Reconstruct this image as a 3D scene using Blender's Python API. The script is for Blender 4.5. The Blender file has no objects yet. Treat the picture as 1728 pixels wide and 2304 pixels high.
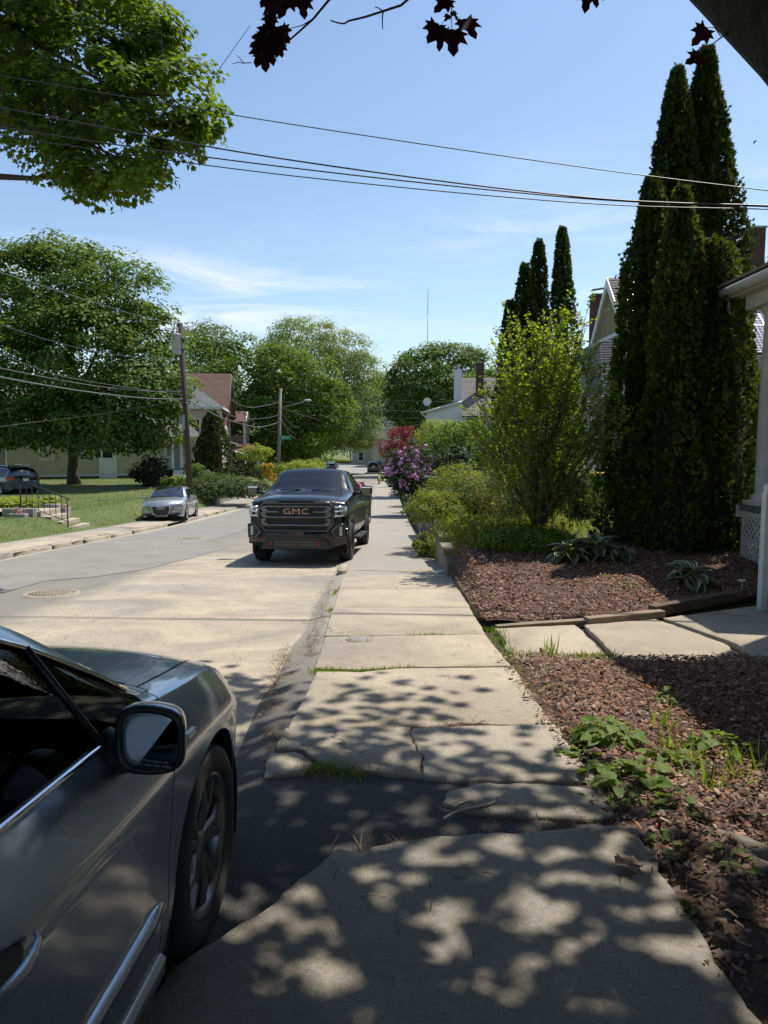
import bpy, bmesh, math, random
import numpy as np
from mathutils import Vector, Matrix, Euler
from mathutils import noise as mnoise

rnd = random.Random(11)
rng = np.random.default_rng(11)
SC = bpy.context.scene
COL = SC.collection
R_ = math.radians

# ------------------------------------------------------------------ camera
EYE = 1.6
PITCH = R_(5.35)
FPX = 1600.0                                   # focal length in pixels of a 1728 x 2304 frame
cam_data = bpy.data.cameras.new('camera')
cam_data.sensor_fit = 'VERTICAL'
cam_data.sensor_height = 36.0
cam_data.lens = 36.0 * FPX / 2304.0
cam_data.clip_start = 0.05
cam_data.clip_end = 6000.0
cam = bpy.data.objects.new('camera', cam_data)
COL.objects.link(cam)
cam.location = (0, 0, EYE)
cam.rotation_euler = (math.pi / 2 - PITCH, 0, 0)
SC.camera = cam

# ------------------------------------------------------------------ sky and sun
SUN_EL, SUN_AZ = R_(63.0), R_(50.0)            # azimuth clockwise from +Y (the street's direction)
SUN_DIR = Vector((math.cos(SUN_EL) * math.sin(SUN_AZ), math.cos(SUN_EL) * math.cos(SUN_AZ), math.sin(SUN_EL)))
world = bpy.data.worlds.new('World')
SC.world = world
world.use_nodes = True
wn, wl = world.node_tree.nodes, world.node_tree.links
wn.clear()
w_out = wn.new('ShaderNodeOutputWorld')
w_bg = wn.new('ShaderNodeBackground')
w_bg.inputs['Strength'].default_value = 0.135
sky = wn.new('ShaderNodeTexSky')
sky.sky_type = 'NISHITA'
sky.sun_disc = False
sky.sun_elevation = SUN_EL
sky.sun_rotation = SUN_AZ
sky.altitude = 150
sky.air_density = 1.15
sky.dust_density = 0.7
sky.ozone_density = 2.2
# thin cirrus: streaks of noise on a plane high above, in every direction alike
tc = wn.new('ShaderNodeTexCoord')
sep = wn.new('ShaderNodeSeparateXYZ')
wl.new(tc.outputs['Generated'], sep.inputs[0])
def wmath(op, a, b=None, clamp=False):
    n = wn.new('ShaderNodeMath'); n.operation = op; n.use_clamp = clamp
    for i, v in enumerate((a, b)):
        if v is None: continue
        if isinstance(v, (int, float)): n.inputs[i].default_value = v
        else: wl.new(v, n.inputs[i])
    return n.outputs[0]
zc = wmath('MAXIMUM', sep.outputs['Z'], 0.02)
zc = wmath('ADD', zc, 0.05)
px_ = wmath('ADD', wmath('DIVIDE', sep.outputs['X'], zc), 0.45)
py_ = wmath('DIVIDE', sep.outputs['Y'], zc)
cmb = wn.new('ShaderNodeCombineXYZ')
wl.new(wmath('MULTIPLY', px_, 0.9), cmb.inputs[0])
wl.new(wmath('MULTIPLY', py_, 1.25), cmb.inputs[1])
cmb.inputs[2].default_value = 3.7
n1 = wn.new('ShaderNodeTexNoise'); n1.inputs['Scale'].default_value = 1.1
n1.inputs['Detail'].default_value = 9; n1.inputs['Roughness'].default_value = 0.62; n1.inputs['Distortion'].default_value = 0.9
wl.new(cmb.outputs[0], n1.inputs['Vector'])
n2 = wn.new('ShaderNodeTexNoise'); n2.inputs['Scale'].default_value = 0.33; n2.inputs['Detail'].default_value = 2
wl.new(cmb.outputs[0], n2.inputs['Vector'])
r1 = wn.new('ShaderNodeValToRGB'); r1.color_ramp.elements[0].position = 0.47; r1.color_ramp.elements[1].position = 0.72
r2 = wn.new('ShaderNodeValToRGB'); r2.color_ramp.elements[0].position = 0.47; r2.color_ramp.elements[1].position = 0.62
wl.new(n1.outputs['Fac'], r1.inputs[0]); wl.new(n2.outputs['Fac'], r2.inputs[0])
cm = wmath('MULTIPLY', r1.outputs[0], r2.outputs[0])
low = wn.new('ShaderNodeMapRange'); low.inputs['From Min'].default_value = 0.62; low.inputs['From Max'].default_value = 0.30
wl.new(sep.outputs['Z'], low.inputs['Value'])
cm = wmath('MULTIPLY', wmath('MULTIPLY', cm, low.outputs[0]), 0.78, True)
w_mix = wn.new('ShaderNodeMixRGB'); w_mix.inputs['Color2'].default_value = (6.6, 6.9, 7.2, 1)
wl.new(cm, w_mix.inputs['Fac']); wl.new(sky.outputs[0], w_mix.inputs['Color1'])
wl.new(w_mix.outputs[0], w_bg.inputs['Color'])
wl.new(w_bg.outputs[0], w_out.inputs['Surface'])

sun_data = bpy.data.lights.new('sun', 'SUN')
sun_data.energy = 4.8
sun_data.angle = R_(0.53)
sun_data.color = (1.0, 0.945, 0.86)
sun = bpy.data.objects.new('sun', sun_data)
COL.objects.link(sun)
sun.rotation_euler = SUN_DIR.to_track_quat('Z', 'Y').to_euler()

SC.view_settings.view_transform = 'Standard'
SC.view_settings.look = 'None'
SC.view_settings.exposure = 0.3
SC.view_settings.gamma = 1.0
SC.view_settings.use_curve_mapping = False
SC.render.engine = 'CYCLES'
SC.cycles.max_bounces = 8
SC.cycles.transparent_max_bounces = 12
SC.cycles.diffuse_bounces = 3
SC.cycles.glossy_bounces = 4
SC.cycles.use_denoising = True
SC.cycles.sample_clamp_indirect = 6.0

# ------------------------------------------------------------------ helpers
def P(px, py, d):
    """World point seen at pixel (px, py) of the 1728 x 2304 frame at the forward distance d."""
    X, Y = (px - 864) / FPX, -(py - 1152) / FPX
    c, s = math.cos(PITCH), math.sin(PITCH)
    dy, dz = c + Y * s, -s + Y * c
    k = d / dy
    return Vector((X * k, d, EYE + dz * k))

def pchip(xs, ys):
    xs, ys = np.asarray(xs, float), np.asarray(ys, float)
    h = np.diff(xs); dl = np.diff(ys) / h
    m = np.zeros_like(xs); m[0], m[-1] = dl[0], dl[-1]
    for i in range(1, len(xs) - 1):
        if dl[i-1] * dl[i] > 0:
            w1, w2 = 2*h[i] + h[i-1], h[i] + 2*h[i-1]
            m[i] = (w1 + w2) / (w1 / dl[i-1] + w2 / dl[i])
    def f(x):
        x = np.asarray(x, float)
        xc = np.clip(x, xs[0], xs[-1])
        i = np.clip(np.searchsorted(xs, xc, side='right') - 1, 0, len(h) - 1)
        t = (xc - xs[i]) / h[i]
        return ((1 + 2*t) * (1 - t)**2 * ys[i] + t * (1 - t)**2 * h[i] * m[i]
                + t*t * (3 - 2*t) * ys[i+1] + t*t * (t - 1) * h[i] * m[i+1])
    return f

def sst(a, b, x):
    t = np.clip((np.asarray(x, float) - a) / (b - a), 0, 1)
    return t * t * (3 - 2 * t)

def tag(o, label=None, cat=None, group=None, kind=None):
    if label: o['label'] = label
    if cat: o['category'] = cat
    if group: o['group'] = group
    if kind: o['kind'] = kind
    return o

def thing(name, label, cat, loc=(0, 0, 0), rz=0.0, group=None):
    o = bpy.data.objects.new(name, None)
    COL.objects.link(o)
    o.empty_display_size = 0.1
    o.location = loc
    o.rotation_euler = (0, 0, rz)
    return tag(o, label, cat, group, 'thing')

def link(name, me, parent=None, loc=None, rot=None, scale=None):
    o = bpy.data.objects.new(name, me)
    COL.objects.link(o)
    if parent: o.parent = parent
    if loc is not None: o.location = loc
    if rot is not None: o.rotation_euler = rot
    if scale is not None: o.scale = scale if hasattr(scale, '__len__') else (scale,) * 3
    return o

def raw_mesh(name, V, F, mats, smooth=False, midx=None):
    """V (n,3) array, F list of tuples or (m,k) array."""
    me = bpy.data.meshes.new(name)
    V = np.asarray(V, np.float32)
    me.vertices.add(len(V)); me.vertices.foreach_set('co', V.ravel())
    if isinstance(F, np.ndarray):
        tot = np.full(len(F), F.shape[1], np.int32); flat = F.astype(np.int32).ravel()
    else:
        tot = np.array([len(f) for f in F], np.int32)
        flat = np.fromiter((i for f in F for i in f), np.int32)
    st = np.zeros(len(tot), np.int32); st[1:] = np.cumsum(tot)[:-1]
    me.loops.add(len(flat)); me.loops.foreach_set('vertex_index', flat)
    me.polygons.add(len(tot)); me.polygons.foreach_set('loop_start', st); me.polygons.foreach_set('loop_total', tot)
    if smooth: me.polygons.foreach_set('use_smooth', np.ones(len(tot), bool))
    if midx is not None: me.polygons.foreach_set('material_index', np.asarray(midx, np.int32))
    for m in (mats if isinstance(mats, (list, tuple)) else [mats]): me.materials.append(m)
    me.update(calc_edges=True); me.validate()
    return me

class MB:
    """Collects shapes; build() links them as ONE mesh object."""
    def __init__(s): s.v, s.f, s.sm = [], [], []
    def add(s, V, F, smooth=False):
        o = len(s.v)
        s.v += [tuple(p) for p in V]
        for f in F: s.f.append(tuple(i + o for i in f)); s.sm.append(smooth)
        return s
    def box(s, x0, x1, y0, y1, z0, z1, M=None, bev=0.0):
        if bev:
            b = min(bev, .45*(x1-x0), .45*(y1-y0), .45*(z1-z0))
            bm = bmesh.new(); bmesh.ops.create_cube(bm, size=1)
            for v in bm.verts: v.co = ((x0+x1)/2 + v.co.x*(x1-x0), (y0+y1)/2 + v.co.y*(y1-y0), (z0+z1)/2 + v.co.z*(z1-z0))
            bmesh.ops.bevel(bm, geom=bm.edges[:], offset=b, segments=2, affect='EDGES', profile=.5)
            V = [v.co.copy() for v in bm.verts]; F = [[v.index for v in f.verts] for f in bm.faces]; bm.free()
        else:
            V = [Vector(p) for p in ((x0,y0,z0),(x1,y0,z0),(x1,y1,z0),(x0,y1,z0),(x0,y0,z1),(x1,y0,z1),(x1,y1,z1),(x0,y1,z1))]
            F = [(0,3,2,1),(4,5,6,7),(0,1,5,4),(1,2,6,5),(2,3,7,6),(3,0,4,7)]
        if M is not None: V = [M @ Vector(p) for p in V]
        return s.add(V, F)
    def tube(s, path, r, n=8, caps=True, smooth=True):
        path = [Vector(p) for p in path]; k = len(path)
        r = [r] * k if isinstance(r, (int, float)) else list(r)
        V, F = [], []; prev = None
        for i, p in enumerate(path):
            t = (path[min(i+1, k-1)] - path[max(i-1, 0)])
            t = t.normalized() if t.length > 1e-9 else Vector((0, 0, 1))
            if prev is None:
                a = Vector((0, 0, 1)) if abs(t.z) < .9 else Vector((1, 0, 0))
                u = t.cross(a).normalized()
            else:
                u = (prev - t * prev.dot(t)); u = u.normalized() if u.length > 1e-6 else t.orthogonal().normalized()
            prev = u; w = t.cross(u)
            for j in range(n):
                a = 2 * math.pi * j / n
                V.append(p + (u * math.cos(a) + w * math.sin(a)) * r[i])
        for i in range(k - 1):
            for j in range(n):
                a, b = i*n + j, i*n + (j+1) % n
                F.append((a, b, b + n, a + n))
        if caps: F += [tuple(range(n))[::-1], tuple(range((k-1)*n, k*n))]
        return s.add(V, F, smooth)
    def cyl(s, p0, p1, r0, r1=None, n=12): return s.tube([p0, p1], [r0, r0 if r1 is None else r1], n)
    def lathe(s, prof, n=24, M=None, closed=False, smooth=True):
        """prof list of (radius, height); axis local Z."""
        V, F = [], []; k = len(prof)
        for (r, h) in prof:
            for j in range(n):
                a = 2 * math.pi * j / n
                p = Vector((r * math.cos(a), r * math.sin(a), h)); V.append(M @ p if M is not None else p)
        for i in range(k if closed else k - 1):
            i2 = (i + 1) % k
            for j in range(n): F.append((i*n + j, i*n + (j+1) % n, i2*n + (j+1) % n, i2*n + j))
        return s.add(V, F, smooth)
    def prism(s, poly, z0, z1, M=None):
        n = len(poly)
        V = [Vector((x, y, z0)) for x, y in poly] + [Vector((x, y, z1)) for x, y in poly]
        if M is not None: V = [M @ p for p in V]
        F = [tuple(range(n))[::-1], tuple(range(n, 2*n))] + [(i, (i+1) % n, n + (i+1) % n, n + i) for i in range(n)]
        return s.add(V, F)
    def build(s, name, mat, parent=None, **kw):
        me = raw_mesh(name, s.v, s.f, mat)
        me.polygons.foreach_set('use_smooth', np.array(s.sm, bool))
        return link(name, me, parent, **kw)

# ------------------------------------------------------------------ materials
def _m(name):
    m = bpy.data.materials.new(name); m.use_nodes = True
    nt = m.node_tree; nt.nodes.clear()
    out = nt.nodes.new('ShaderNodeOutputMaterial')
    b = nt.nodes.new('ShaderNodeBsdfPrincipled')
    nt.links.new(b.outputs[0], out.inputs[0])
    return m, nt, b, out
def c4(c): return (c[0], c[1], c[2], 1.0)
def tex_noise(nt, scale, detail=4, rough=.55, coord='Object', stretch=None, dist=0.0):
    tcn = nt.nodes.new('ShaderNodeTexCoord'); n = nt.nodes.new('ShaderNodeTexNoise')
    n.inputs['Scale'].default_value = scale; n.inputs['Detail'].default_value = detail
    n.inputs['Roughness'].default_value = rough; n.inputs['Distortion'].default_value = dist
    src = tcn.outputs[coord]
    if stretch:
        mp = nt.nodes.new('ShaderNodeMapping'); mp.inputs['Scale'].default_value = stretch
        nt.links.new(src, mp.inputs[0]); src = mp.outputs[0]
    nt.links.new(src, n.inputs['Vector'])
    return n.outputs['Fac']
def ramp(nt, fac, stops):
    r = nt.nodes.new('ShaderNodeValToRGB'); e = r.color_ramp.elements
    while len(e) < len(stops): e.new(0.5)
    for k, (p, c) in enumerate(stops):
        e[k].position = p; e[k].color = c4(c) if hasattr(c, '__len__') else (c, c, c, 1)
    nt.links.new(fac, r.inputs[0])
    return r.outputs[0]
def mixc(nt, fac, a, b, mode='MIX'):
    n = nt.nodes.new('ShaderNodeMixRGB'); n.blend_type = mode
    for i, v in zip((0, 1, 2), (fac, a, b)):
        if isinstance(v, (int, float)): n.inputs[i].default_value = v
        elif isinstance(v, tuple): n.inputs[i].default_value = c4(v)
        else: nt.links.new(v, n.inputs[i])
    return n.outputs[0]
def bump(nt, b, h, strength=.4, dist=.01, prev=None):
    n = nt.nodes.new('ShaderNodeBump'); n.inputs['Strength'].default_value = strength; n.inputs['Distance'].default_value = dist
    nt.links.new(h, n.inputs['Height'])
    if prev is not None: nt.links.new(prev, n.inputs['Normal'])
    nt.links.new(n.outputs[0], b.inputs['Normal'])
    return n.outputs[0]
def MAT(name, col, rough=.6, metal=0.0, col2=None, scale=8.0, coord='Object', bmp=None, coat=0.0, spec=.5, stretch=None, speck=None, lo=.35, hi=.65):
    m, nt, b, out = _m(name)
    b.inputs['Base Color'].default_value = c4(col); b.inputs['Roughness'].default_value = rough
    b.inputs['Metallic'].default_value = metal; b.inputs['Specular IOR Level'].default_value = spec
    if coat: b.inputs['Coat Weight'].default_value = coat; b.inputs['Coat Roughness'].default_value = .04
    c = None
    if col2 is not None:
        c = ramp(nt, tex_noise(nt, scale, 5, .6, coord, stretch), [(lo, col), (hi, col2)])
    if speck is not None:      # (scale, dark factor colour, threshold)
        s = ramp(nt, tex_noise(nt, speck[0], 2, .5, coord), [(speck[2], speck[1]), (speck[2] + .12, (1, 1, 1))])
        c = mixc(nt, 1.0, c if c is not None else tuple(col), s, 'MULTIPLY')
    if c is not None: nt.links.new(c, b.inputs['Base Color'])
    if bmp: bump(nt, b, tex_noise(nt, bmp[0], 4, .6, coord, stretch), bmp[1], bmp[2])
    return m
def LEAF(name, stops, trans=.35, tcol=None, rough=.6):
    m, nt, b, out = _m(name)
    g = nt.nodes.new('ShaderNodeNewGeometry')
    k = len(stops)
    c = ramp(nt, g.outputs['Random Per Island'], [(i / max(1, k - 1), s) for i, s in enumerate(stops)])
    nt.links.new(c, b.inputs['Base Color']); b.inputs['Roughness'].default_value = rough
    b.inputs['Specular IOR Level'].default_value = .18
    if trans > 0:
        t = nt.nodes.new('ShaderNodeBsdfTranslucent')
        nt.links.new(mixc(nt, 1.0, c, tcol or (1.5, 1.45, .6), 'MULTIPLY'), t.inputs['Color'])
        mx = nt.nodes.new('ShaderNodeMixShader'); mx.inputs[0].default_value = trans
        nt.links.new(b.outputs[0], mx.inputs[1]); nt.links.new(t.outputs[0], mx.inputs[2]); nt.links.new(mx.outputs[0], out.inputs[0])
    return m
def GLASS(name, tint=(.5, .55, .55), refl=1.0, ior=1.52):
    m, nt, b, out = _m(name); nt.nodes.remove(b)
    tr = nt.nodes.new('ShaderNodeBsdfTransparent'); tr.inputs[0].default_value = c4(tint)
    gl = nt.nodes.new('ShaderNodeBsdfGlossy'); gl.inputs['Roughness'].default_value = .015; gl.inputs[0].default_value = (refl, refl, refl, 1)
    fr = nt.nodes.new('ShaderNodeFresnel'); fr.inputs[0].default_value = ior
    mx = nt.nodes.new('ShaderNodeMixShader')
    nt.links.new(fr.outputs[0], mx.inputs[0]); nt.links.new(tr.outputs[0], mx.inputs[1]); nt.links.new(gl.outputs[0], mx.inputs[2])
    nt.links.new(mx.outputs[0], out.inputs[0])
    return m
def PAINT(name, col, metal=.6, rough=.32, flake=0.0):
    m, nt, b, out = _m(name)
    b.inputs['Base Color'].default_value = c4(col); b.inputs['Metallic'].default_value = metal; b.inputs['Roughness'].default_value = rough
    b.inputs['Coat Weight'].default_value = 1.0; b.inputs['Coat Roughness'].default_value = .025
    d = tex_noise(nt, 3.0, 6, .7)
    nt.links.new(ramp(nt, d, [(.3, rough * .85), (.75, rough * 1.25)]), b.inputs['Roughness'])
    if flake:
        f = tex_noise(nt, 900, 1, .5)
        nt.links.new(mixc(nt, flake, tuple(col), ramp(nt, f, [(.35, tuple(x * .6 for x in col)), (.7, tuple(min(1, x * 1.5) for x in col))])), b.inputs['Base Color'])
    return m

white_paint = MAT('white_paint', (.72, .71, .68), .5, col2=(.62, .61, .57), scale=5)
grey_trim = MAT('grey_trim_paint', (.34, .33, .31), .55, col2=(.28, .27, .25), scale=6)
black_metal = MAT('black_metal', (.018, .018, .02), .4)
black_plastic = MAT('black_plastic', (.02, .02, .022), .45)
chrome = MAT('chrome', (.75, .76, .78), .09, 1.0)
alloy = MAT('alloy_wheel', (.42, .42, .43), .28, .9)
dark_alloy = MAT('dark_alloy_wheel', (.05, .05, .055), .35, .8)
rubber = MAT('tyre_rubber', (.018, .018, .019), .75, col2=(.03, .03, .029), scale=14, bmp=(60, .2, .002))
dark_void = MAT('dark_underbody', (.008, .008, .009), .9)
interior = MAT('car_interior', (.03, .03, .033), .8, col2=(.02, .02, .022), scale=12)
car_glass = GLASS('car_glass', (.34, .37, .38))
dark_glass = GLASS('tinted_glass', (.10, .11, .12))
bark = MAT('bark', (.11, .085, .06), .9, col2=(.045, .036, .028), scale=9, stretch=(3, 3, .5), bmp=(14, .8, .03))
bark_grey = MAT('grey_bark', (.17, .145, .115), .9, col2=(.07, .06, .05), scale=7, stretch=(3, 3, .6), bmp=(16, .7, .02))
def CONC(name, c1, c2, c3):
    m, nt, b, out = _m(name)
    c = ramp(nt, tex_noise(nt, 1.7, 7, .68, dist=.4), [(.30, c2), (.52, c1), (.75, tuple(v * 1.12 for v in c1))])
    c = mixc(nt, ramp(nt, tex_noise(nt, .55, 4, .6), [(.46, 0), (.64, .7)]), c, c3)
    c = mixc(nt, 1.0, c, ramp(nt, tex_noise(nt, 170, 3, .7), [(.32, (.42, .40, .37)), (.46, (1, 1, 1)), (.66, (1, 1, 1)), (.74, (1.25, 1.22, 1.15))]), 'MULTIPLY')
    c = mixc(nt, 1.0, c, ramp(nt, tex_noise(nt, 45, 4, .75), [(.3, (.78, .77, .75)), (.6, (1.06, 1.06, 1.06))]), 'MULTIPLY')
    v = nt.nodes.new('ShaderNodeTexVoronoi'); v.feature = 'DISTANCE_TO_EDGE'; v.inputs['Scale'].default_value = .75
    tcn = nt.nodes.new('ShaderNodeTexCoord'); w = nt.nodes.new('ShaderNodeTexNoise'); w.inputs['Scale'].default_value = 3.0; w.inputs['Detail'].default_value = 6
    nt.links.new(tcn.outputs['Object'], w.inputs['Vector'])
    nt.links.new(mixc(nt, .30, tcn.outputs['Object'], w.outputs['Color']), v.inputs['Vector'])
    hair = mixc(nt, ramp(nt, tex_noise(nt, .9, 3, .5), [(.52, 0), (.60, 1)]), (1, 1, 1), ramp(nt, v.outputs['Distance'], [(.0, (.25, .22, .19)), (.006, (1, 1, 1))]))
    c = mixc(nt, 1.0, c, hair, 'MULTIPLY')
    nt.links.new(c, b.inputs['Base Color']); b.inputs['Roughness'].default_value = .88
    bump(nt, b, tex_noise(nt, 130, 4, .75), .55, .005)
    return m
concrete = CONC('old_concrete', (.43, .37, .275), (.33, .285, .215), (.28, .245, .195))
grey_concrete = MAT('grey_concrete', (.36, .34, .30), .85, col2=(.26, .25, .22), scale=3, bmp=(90, .4, .004), speck=(110, (.6, .58, .55), .33))
stone_mat = MAT('wall_stone', (.34, .31, .26), .9, col2=(.2, .185, .16), scale=6, bmp=(22, .8, .02))
soil = MAT('soil', (.075, .055, .04), .95, col2=(.035, .026, .02), scale=12, bmp=(40, .9, .02))
wood_old = MAT('weathered_timber', (.30, .235, .15), .85, col2=(.16, .125, .085), scale=6, stretch=(1, 8, 8), bmp=(30, .5, .006))
pole_dark = MAT('creosoted_pole', (.075, .05, .036), .85, col2=(.045, .033, .027), scale=5, stretch=(4, 4, .3), bmp=(18, .6, .01))
pole_grey = MAT('weathered_pole', (.27, .245, .21), .85, col2=(.17, .155, .135), scale=5, stretch=(4, 4, .3), bmp=(18, .6, .01))
cable = MAT('cable_sheath', (.02, .02, .022), .5)
cable_light = MAT('pale_cable', (.12, .12, .12), .5)

# ------------------------------------------------------------------ leaf shapes (tip along +y, normal +z, unit length)
QL = (np.array([(0,0,0),(.36,.45,.07),(0,1,0),(-.36,.45,.07)], float), np.array([(0,1,2),(0,2,3)]))
NL = (np.array([(0,0,0),(.2,.5,.04),(0,1,0),(-.2,.5,.04)], float), np.array([(0,1,2),(0,2,3)]))
_mp = [(0,0),(.10,.04),(.36,-.10),(.30,.10),(.52,.22),(.36,.30),(.46,.62),(.24,.52),(.16,.62),(.17,.82),(0,1.05)]
_mo = _mp + [(-x, y) for x, y in _mp[-2:0:-1]]
MAPLE = (np.array([(0,.34,.0)] + [(x, y, .10*abs(x)) for x, y in _mo], float),
         np.array([(0, 1+i, 1+(i+1) % len(_mo)) for i in range(len(_mo))]))
_ms = [(0,0),(.42,.02),(.34,.28),(.50,.62),(.18,.60),(0,1.02),(-.18,.60),(-.50,.62),(-.34,.28),(-.42,.02)]
MAPLE_S = (np.array([(0,.36,-.03)] + [(x, y, .10*abs(x)) for x, y in _ms], float),
           np.array([(0, 1+i, 1+(i+1) % len(_ms)) for i in range(len(_ms))]))
FAN = (np.array([(0,0,0),(.22,.30,.03),(.42,.62,-.02),(.13,.62,.02),(.05,1,0),(-.10,.66,.02),(-.40,.70,-.02),(-.20,.32,.03)], float),
       np.array([(0,1,2),(0,2,3),(0,3,4),(0,4,5),(0,5,6),(0,6,7)]))
BLADE = (np.array([(-.035,0,0),(.035,0,0),(.028,.5,.05),(-.028,.5,.05),(0,1,.22)], float), [(0,1,2),(0,2,3),(3,2,4)])
BLADE = (BLADE[0], np.array(BLADE[1]))

def unit(a): return a / np.maximum(np.linalg.norm(a, axis=-1, keepdims=True), 1e-9)
def leaf_frames(N, T):
    N = unit(N); T = T - N * (T * N).sum(-1, keepdims=True); T = unit(T)
    return np.cross(T, N), T, N
def leaf_cloud(name, C, N, T, S, tmpl, mat, parent=None, kind=None, smooth=False, A=None):
    v, f = tmpl; B, T, N = leaf_frames(np.asarray(N, float), np.asarray(T, float))
    S = np.broadcast_to(np.asarray(S, float), (len(C),))[:, None, None]
    if A is not None: B = B * np.asarray(A)[:, None]
    V = C[:, None] + S * (v[None, :, 0:1] * B[:, None] + v[None, :, 1:2] * T[:, None] + v[None, :, 2:3] * N[:, None])
    F = (f[None] + (np.arange(len(C)) * len(v))[:, None, None]).reshape(-1, f.shape[1])
    me = raw_mesh(name, V.reshape(-1, 3), F, mat, smooth)
    o = link(name, me, parent)
    if kind: o['kind'] = kind
    return o
def rdir(n): return unit(rng.normal(size=(n, 3)))
def crown(lobes, n, per, clump, up=.6, inner=.3, flat=.6, droop=.5):
    """Leaf centres, normals and tip directions for a crown: lobes (cx,cy,cz,rx,ry,rz) carry boughs, boughs carry leaves."""
    L = np.array(lobes, float)
    n, per = max(8, int(n / 3.2)), int(per * 4.2)
    w = (L[:, 3] * L[:, 4] * L[:, 5]) ** (2/3); w /= w.sum()
    idx = rng.choice(len(L), n, p=w); d = rdir(n)
    rad = 1 - np.abs(rng.normal(0, .12, n))
    inn = rng.random(n) < inner; rad[inn] = rng.uniform(.35, .85, inn.sum())
    p = L[idx, :3] + d * L[idx, 3:] * rad[:, None]
    keep = np.ones(n, bool)
    for k, l in enumerate(L):
        q = np.linalg.norm((p - l[:3]) / l[3:], axis=1)
        keep &= ~((q < .70) & (idx != k) & (rng.random(n) < .85))
    p, d = p[keep], d[keep]
    cs = clump * 1.9 * rng.uniform(.5, 1.3, len(p))
    e = rdir(len(p) * per).reshape(len(p), per, 3)
    e = unit(e + .45 * d[:, None] + np.array([0, 0, .35]))
    rr = rng.uniform(.35, 1.1, (len(p), per, 1)) ** .6
    C = (p[:, None] + e * rr * cs[:, None, None] * np.array([1.15, 1.15, flat * 1.15])).reshape(-1, 3)
    E = e.reshape(-1, 3); D = np.repeat(d, per, axis=0)
    Nn = E * .55 + D * .35 + np.array([0, 0, up]) + rng.normal(size=C.shape) * .38
    T = E * .6 + D * .3 + rng.normal(size=C.shape) * .6 + np.array([0, 0, -droop])
    return C, Nn, T
def limb_tree(mb, trunk_pts, trunk_r, targets, r_limb=.5, seg=5, wob=.06, sub=3):
    """Trunk along trunk_pts, limbs to each target (a point), each with twigs."""
    mb.tube(trunk_pts, trunk_r, 10)
    tp = [Vector(p) for p in trunk_pts]
    for tg in targets:
        tg = Vector(tg); k = min(len(tp) - 1, max(1, int(rnd.uniform(.35, 1.0) * (len(tp) - 1) + .5)))
        a = tp[k]; ra = trunk_r[k] * r_limb
        ln = (tg - a).length; pts, rr = [], []
        for i in range(seg + 1):
            t = i / seg
            p = a.lerp(tg, t) + Vector((0, 0, .12 * ln * math.sin(t * math.pi)))
            if 0 < i < seg: p += Vector((rnd.uniform(-1, 1), rnd.uniform(-1, 1), rnd.uniform(-.6, .6))) * wob * ln
            pts.append(p); rr.append(max(.006, ra * (1 - .86 * t)))
        mb.tube(pts, rr, 6)
        for _ in range(sub):
            i = rnd.randint(2, seg); q = pts[i]
            e = q + Vector((rnd.uniform(-1, 1), rnd.uniform(-1, 1), rnd.uniform(-.1, .9))) * ln * .2
            mb.tube([q, q.lerp(e, .5) + Vector((rnd.uniform(-1, 1), rnd.uniform(-1, 1), .3)) * ln * .03, e], [rr[i] * .7, rr[i] * .45, .004], 5)
def text_mesh(name, body, size, mat, parent, M, extrude=.004, sx=1.0, bold=0.0, space=1.0):
    cu = bpy.data.curves.new(name, 'FONT'); cu.body = body; cu.size = size; cu.extrude = extrude
    cu.align_x = 'CENTER'; cu.align_y = 'CENTER'; cu.offset = bold; cu.resolution_u = 2; cu.space_character = space
    o = bpy.data.objects.new(name, cu); COL.objects.link(o)
    dg = bpy.context.evaluated_depsgraph_get()
    me = bpy.data.meshes.new_from_object(o.evaluated_get(dg))
    bpy.data.objects.remove(o); bpy.data.curves.remove(cu)
    me.transform(Matrix.Diagonal((sx, 1, 1, 1))); me.transform(M)
    me.materials.clear(); me.materials.append(mat)
    return link(name, me, parent)
# ================================================================== terrain
Rf = pchip([-60, -10, 0, 14.5, 29, 44, 72, 106, 130, 160, 260, 900], [3.2, .56, 0, -.81, -1.56, -2.0, -2.28, -2.42, -2.25, -2.0, -1.5, 0])
Lf = pchip([-60, 0, 15, 24, 38, 50, 56, 70, 106, 160, 260, 900], [3.6, .45, -.30, -.72, -1.0, -.85, -.95, -1.35, -2.2, -1.7, -1.5, 0])
Yf = pchip([-60, -5, 0, 5, 7.9, 9.5, 12, 15, 20, 30, 45, 72, 106, 160, 260, 900], [3.0, .3, .02, -.24, -.42, -.30, -.14, -.12, -.25, -.8, -1.45, -2.15, -2.4, -1.95, -1.5, 0])
def gz(x, y):
    x, y = np.asarray(x, float), np.asarray(y, float)
    r = Rf(y)
    left = sst(-9.7, -11.3, x); right = sst(1.08, 1.32, x)
    return r + np.where(x < -8.2, .10, 0) * (1 - left) + (Lf(y) - r) * left + (Yf(y) - r) * right
def g1(x, y): return float(gz(x, y))

m, nt, b, out = _m('lawn_ground')
gA = ramp(nt, tex_noise(nt, .35, 5, .6), [(.35, (.095, .135, .036)), (.58, (.135, .165, .048)), (.74, (.24, .20, .095))])
gB = mixc(nt, ramp(nt, tex_noise(nt, 14, 4, .65), [(.35, 0), (.7, .75)]), gA, (.075, .10, .026))
nt.links.new(gB, b.inputs['Base Color']); b.inputs['Roughness'].default_value = .95
bump(nt, b, tex_noise(nt, 30, 5, .7), .9, .05)
lawn_mat = m

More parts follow.
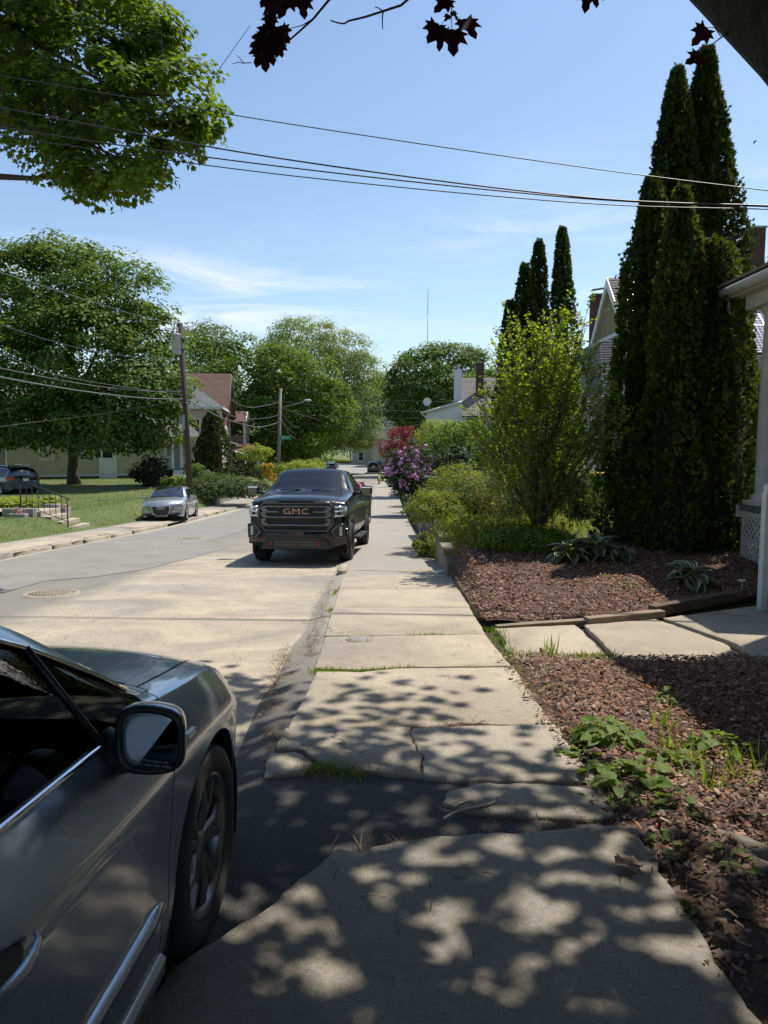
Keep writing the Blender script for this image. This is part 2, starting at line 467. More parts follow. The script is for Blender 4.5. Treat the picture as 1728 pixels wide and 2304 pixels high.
def strip(name, xs, ys, zfun, mat, kind='structure', smooth=True, parent=None):
    X, Y = np.meshgrid(xs, ys); Z = zfun(X, Y)
    V = np.stack([X, Y, Z], -1).reshape(-1, 3); nx, ny = len(xs), len(ys)
    i = (np.arange(ny - 1)[:, None] * nx + np.arange(nx - 1)[None]).ravel()
    F = np.stack([i, i + 1, i + nx + 1, i + nx], -1)
    o = link(name, raw_mesh(name, V, F, mat, smooth), parent)
    if kind: o['kind'] = kind
    return o
def vnoise(X, Y, s, seed=0.0):
    f = np.vectorize(lambda a, c: mnoise.noise((a * s, c * s, seed)))
    return f(X, Y)

xs = np.unique(np.concatenate([np.linspace(-900, -60, 15), np.linspace(-60, -20, 21), np.linspace(-20, -12, 17), np.linspace(-12, -8.6, 14), [-8.3, -8.0, -6, -4, -2, -.9],
                               np.linspace(.9, 1.5, 9), np.linspace(1.5, 8, 22), np.linspace(8, 40, 20), np.linspace(40, 900, 15)]))
ys = np.unique(np.concatenate([np.linspace(-120, -10, 12), np.linspace(-10, 30, 101), np.linspace(30, 120, 91), np.linspace(120, 900, 40)]))
def zg(X, Y):
    z = gz(X, Y)
    road = (X > -9.75) & (X < 1.2) & (Y < 118)
    z = np.where(road, z - .12, z)
    z = np.where((Y >= 105) & (Y < 150) & (np.abs(X) < 120), z - .10, z)
    walk = (X > 1.1) & (X < 5.2) & (Y > 5.9) & (Y < 9.3)
    return np.where(walk, z - .06, z)
strip('ground', xs, ys, zg, lawn_mat)

# far wooded hill behind the houses
m, nt, b, out = _m('far_woods')
hc = ramp(nt, tex_noise(nt, .06, 6, .7), [(.3, (.035, .06, .03)), (.55, (.075, .12, .05)), (.75, (.12, .17, .07))])
nt.links.new(hc, b.inputs['Base Color']); b.inputs['Roughness'].default_value = 1
hx, hy = np.linspace(-700, 700, 201), np.linspace(380, 1000, 70)
def zh(X, Y):
    base = 62 * np.exp(-((Y - 760) / 190.0) ** 2) * (1 + .22 * np.sin(X / 130.0 + 1.0) + .12 * np.sin(X / 47.0)) - 4
    return base + np.clip(vnoise(X, Y, .09), -.6, 1) * 6 + vnoise(X, Y, .25, 3.0) * 3
strip('hill', hx, hy, zh, m, smooth=False)

# ------------------------------------------------------------------ the road
m, nt, b, out = _m('road_surface')
tcn = nt.nodes.new('ShaderNodeTexCoord'); sp = nt.nodes.new('ShaderNodeSeparateXYZ'); nt.links.new(tcn.outputs['Object'], sp.inputs[0])
def nmath(nt, op, a, b_=None, clamp=False):
    n = nt.nodes.new('ShaderNodeMath'); n.operation = op; n.use_clamp = clamp
    for i, v in enumerate((a, b_)):
        if v is None: continue
        if isinstance(v, (int, float)): n.inputs[i].default_value = v
        else: nt.links.new(v, n.inputs[i])
    return n.outputs[0]
wob = tex_noise(nt, .8, 4, .6)
xw = nmath(nt, 'ADD', sp.outputs[0], nmath(nt, 'MULTIPLY', nmath(nt, 'SUBTRACT', wob, .5), .5))
sand = ramp(nt, nmath(nt, 'MULTIPLY', nmath(nt, 'ADD', xw, 4.9), .5, True), [(.16, 0), (.42, 1)])          # old sandy half begins at x = -4.3
yend = ramp(nt, nmath(nt, 'MULTIPLY', nmath(nt, 'ADD', nmath(nt, 'MULTIPLY', sp.outputs[1], .05), nmath(nt, 'MULTIPLY', wob, .35)), 1.0, True), [(.93, 1), (1.0, 0)])
sand = nmath(nt, 'MULTIPLY', sand, nmath(nt, 'ADD', nmath(nt, 'MULTIPLY', yend, .75), .25))
streak = ramp(nt, tex_noise(nt, .9, 7, .72, stretch=(.8, 1.0, 1), dist=.8), [(.30, .12), (.62, 1)])
sand = nmath(nt, 'MULTIPLY', sand, streak)
sfine = ramp(nt, tex_noise(nt, 95, 3, .7), [(.38, .25), (.6, 1)])
sand = nmath(nt, 'MULTIPLY', sand, nmath(nt, 'ADD', nmath(nt, 'MULTIPLY', sfine, .55), .45))
asp = ramp(nt, tex_noise(nt, 1.0, 5, .6), [(.3, (.195, .183, .16)), (.7, (.25, .235, .205))])
asp = mixc(nt, 1.0, asp, ramp(nt, tex_noise(nt, 150, 2, .6), [(.33, (.55, .55, .56)), (.6, (1.1, 1.1, 1.08))]), 'MULTIPLY')
sandc = ramp(nt, tex_noise(nt, 6, 5, .7), [(.3, (.45, .38, .265)), (.7, (.545, .46, .33))])
sandc = mixc(nt, 1.0, sandc, ramp(nt, tex_noise(nt, 130, 2, .5), [(.30, (.35, .33, .30)), (.40, (1, 1, 1))]), 'MULTIPLY')
rc = mixc(nt, sand, asp, sandc)
# light dusty verge on the far side, narrow dark tar lines
verge = ramp(nt, nmath(nt, 'MULTIPLY', nmath(nt, 'SUBTRACT', nmath(nt, 'MULTIPLY', xw, -1), 7.2), 1.0, True), [(.35, 0), (.7, .7)])
rc = mixc(nt, verge, rc, (.38, .345, .275))
nt.links.new(rc, b.inputs['Base Color']); b.inputs['Roughness'].default_value = .9
bump(nt, b, tex_noise(nt, 110, 4, .7), .5, .008)
road_mat = m
ry = np.unique(np.concatenate([np.linspace(-60, -4, 20), np.linspace(-4, 24, 141), np.linspace(24, 110, 87)]))
rx = np.linspace(-8.2, -.80, 38)
def zr(X, Y):
    near = 1 - sst(18, 30, Y)
    return Rf(Y) + .02 - .012 * ((X + 4.5) / 3.7) ** 2 + vnoise(X, Y, .5) * .018 * near
strip('road', rx, ry, zr, road_mat)
far_asphalt = MAT('far_asphalt', (.23, .225, .21), .9, col2=(.30, .29, .265), scale=.6, bmp=(60, .4, .01))
strip('cross_street', np.linspace(-110, 110, 90), np.linspace(104, 146, 22), lambda X, Y: Rf(Y) + .03 + 0 * X, far_asphalt)
# new asphalt lane (its edge shows as a dark step across the road)
lane_mat = MAT('lane_asphalt', (.21, .20, .178), .9, col2=(.255, .242, .215), scale=1.2, bmp=(120, .45, .006), speck=(170, (.7, .7, .7), .36))
def lane_outline():
    L = [(-8.0, -20), (-8.05, 8), (-8.0, 22), (-7.6, 34), (-7.0, 44), (-4.2, 44), (-4.6, 30), (-4.9, 22.4), (-4.9, 19.4), (-4.1, 18.6), (-3.95, 17.4), (-4.25, 14.9), (-4.5, 13.0), (-5.0, 12.2), (-5.6, 11.6),
         (-5.65, 10.2), (-5.5, 8.8), (-5.4, 7), (-5.4, -20)]
    pts = []
    for i, a in enumerate(L):
        c = L[(i + 1) % len(L)]; n = max(1, int(math.dist(a, c) / .5))
        for k in range(n):
            t = k / n; pts.append((a[0] + (c[0] - a[0]) * t + rnd.uniform(-.03, .03), a[1] + (c[1] - a[1]) * t))
    return pts
bm = bmesh.new()
lp = lane_outline()
vs = [bm.verts.new((x, y, 0)) for x, y in lp]
bm.faces.new(vs)
for yy in np.arange(-19, 44, 1.0):
    bmesh.ops.bisect_plane(bm, geom=bm.verts[:] + bm.edges[:] + bm.faces[:], plane_co=(0, yy, 0), plane_no=(0, 1, 0))
for xx in np.arange(-8, -4, .5):
    bmesh.ops.bisect_plane(bm, geom=bm.verts[:] + bm.edges[:] + bm.faces[:], plane_co=(xx, 0, 0), plane_no=(1, 0, 0))
for v in bm.verts: v.co.z = float(zr(np.array([v.co.x]), np.array([v.co.y]))[0]) + .007
me = bpy.data.meshes.new('asphalt_lane'); bm.to_mesh(me); bm.free(); me.materials.append(lane_mat)
tag(link('asphalt_lane', me), kind='structure')

# ------------------------------------------------------------------ near pavement: asphalt bed with separate concrete slabs
m, nt, b, out = _m('pavement_asphalt')
pa = ramp(nt, tex_noise(nt, 1.4, 5, .6), [(.3, (.15, .145, .135)), (.7, (.22, .21, .19))])
pa = mixc(nt, 1.0, pa, ramp(nt, tex_noise(nt, 130, 3, .65), [(.34, (.45, .45, .45)), (.52, (1, 1, 1)), (.70, (1.5, 1.45, 1.35))]), 'MULTIPLY')
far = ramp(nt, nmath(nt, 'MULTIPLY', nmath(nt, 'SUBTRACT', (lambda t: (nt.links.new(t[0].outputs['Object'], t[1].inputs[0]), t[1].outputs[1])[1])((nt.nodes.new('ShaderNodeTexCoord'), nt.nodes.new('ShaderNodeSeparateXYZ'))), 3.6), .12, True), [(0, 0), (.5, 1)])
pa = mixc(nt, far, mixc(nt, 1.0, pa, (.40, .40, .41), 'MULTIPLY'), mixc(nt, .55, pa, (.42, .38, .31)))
nt.links.new(pa, b.inputs['Base Color']); b.inputs['Roughness'].default_value = .88
bump(nt, b, tex_noise(nt, 75, 4, .75), .9, .012)
sy = np.unique(np.concatenate([np.linspace(-8, 14, 177), np.linspace(14, 82, 100)]))
sx_ = np.linspace(-1.05, 1.05, 34)
def zs(X, Y):
    edge = sst(-.62, -1.02, X)
    return Rf(Y) + .065 - .075 * edge + vnoise(X, Y, 1.1, 5.0) * .012
sidewalk = strip('sidewalk', sx_, sy, zs, m)

def slab(outline, name='concrete_slab', parent=None, top=.09, tilt=(0, 0), mat=None, zf=None, th=.07, jag=.012, cham=.012, step=.09):
    pts = []
    for i, a in enumerate(outline):
        c = outline[(i + 1) % len(outline)]; n = max(1, int(math.dist(a, c) / step))
        for k in range(n):
            t = k / n; x, y = a[0] + (c[0] - a[0]) * t, a[1] + (c[1] - a[1]) * t
            j = (mnoise.noise((x * 9, y * 9, 2.2)) + .7 * mnoise.noise((x * 31, y * 31, 5.2))) * jag
            pts.append((x + j, y + (mnoise.noise((x * 9, y * 9, 7.7)) + .7 * mnoise.noise((x * 31, y * 31, 1.7))) * jag))
    cx, cy = sum(p[0] for p in pts) / len(pts), sum(p[1] for p in pts) / len(pts)
    zf = zf or (lambda x, y: float(Rf(y)))
    y0, y1 = min(p[1] for p in pts), max(p[1] for p in pts)
    def z(x, y): return zf(x, y) + top + tilt[0] * (x - cx) + tilt[1] * (y - cy)
    n = len(pts); V, F = [], []
    def inset(p, d):
        l = math.hypot(p[0] - cx, p[1] - cy) or 1; return (p[0] - (p[0]-cx)/l*d, p[1] - (p[1]-cy)/l*d)
    for p in pts: V.append((p[0], p[1], z(*p) - th))
    for p in pts: V.append((p[0], p[1], z(*p) - cham * .7))
    for p in pts: q = inset(p, cham); V.append((q[0], q[1], z(*q)))
    for i in range(n):
        j = (i + 1) % n
        F.append((i, j, n + j, n + i)); F.append((n + i, n + j, 2*n + j, 2*n + i))
    F.append(tuple(range(2*n, 3*n)))
    me = raw_mesh(name, V, F, mat or concrete)
    return link(name, me, parent)
slabs = [
    [(-.74, -3), (-.70, 1.9), (-.655, 2.08), (-.53, 2.25), (-.42, 2.40), (-.33, 2.58), (-.23, 2.72), (-.20, 2.80), (-.10, 2.79), (.0, 2.85), (.10, 2.88), (.55, 2.93), (1.10, 2.99), (1.06, 2.4), (1.02, 1.0), (1.0, -3)],
    [(.27, 3.22), (.30, 3.36), (.46, 3.45), (.80, 3.47), (1.09, 3.40), (1.08, 3.10), (.80, 3.08), (.45, 3.12)],
    [(-.62, 4.27), (.155, 4.305), (.17, 4.05), (.20, 3.80), (.195, 3.52), (-.02, 3.60), (-.22, 3.66), (-.36, 3.78), (-.46, 3.92), (-.63, 3.93)],
    [(.163, 4.305), (1.08, 4.36), (1.09, 3.50), (.70, 3.49), (.205, 3.52), (.212, 3.80), (.18, 4.05)],
    [(-.66, 3.88), (-.50, 3.88), (-.40, 3.74), (-.42, 3.60), (-.62, 3.56)],
    [(-.60, 4.285), (-.57, 4.9), (-.55, 5.62), (-.2, 5.60), (.1, 5.72), (1.08, 5.77), (1.075, 4.375), (.72, 4.37), (.5, 4.40), (.32, 4.34), (.1, 4.32)],
    [(-.58, 5.74), (-.59, 6.99), (.0, 7.03), (1.03, 7.08), (1.06, 5.79), (.2, 5.775), (-.2, 5.70)],
    [(-.60, 7.01), (-.63, 8.625), (1.06, 8.66), (1.04, 7.12), (.4, 7.09), (.1, 7.05)],
    [(-.63, 8.645), (-.66, 10.215), (1.10, 10.235), (1.07, 8.68)],
    [(-.66, 10.235), (-.69, 11.85), (1.14, 11.88), (1.10, 10.255)],
]
tilts = [(.006, .004), (-.01, .0), (.0, .012), (.006, -.004), (.03, .02), (-.004, .004), (.006, -.005), (-.003, .002), (.002, .002), (0, -.001)]
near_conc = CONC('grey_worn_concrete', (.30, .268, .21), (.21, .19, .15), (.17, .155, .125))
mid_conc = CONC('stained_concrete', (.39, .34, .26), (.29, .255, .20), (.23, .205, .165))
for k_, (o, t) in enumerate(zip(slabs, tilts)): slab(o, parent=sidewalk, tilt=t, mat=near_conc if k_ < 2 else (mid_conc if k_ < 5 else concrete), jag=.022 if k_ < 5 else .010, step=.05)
# left pavement
left_walk = strip('far_sidewalk', np.linspace(-9.8, -8.22, 6), np.linspace(-10, 62, 90), lambda X, Y: Rf(Y) + .095 + .02 * (X < -9) , MAT('dusty_asphalt', (.30, .275, .23), .9, col2=(.24, .22, .19), scale=2, bmp=(60, .5, .01)))
kz = lambda x, y: float(Rf(y)) + .02
yy = 8.0
while yy < 36:
    l = rnd.uniform(1.35, 1.6)
    if not (22.0 < yy < 23.0): slab([(-9.68, yy), (-9.66, yy + l - .03), (-8.46, yy + l - .03), (-8.44, yy)], parent=left_walk, top=.125, tilt=(rnd.uniform(-.012, .012), rnd.uniform(-.006, .006)), zf=lambda x, y: float(Rf(y)), step=.3)
    yy += l
for yy in np.arange(10, 44, 1.9):
    ln = rnd.uniform(1.5, 1.86)
    if 25.5 < yy < 29: continue
    slab([(-8.40, yy), (-8.40, yy + ln), (-8.22 + rnd.uniform(-.03, .03), yy + ln), (-8.22 + rnd.uniform(-.03, .03), yy)], name='kerb_stone', parent=left_walk, top=.125 + rnd.uniform(-.04, .01), th=.16, zf=lambda x, y: float(Rf(y)), step=.25, jag=.03, mat=concrete)
# short kerb left by the truck's wheel and a painted line across the pavement
slab([(-.80, 12.2), (-.66, 12.2), (-.68, 13.3), (-.82, 13.3)], name='kerb_stone', parent=sidewalk, top=.12, th=.14, jag=.03)
yl = MAT('yellow_line_paint', (.50, .40, .16), .8, col2=(.33, .27, .13), scale=20)
strip('painted_line', np.linspace(-.50, 1.05, 24), np.array([12.60, 12.68]), lambda X, Y: zs(X, Y) + .006, yl, kind=None, parent=sidewalk)

# ------------------------------------------------------------------ iron covers
iron = MAT('cast_iron', (.23, .20, .15), .85, .0, col2=(.33, .285, .21), scale=20, bmp=(60, .5, .01))
ring_mat = MAT('dusty_iron_ring', (.34, .29, .21), .85, col2=(.22, .19, .15), scale=12)
for (x, y, lab) in ((-4.85, 10.2, 'round iron manhole cover in the sandy road beside the grey sedan'), (-5.65, 20.8, 'round iron manhole cover in the road between silver hatchback and black pickup')):
    z = float(zr(np.array([x]), np.array([y]))[0]); t = thing('manhole_cover', lab, 'manhole', (x, y, z + .012)); t.rotation_euler = (math.atan(-.052), 0, 0)
    mb = MB(); mb.lathe([(.30, 0), (.30, .012), (.0, .013)], 36)
    for k in range(6):
        for j in range(-6, 7):
            if math.hypot(j * .045, (k - 2.5) * .09) < .27: mb.box(j*.045 - .012, j*.045 + .012, (k-2.5)*.09 - .03, (k-2.5)*.09 + .03, .012, .018)
    mb.build('lid', iron, t)
    mb = MB(); mb.lathe([(.31, 0), (.31, .014), (.385, .012), (.41, -.02)], 36); mb.build('frame', ring_mat, t)
x, y = P(810, 1450, 6.85).x, 6.85
t = thing('valve_cap', 'small round grey metal valve cap set in the concrete pavement', 'valve cap', (x, y, float(Rf(y)) + .093))
MB().lathe([(.115, 0), (.115, .006), (.09, .010), (0, .010)], 24).build('lid', MAT('grey_metal_cap', (.19, .19, .18), .8, .0, col2=(.28, .26, .22), scale=30), t)
MB().lathe([(.118, -.01), (.118, .008), (.135, .007), (.14, -.01)], 24).build('rim', iron, t)

# ------------------------------------------------------------------ planting beds, mulch, front walk
bed_mat = MAT('mulch_soil', (.115, .062, .042), .95, col2=(.05, .032, .024), scale=14, bmp=(50, 1.0, .02))
def zb_(X, Y): return gz(X, Y) + .072 - .055 * sst(1.15, 1.7, X) + vnoise(X, Y, 1.6, 9.0) * .03 * sst(1.1, 1.6, X)
strip('planting_bed', np.linspace(1.0, 6.4, 60), np.linspace(-2, 6.05, 70), zb_, bed_mat)
def walk_far(x): return 7.58 + .27 * max(0, x - 1.2) + .18 * max(0, x - 3.1)
strip('planting_bed', np.linspace(1.12, 6.4, 50), np.linspace(0, 1, 40), lambda X, Y: X * 0, bed_mat)
o = COL.objects[-1]
V = np.empty(len(o.data.vertices) * 3, np.float32); o.data.vertices.foreach_get('co', V); V = V.reshape(-1, 3)
fx = np.vectorize(walk_far)(V[:, 0]) + .06
V[:, 1] = fx + V[:, 1] * (12.2 - fx); V[:, 2] = zb_(V[:, 0], V[:, 1]) + .05
o.data.vertices.foreach_set('co', V.ravel()); o.data.update()
wz = lambda x, y: float(Yf(7.0)) - .0 + (y - 7.0) * -.015
walkway = strip('front_walk', np.linspace(1.09, 5.6, 20), np.linspace(5.9, 9.2, 14), lambda X, Y: np.minimum(Yf(7.0) - .035 + (Y - 7.0) * -.015, gz(X, Y) + .02), soil)
gw = grey_concrete
for ol, tl in (([(1.24, 6.32), (1.17, 6.75), (1.22, 7.02), (1.20, 7.54), (2.12, 7.70), (2.10, 7.0), (2.06, 6.34)], (0, 0)),
               ([(2.16, 6.38), (2.20, 7.0), (2.22, 7.72), (3.10, 7.95), (3.38, 6.9), (3.30, 6.28)], (.012, .004)),
               ([(3.42, 6.25), (3.50, 6.9), (3.20, 8.0), (5.4, 9.1), (5.4, 6.2)], (-.006, .0))):
    slab(ol, parent=walkway, top=.03, zf=wz, tilt=tl, mat=concrete, jag=.02)
def plank(name, lab, a, c, w, h, mat=wood_old, z0=None):
    a, c = Vector(a), Vector(c); d = c - a; L = d.length
    t = MB().box(0, L, -w/2, w/2, 0, h, bev=.008)
    if z0 is None: z0 = a.z
    o = t.build(name, mat, None, loc=a, rot=(0, -math.asin(d.z / L), math.atan2(d.y, d.x)))
    return tag(o, lab, 'timber')
w0 = wz(1.2, 7.5)
plank('garden_timber', 'low weathered timber edging board nearest the pavement beside the front walk', (1.22, 7.62, w0 - .01), (2.30, 7.86, w0 + .0), .10, .055)
plank('garden_timber', 'short pale squared timber in the middle of the front walk edging', (2.26, 7.80, w0 + .0), (3.22, 8.08, w0 + .02), .12, .085)
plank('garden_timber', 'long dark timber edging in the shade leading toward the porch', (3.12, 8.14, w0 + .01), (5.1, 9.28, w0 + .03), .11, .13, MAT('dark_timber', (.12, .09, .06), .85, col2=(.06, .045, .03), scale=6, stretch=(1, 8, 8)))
# old split edging timbers along the pavement beside the far mulch bed
plank('edging_rail', 'rotten edging rail lying along the pavement by the red mulch', (1.14, 8.2, g1(1.1, 8.2) + .0), (1.13, 10.9, g1(1.05, 10.9) + .10), .06, .09)
plank('edging_rail', 'inner rotten edging rail behind the pavement side one by the mulch', (1.40, 8.9, g1(1.4, 8.9) + .02), (1.32, 11.1, g1(1.4, 11.1) + .06), .05, .06)

# bark mulch chips, real pieces too many to count
def mulch(name, pts, label, cols, zf, smin=.02, smax=.055):
    n = len(pts); C = np.stack([pts[:, 0], pts[:, 1], zf(pts[:, 0], pts[:, 1]) + rng.uniform(.004, .03, n)], -1)
    chip = (np.array([(-.15,0,-.03),(.12,.06,-.03),(.17,.93,-.03),(-.08,1,-.03),(-.10,.08,.035),(.08,.10,.03),(.10,.84,.04),(-.06,.92,.03)], float),
            np.array([(4,5,6,7),(0,1,5,4),(1,2,6,5),(2,3,7,6),(3,0,4,7)]))
    N = rng.normal(size=(n, 3)) * .40 + np.array([0, 0, 1]); T = rng.normal(size=(n, 3)); T[:, 2] *= .3
    o = leaf_cloud(name, C, N, T, smin * .4 + (smax * 1.15 - smin * .4) * rng.beta(1.3, 3.2, n), chip, LEAF(name + '_bark', cols, 0, rough=.85), kind='stuff', A=rng.uniform(.5, 2.6, n))
    return tag(o, label, 'mulch')
red_bark = [(.07, .032, .021), (.24, .10, .06), (.37, .185, .115), (.13, .068, .046), (.44, .34, .25), (.09, .05, .035), (.25, .155, .105), (.19, .135, .10), (.35, .22, .16), (.045, .03, .022)]
pp = np.stack([1.0 + rng.random(62000) ** 1.1 * 3.9, 1.9 + rng.random(62000) ** .9 * 4.4], -1)
pp = pp[rng.random(len(pp)) < .15 + .85 * sst(1.0, 1.5, pp[:, 0] + .25 * vnoise(pp[:, 0], pp[:, 1], 2.0))]
pp = pp[rng.random(len(pp)) < .55 + .45 * sst(2.9, 4.0, pp[:, 1])]
pp = pp[pp[:, 0] < .62 * pp[:, 1] + .25]
mulch('bark_mulch', pp, 'reddish bark mulch covering the bed in front of the walk', red_bark, lambda x, y: gz(x, y) + .08 - .055 * sst(1.15, 1.7, x), .013, .055)
pp = np.stack([1.10 + rng.random(50000) ** 1.1 * 4.7, rng.random(50000)], -1)
fx = np.vectorize(walk_far)(pp[:, 0]) + .12; pp[:, 1] = fx + pp[:, 1] ** 1.2 * (11.8 - fx)
mulch('bark_mulch', pp, 'red bark mulch on the mound between timber edging and hostas', red_bark, lambda x, y: gz(x, y) + .118 - .055 * sst(1.15, 1.7, x), .016, .06)
# ================================================================== vehicles
# local axes: x to the car's right, y forward (front axle at y = 0), z up from the ground
COLS = ('zs', 'ws', 'zl', 'wl', 'zm', 'wm', 'zb', 'wb', 'ze', 'we', 'zt')
class Shell:
    """A car body lofted through cross-sections; split into panels with real gaps."""
    def __init__(s, table, bow, stations, nl=22, nm=8, nt_=16, crown=2.4):
        ks = [r[0] for r in table]
        s.fn = {c: pchip(ks, [r[i + 1] for r in table]) for i, c in enumerate(COLS)}
        s.bow = pchip(*zip(*bow)); s.st = np.array(stations); s.nl, s.nm, s.nt = nl, nm, nt_
        ys = s.st; n = len(ys); g = {c: s.fn[c](ys) for c in COLS}
        rows = []
        def lerp(a, b, t): return a + (b - a) * t
        n1, n2 = int(nl * .34), int(nl * .4); n3 = nl - n1 - n2
        for k in range(n1): t = k / n1; rows.append((lerp(g['ws'], g['wl'], t ** .7), lerp(g['zs'], g['zl'], t)))
        for k in range(n2): t = k / n2; rows.append((lerp(g['wl'], g['wm'], t ** 1.5), lerp(g['zl'], g['zm'], t)))
        for k in range(n3): t = k / n3; rows.append((lerp(g['wm'], g['wb'], t ** 1.25), lerp(g['zm'], g['zb'], t)))
        for k in range(nm): t = k / nm; rows.append((lerp(g['wb'], g['we'], t) + .012 * np.sin(t * np.pi), lerp(g['zb'], g['ze'], t)))
        for k in range(nt_ + 1):
            a = 1 - k / nt_
            rows.append((g['we'] * a, g['zt'] - (g['zt'] - g['ze']) * a ** crown))
        X = np.stack([r[0] for r in rows], 1); Z = np.stack([r[1] for r in rows], 1)
        wmax = g['wm'][:, None]
        Y = ys[:, None] - s.bow(ys)[:, None] * (np.clip(X / wmax, 0, 1.05)) ** 2.6
        s.half = np.stack([X, Y, Z], -1)                    # (stations, rows, 3)
        s.nr = len(rows)
        # full: right side rows 0..nr-1, then the mirrored left rows back down
        left = s.half[:, -2::-1].copy(); left[..., 0] *= -1
        s.full = np.concatenate([s.half, left], 1)
        s.nf = s.full.shape[1]
        s.row = np.concatenate([np.arange(s.nr), np.arange(s.nr - 2, -1, -1)])
    TWO = ('front_door', 'rear_door', 'side_window', 'a_pillar', 'front_fender', 'rear_quarter', 'side_sill', 'bed_side', 'rear_side_window', 'quarter_window')
    def side_x(s, y, z):
        """Half width of the lower body at station y and height z."""
        d = np.abs(s.half[:, :s.nl + 1, 1] - y) + np.abs(s.half[:, :s.nl + 1, 2] - z)
        i, j = np.unravel_index(np.argmin(d), d.shape); return float(s.half[i, j, 0])
    def build(s, region, mats, root, arches, gap=.003, skirt=.018, back=True, labels=None):
        n, k = s.full.shape[:2]
        V = s.full.reshape(-1, 3).copy()
        quads, reg = [], []
        rowmin = np.minimum(s.row[:-1], s.row[1:])
        for i in range(n - 1):
            for j in range(k - 1):
                q = (i*k + j, (i+1)*k + j, (i+1)*k + j + 1, i*k + j + 1)
                c = V[list(q)].mean(0); r = rowmin[j]
                cut = False
                if r < s.nl:
                    for (ya, za, ra) in arches:
                        if (c[1]-ya)**2 + (c[2]-za)**2 < ra*ra: cut = True
                if cut: reg.append(None)
                else:
                    g_ = region(c[1], r, c[2], c[0])
                    reg.append(g_ + '|' if (c[0] < 0 and g_ in s.TWO) else g_)
                quads.append(q)
        # snap the arch rims to a true circle
        live, dead = set(), set()
        for q, r_ in zip(quads, reg): (dead if r_ is None else live).update(q)
        for v in live & dead:
            for (ya, za, ra) in arches:
                d = math.hypot(V[v][1]-ya, V[v][2]-za)
                if d < ra * 1.25: V[v][1:] = (ya + (V[v][1]-ya) * ra / d, za + (V[v][2]-za) * ra / d)
        # normals of the whole surface
        vn = np.zeros_like(V)
        for q, r_ in zip(quads, reg):
            if r_ is None: continue
            a, b_, c, d = (V[t] for t in q); nn = np.cross(c - a, d - b_)
            for t in q: vn[t] += nn
        vn = unit(vn)
        s.vn = vn
        if (vn[:, 0] * np.sign(V[:, 0]) )[np.abs(V[:, 0]) > .5].mean() < 0:
            vn = -vn; quads = [q[::-1] for q in quads]
        objs = {}
        for name in sorted({r_ for r_ in reg if r_}):
            fs = [q for q, r_ in zip(quads, reg) if r_ == name]
            ids = sorted({v for q in fs for v in q}); mp = {v: t for t, v in enumerate(ids)}
            ec = {}
            for q in fs:
                for t in range(4):
                    e = (q[t], q[(t+1) % 4]); ec[tuple(sorted(e))] = ec.get(tuple(sorted(e)), 0) + 1
            be = [q_e for q in fs for q_e in [(q[t], q[(t+1) % 4]) for t in range(4)] if ec[tuple(sorted(q_e))] == 1]
            PV = V[ids].copy(); PN = vn[ids].copy()
            cen = np.zeros_like(PV); cnt = np.zeros(len(PV))
            for q in fs:
                c = V[list(q)].mean(0)
                for v in q: cen[mp[v]] += c; cnt[mp[v]] += 1
            cen /= np.maximum(cnt, 1)[:, None]
            bset = {mp[v] for e in be for v in e}
            for t in bset:
                d = cen[t] - PV[t]; l = np.linalg.norm(d)
                if l > 1e-6: PV[t] += d / l * min(gap, l * .4)
            F = [tuple(mp[v] for v in q) for q in fs]
            VV = list(map(tuple, PV)); NN = list(map(tuple, PN)); dup = {}
            for t in sorted(bset):
                dup[t] = len(VV); VV.append(tuple(PV[t])); NN.append(None)
            low_ = {}
            for t in sorted(bset):
                low_[t] = len(VV); VV.append(tuple(PV[t] - PN[t] * skirt)); NN.append(None)
            for a, b_ in be:
                a, b_ = mp[a], mp[b_]; F.append((b_, a, low_[a], low_[b_]) if False else (dup[b_], dup[a], low_[a], low_[b_]))
            nm_ = name.rstrip('|'); me = raw_mesh(nm_, VV, F, mats[nm_], True)
            try:
                nrm = [n_ if n_ is not None else (0.0, 0.0, 0.0) for n_ in NN]
                me.normals_split_custom_set_from_vertices(nrm)
            except Exception: pass
            objs[name] = link(nm_, me, root)
        if back:
            fs = [q for q, r_ in zip(quads, reg) if r_ and not ('window' in r_ or 'windscreen' in r_)]
            o = link('inner_shell', raw_mesh('inner_shell', V - vn * .02, fs, dark_void), root); objs['inner_shell'] = o
        return objs

def stations(a, b, step, extra=()):
    s_ = list(np.arange(a, b, step)) + [b] + list(extra)
    s_ = sorted(s_); out_ = [s_[0]]
    for v in s_[1:]:
        if v - out_[-1] > step * .3 or v in extra:
            if v in extra and v - out_[-1] <= step * .3 and out_[-1] not in extra and len(out_) > 1: out_[-1] = v
            else: out_.append(v)
    return out_

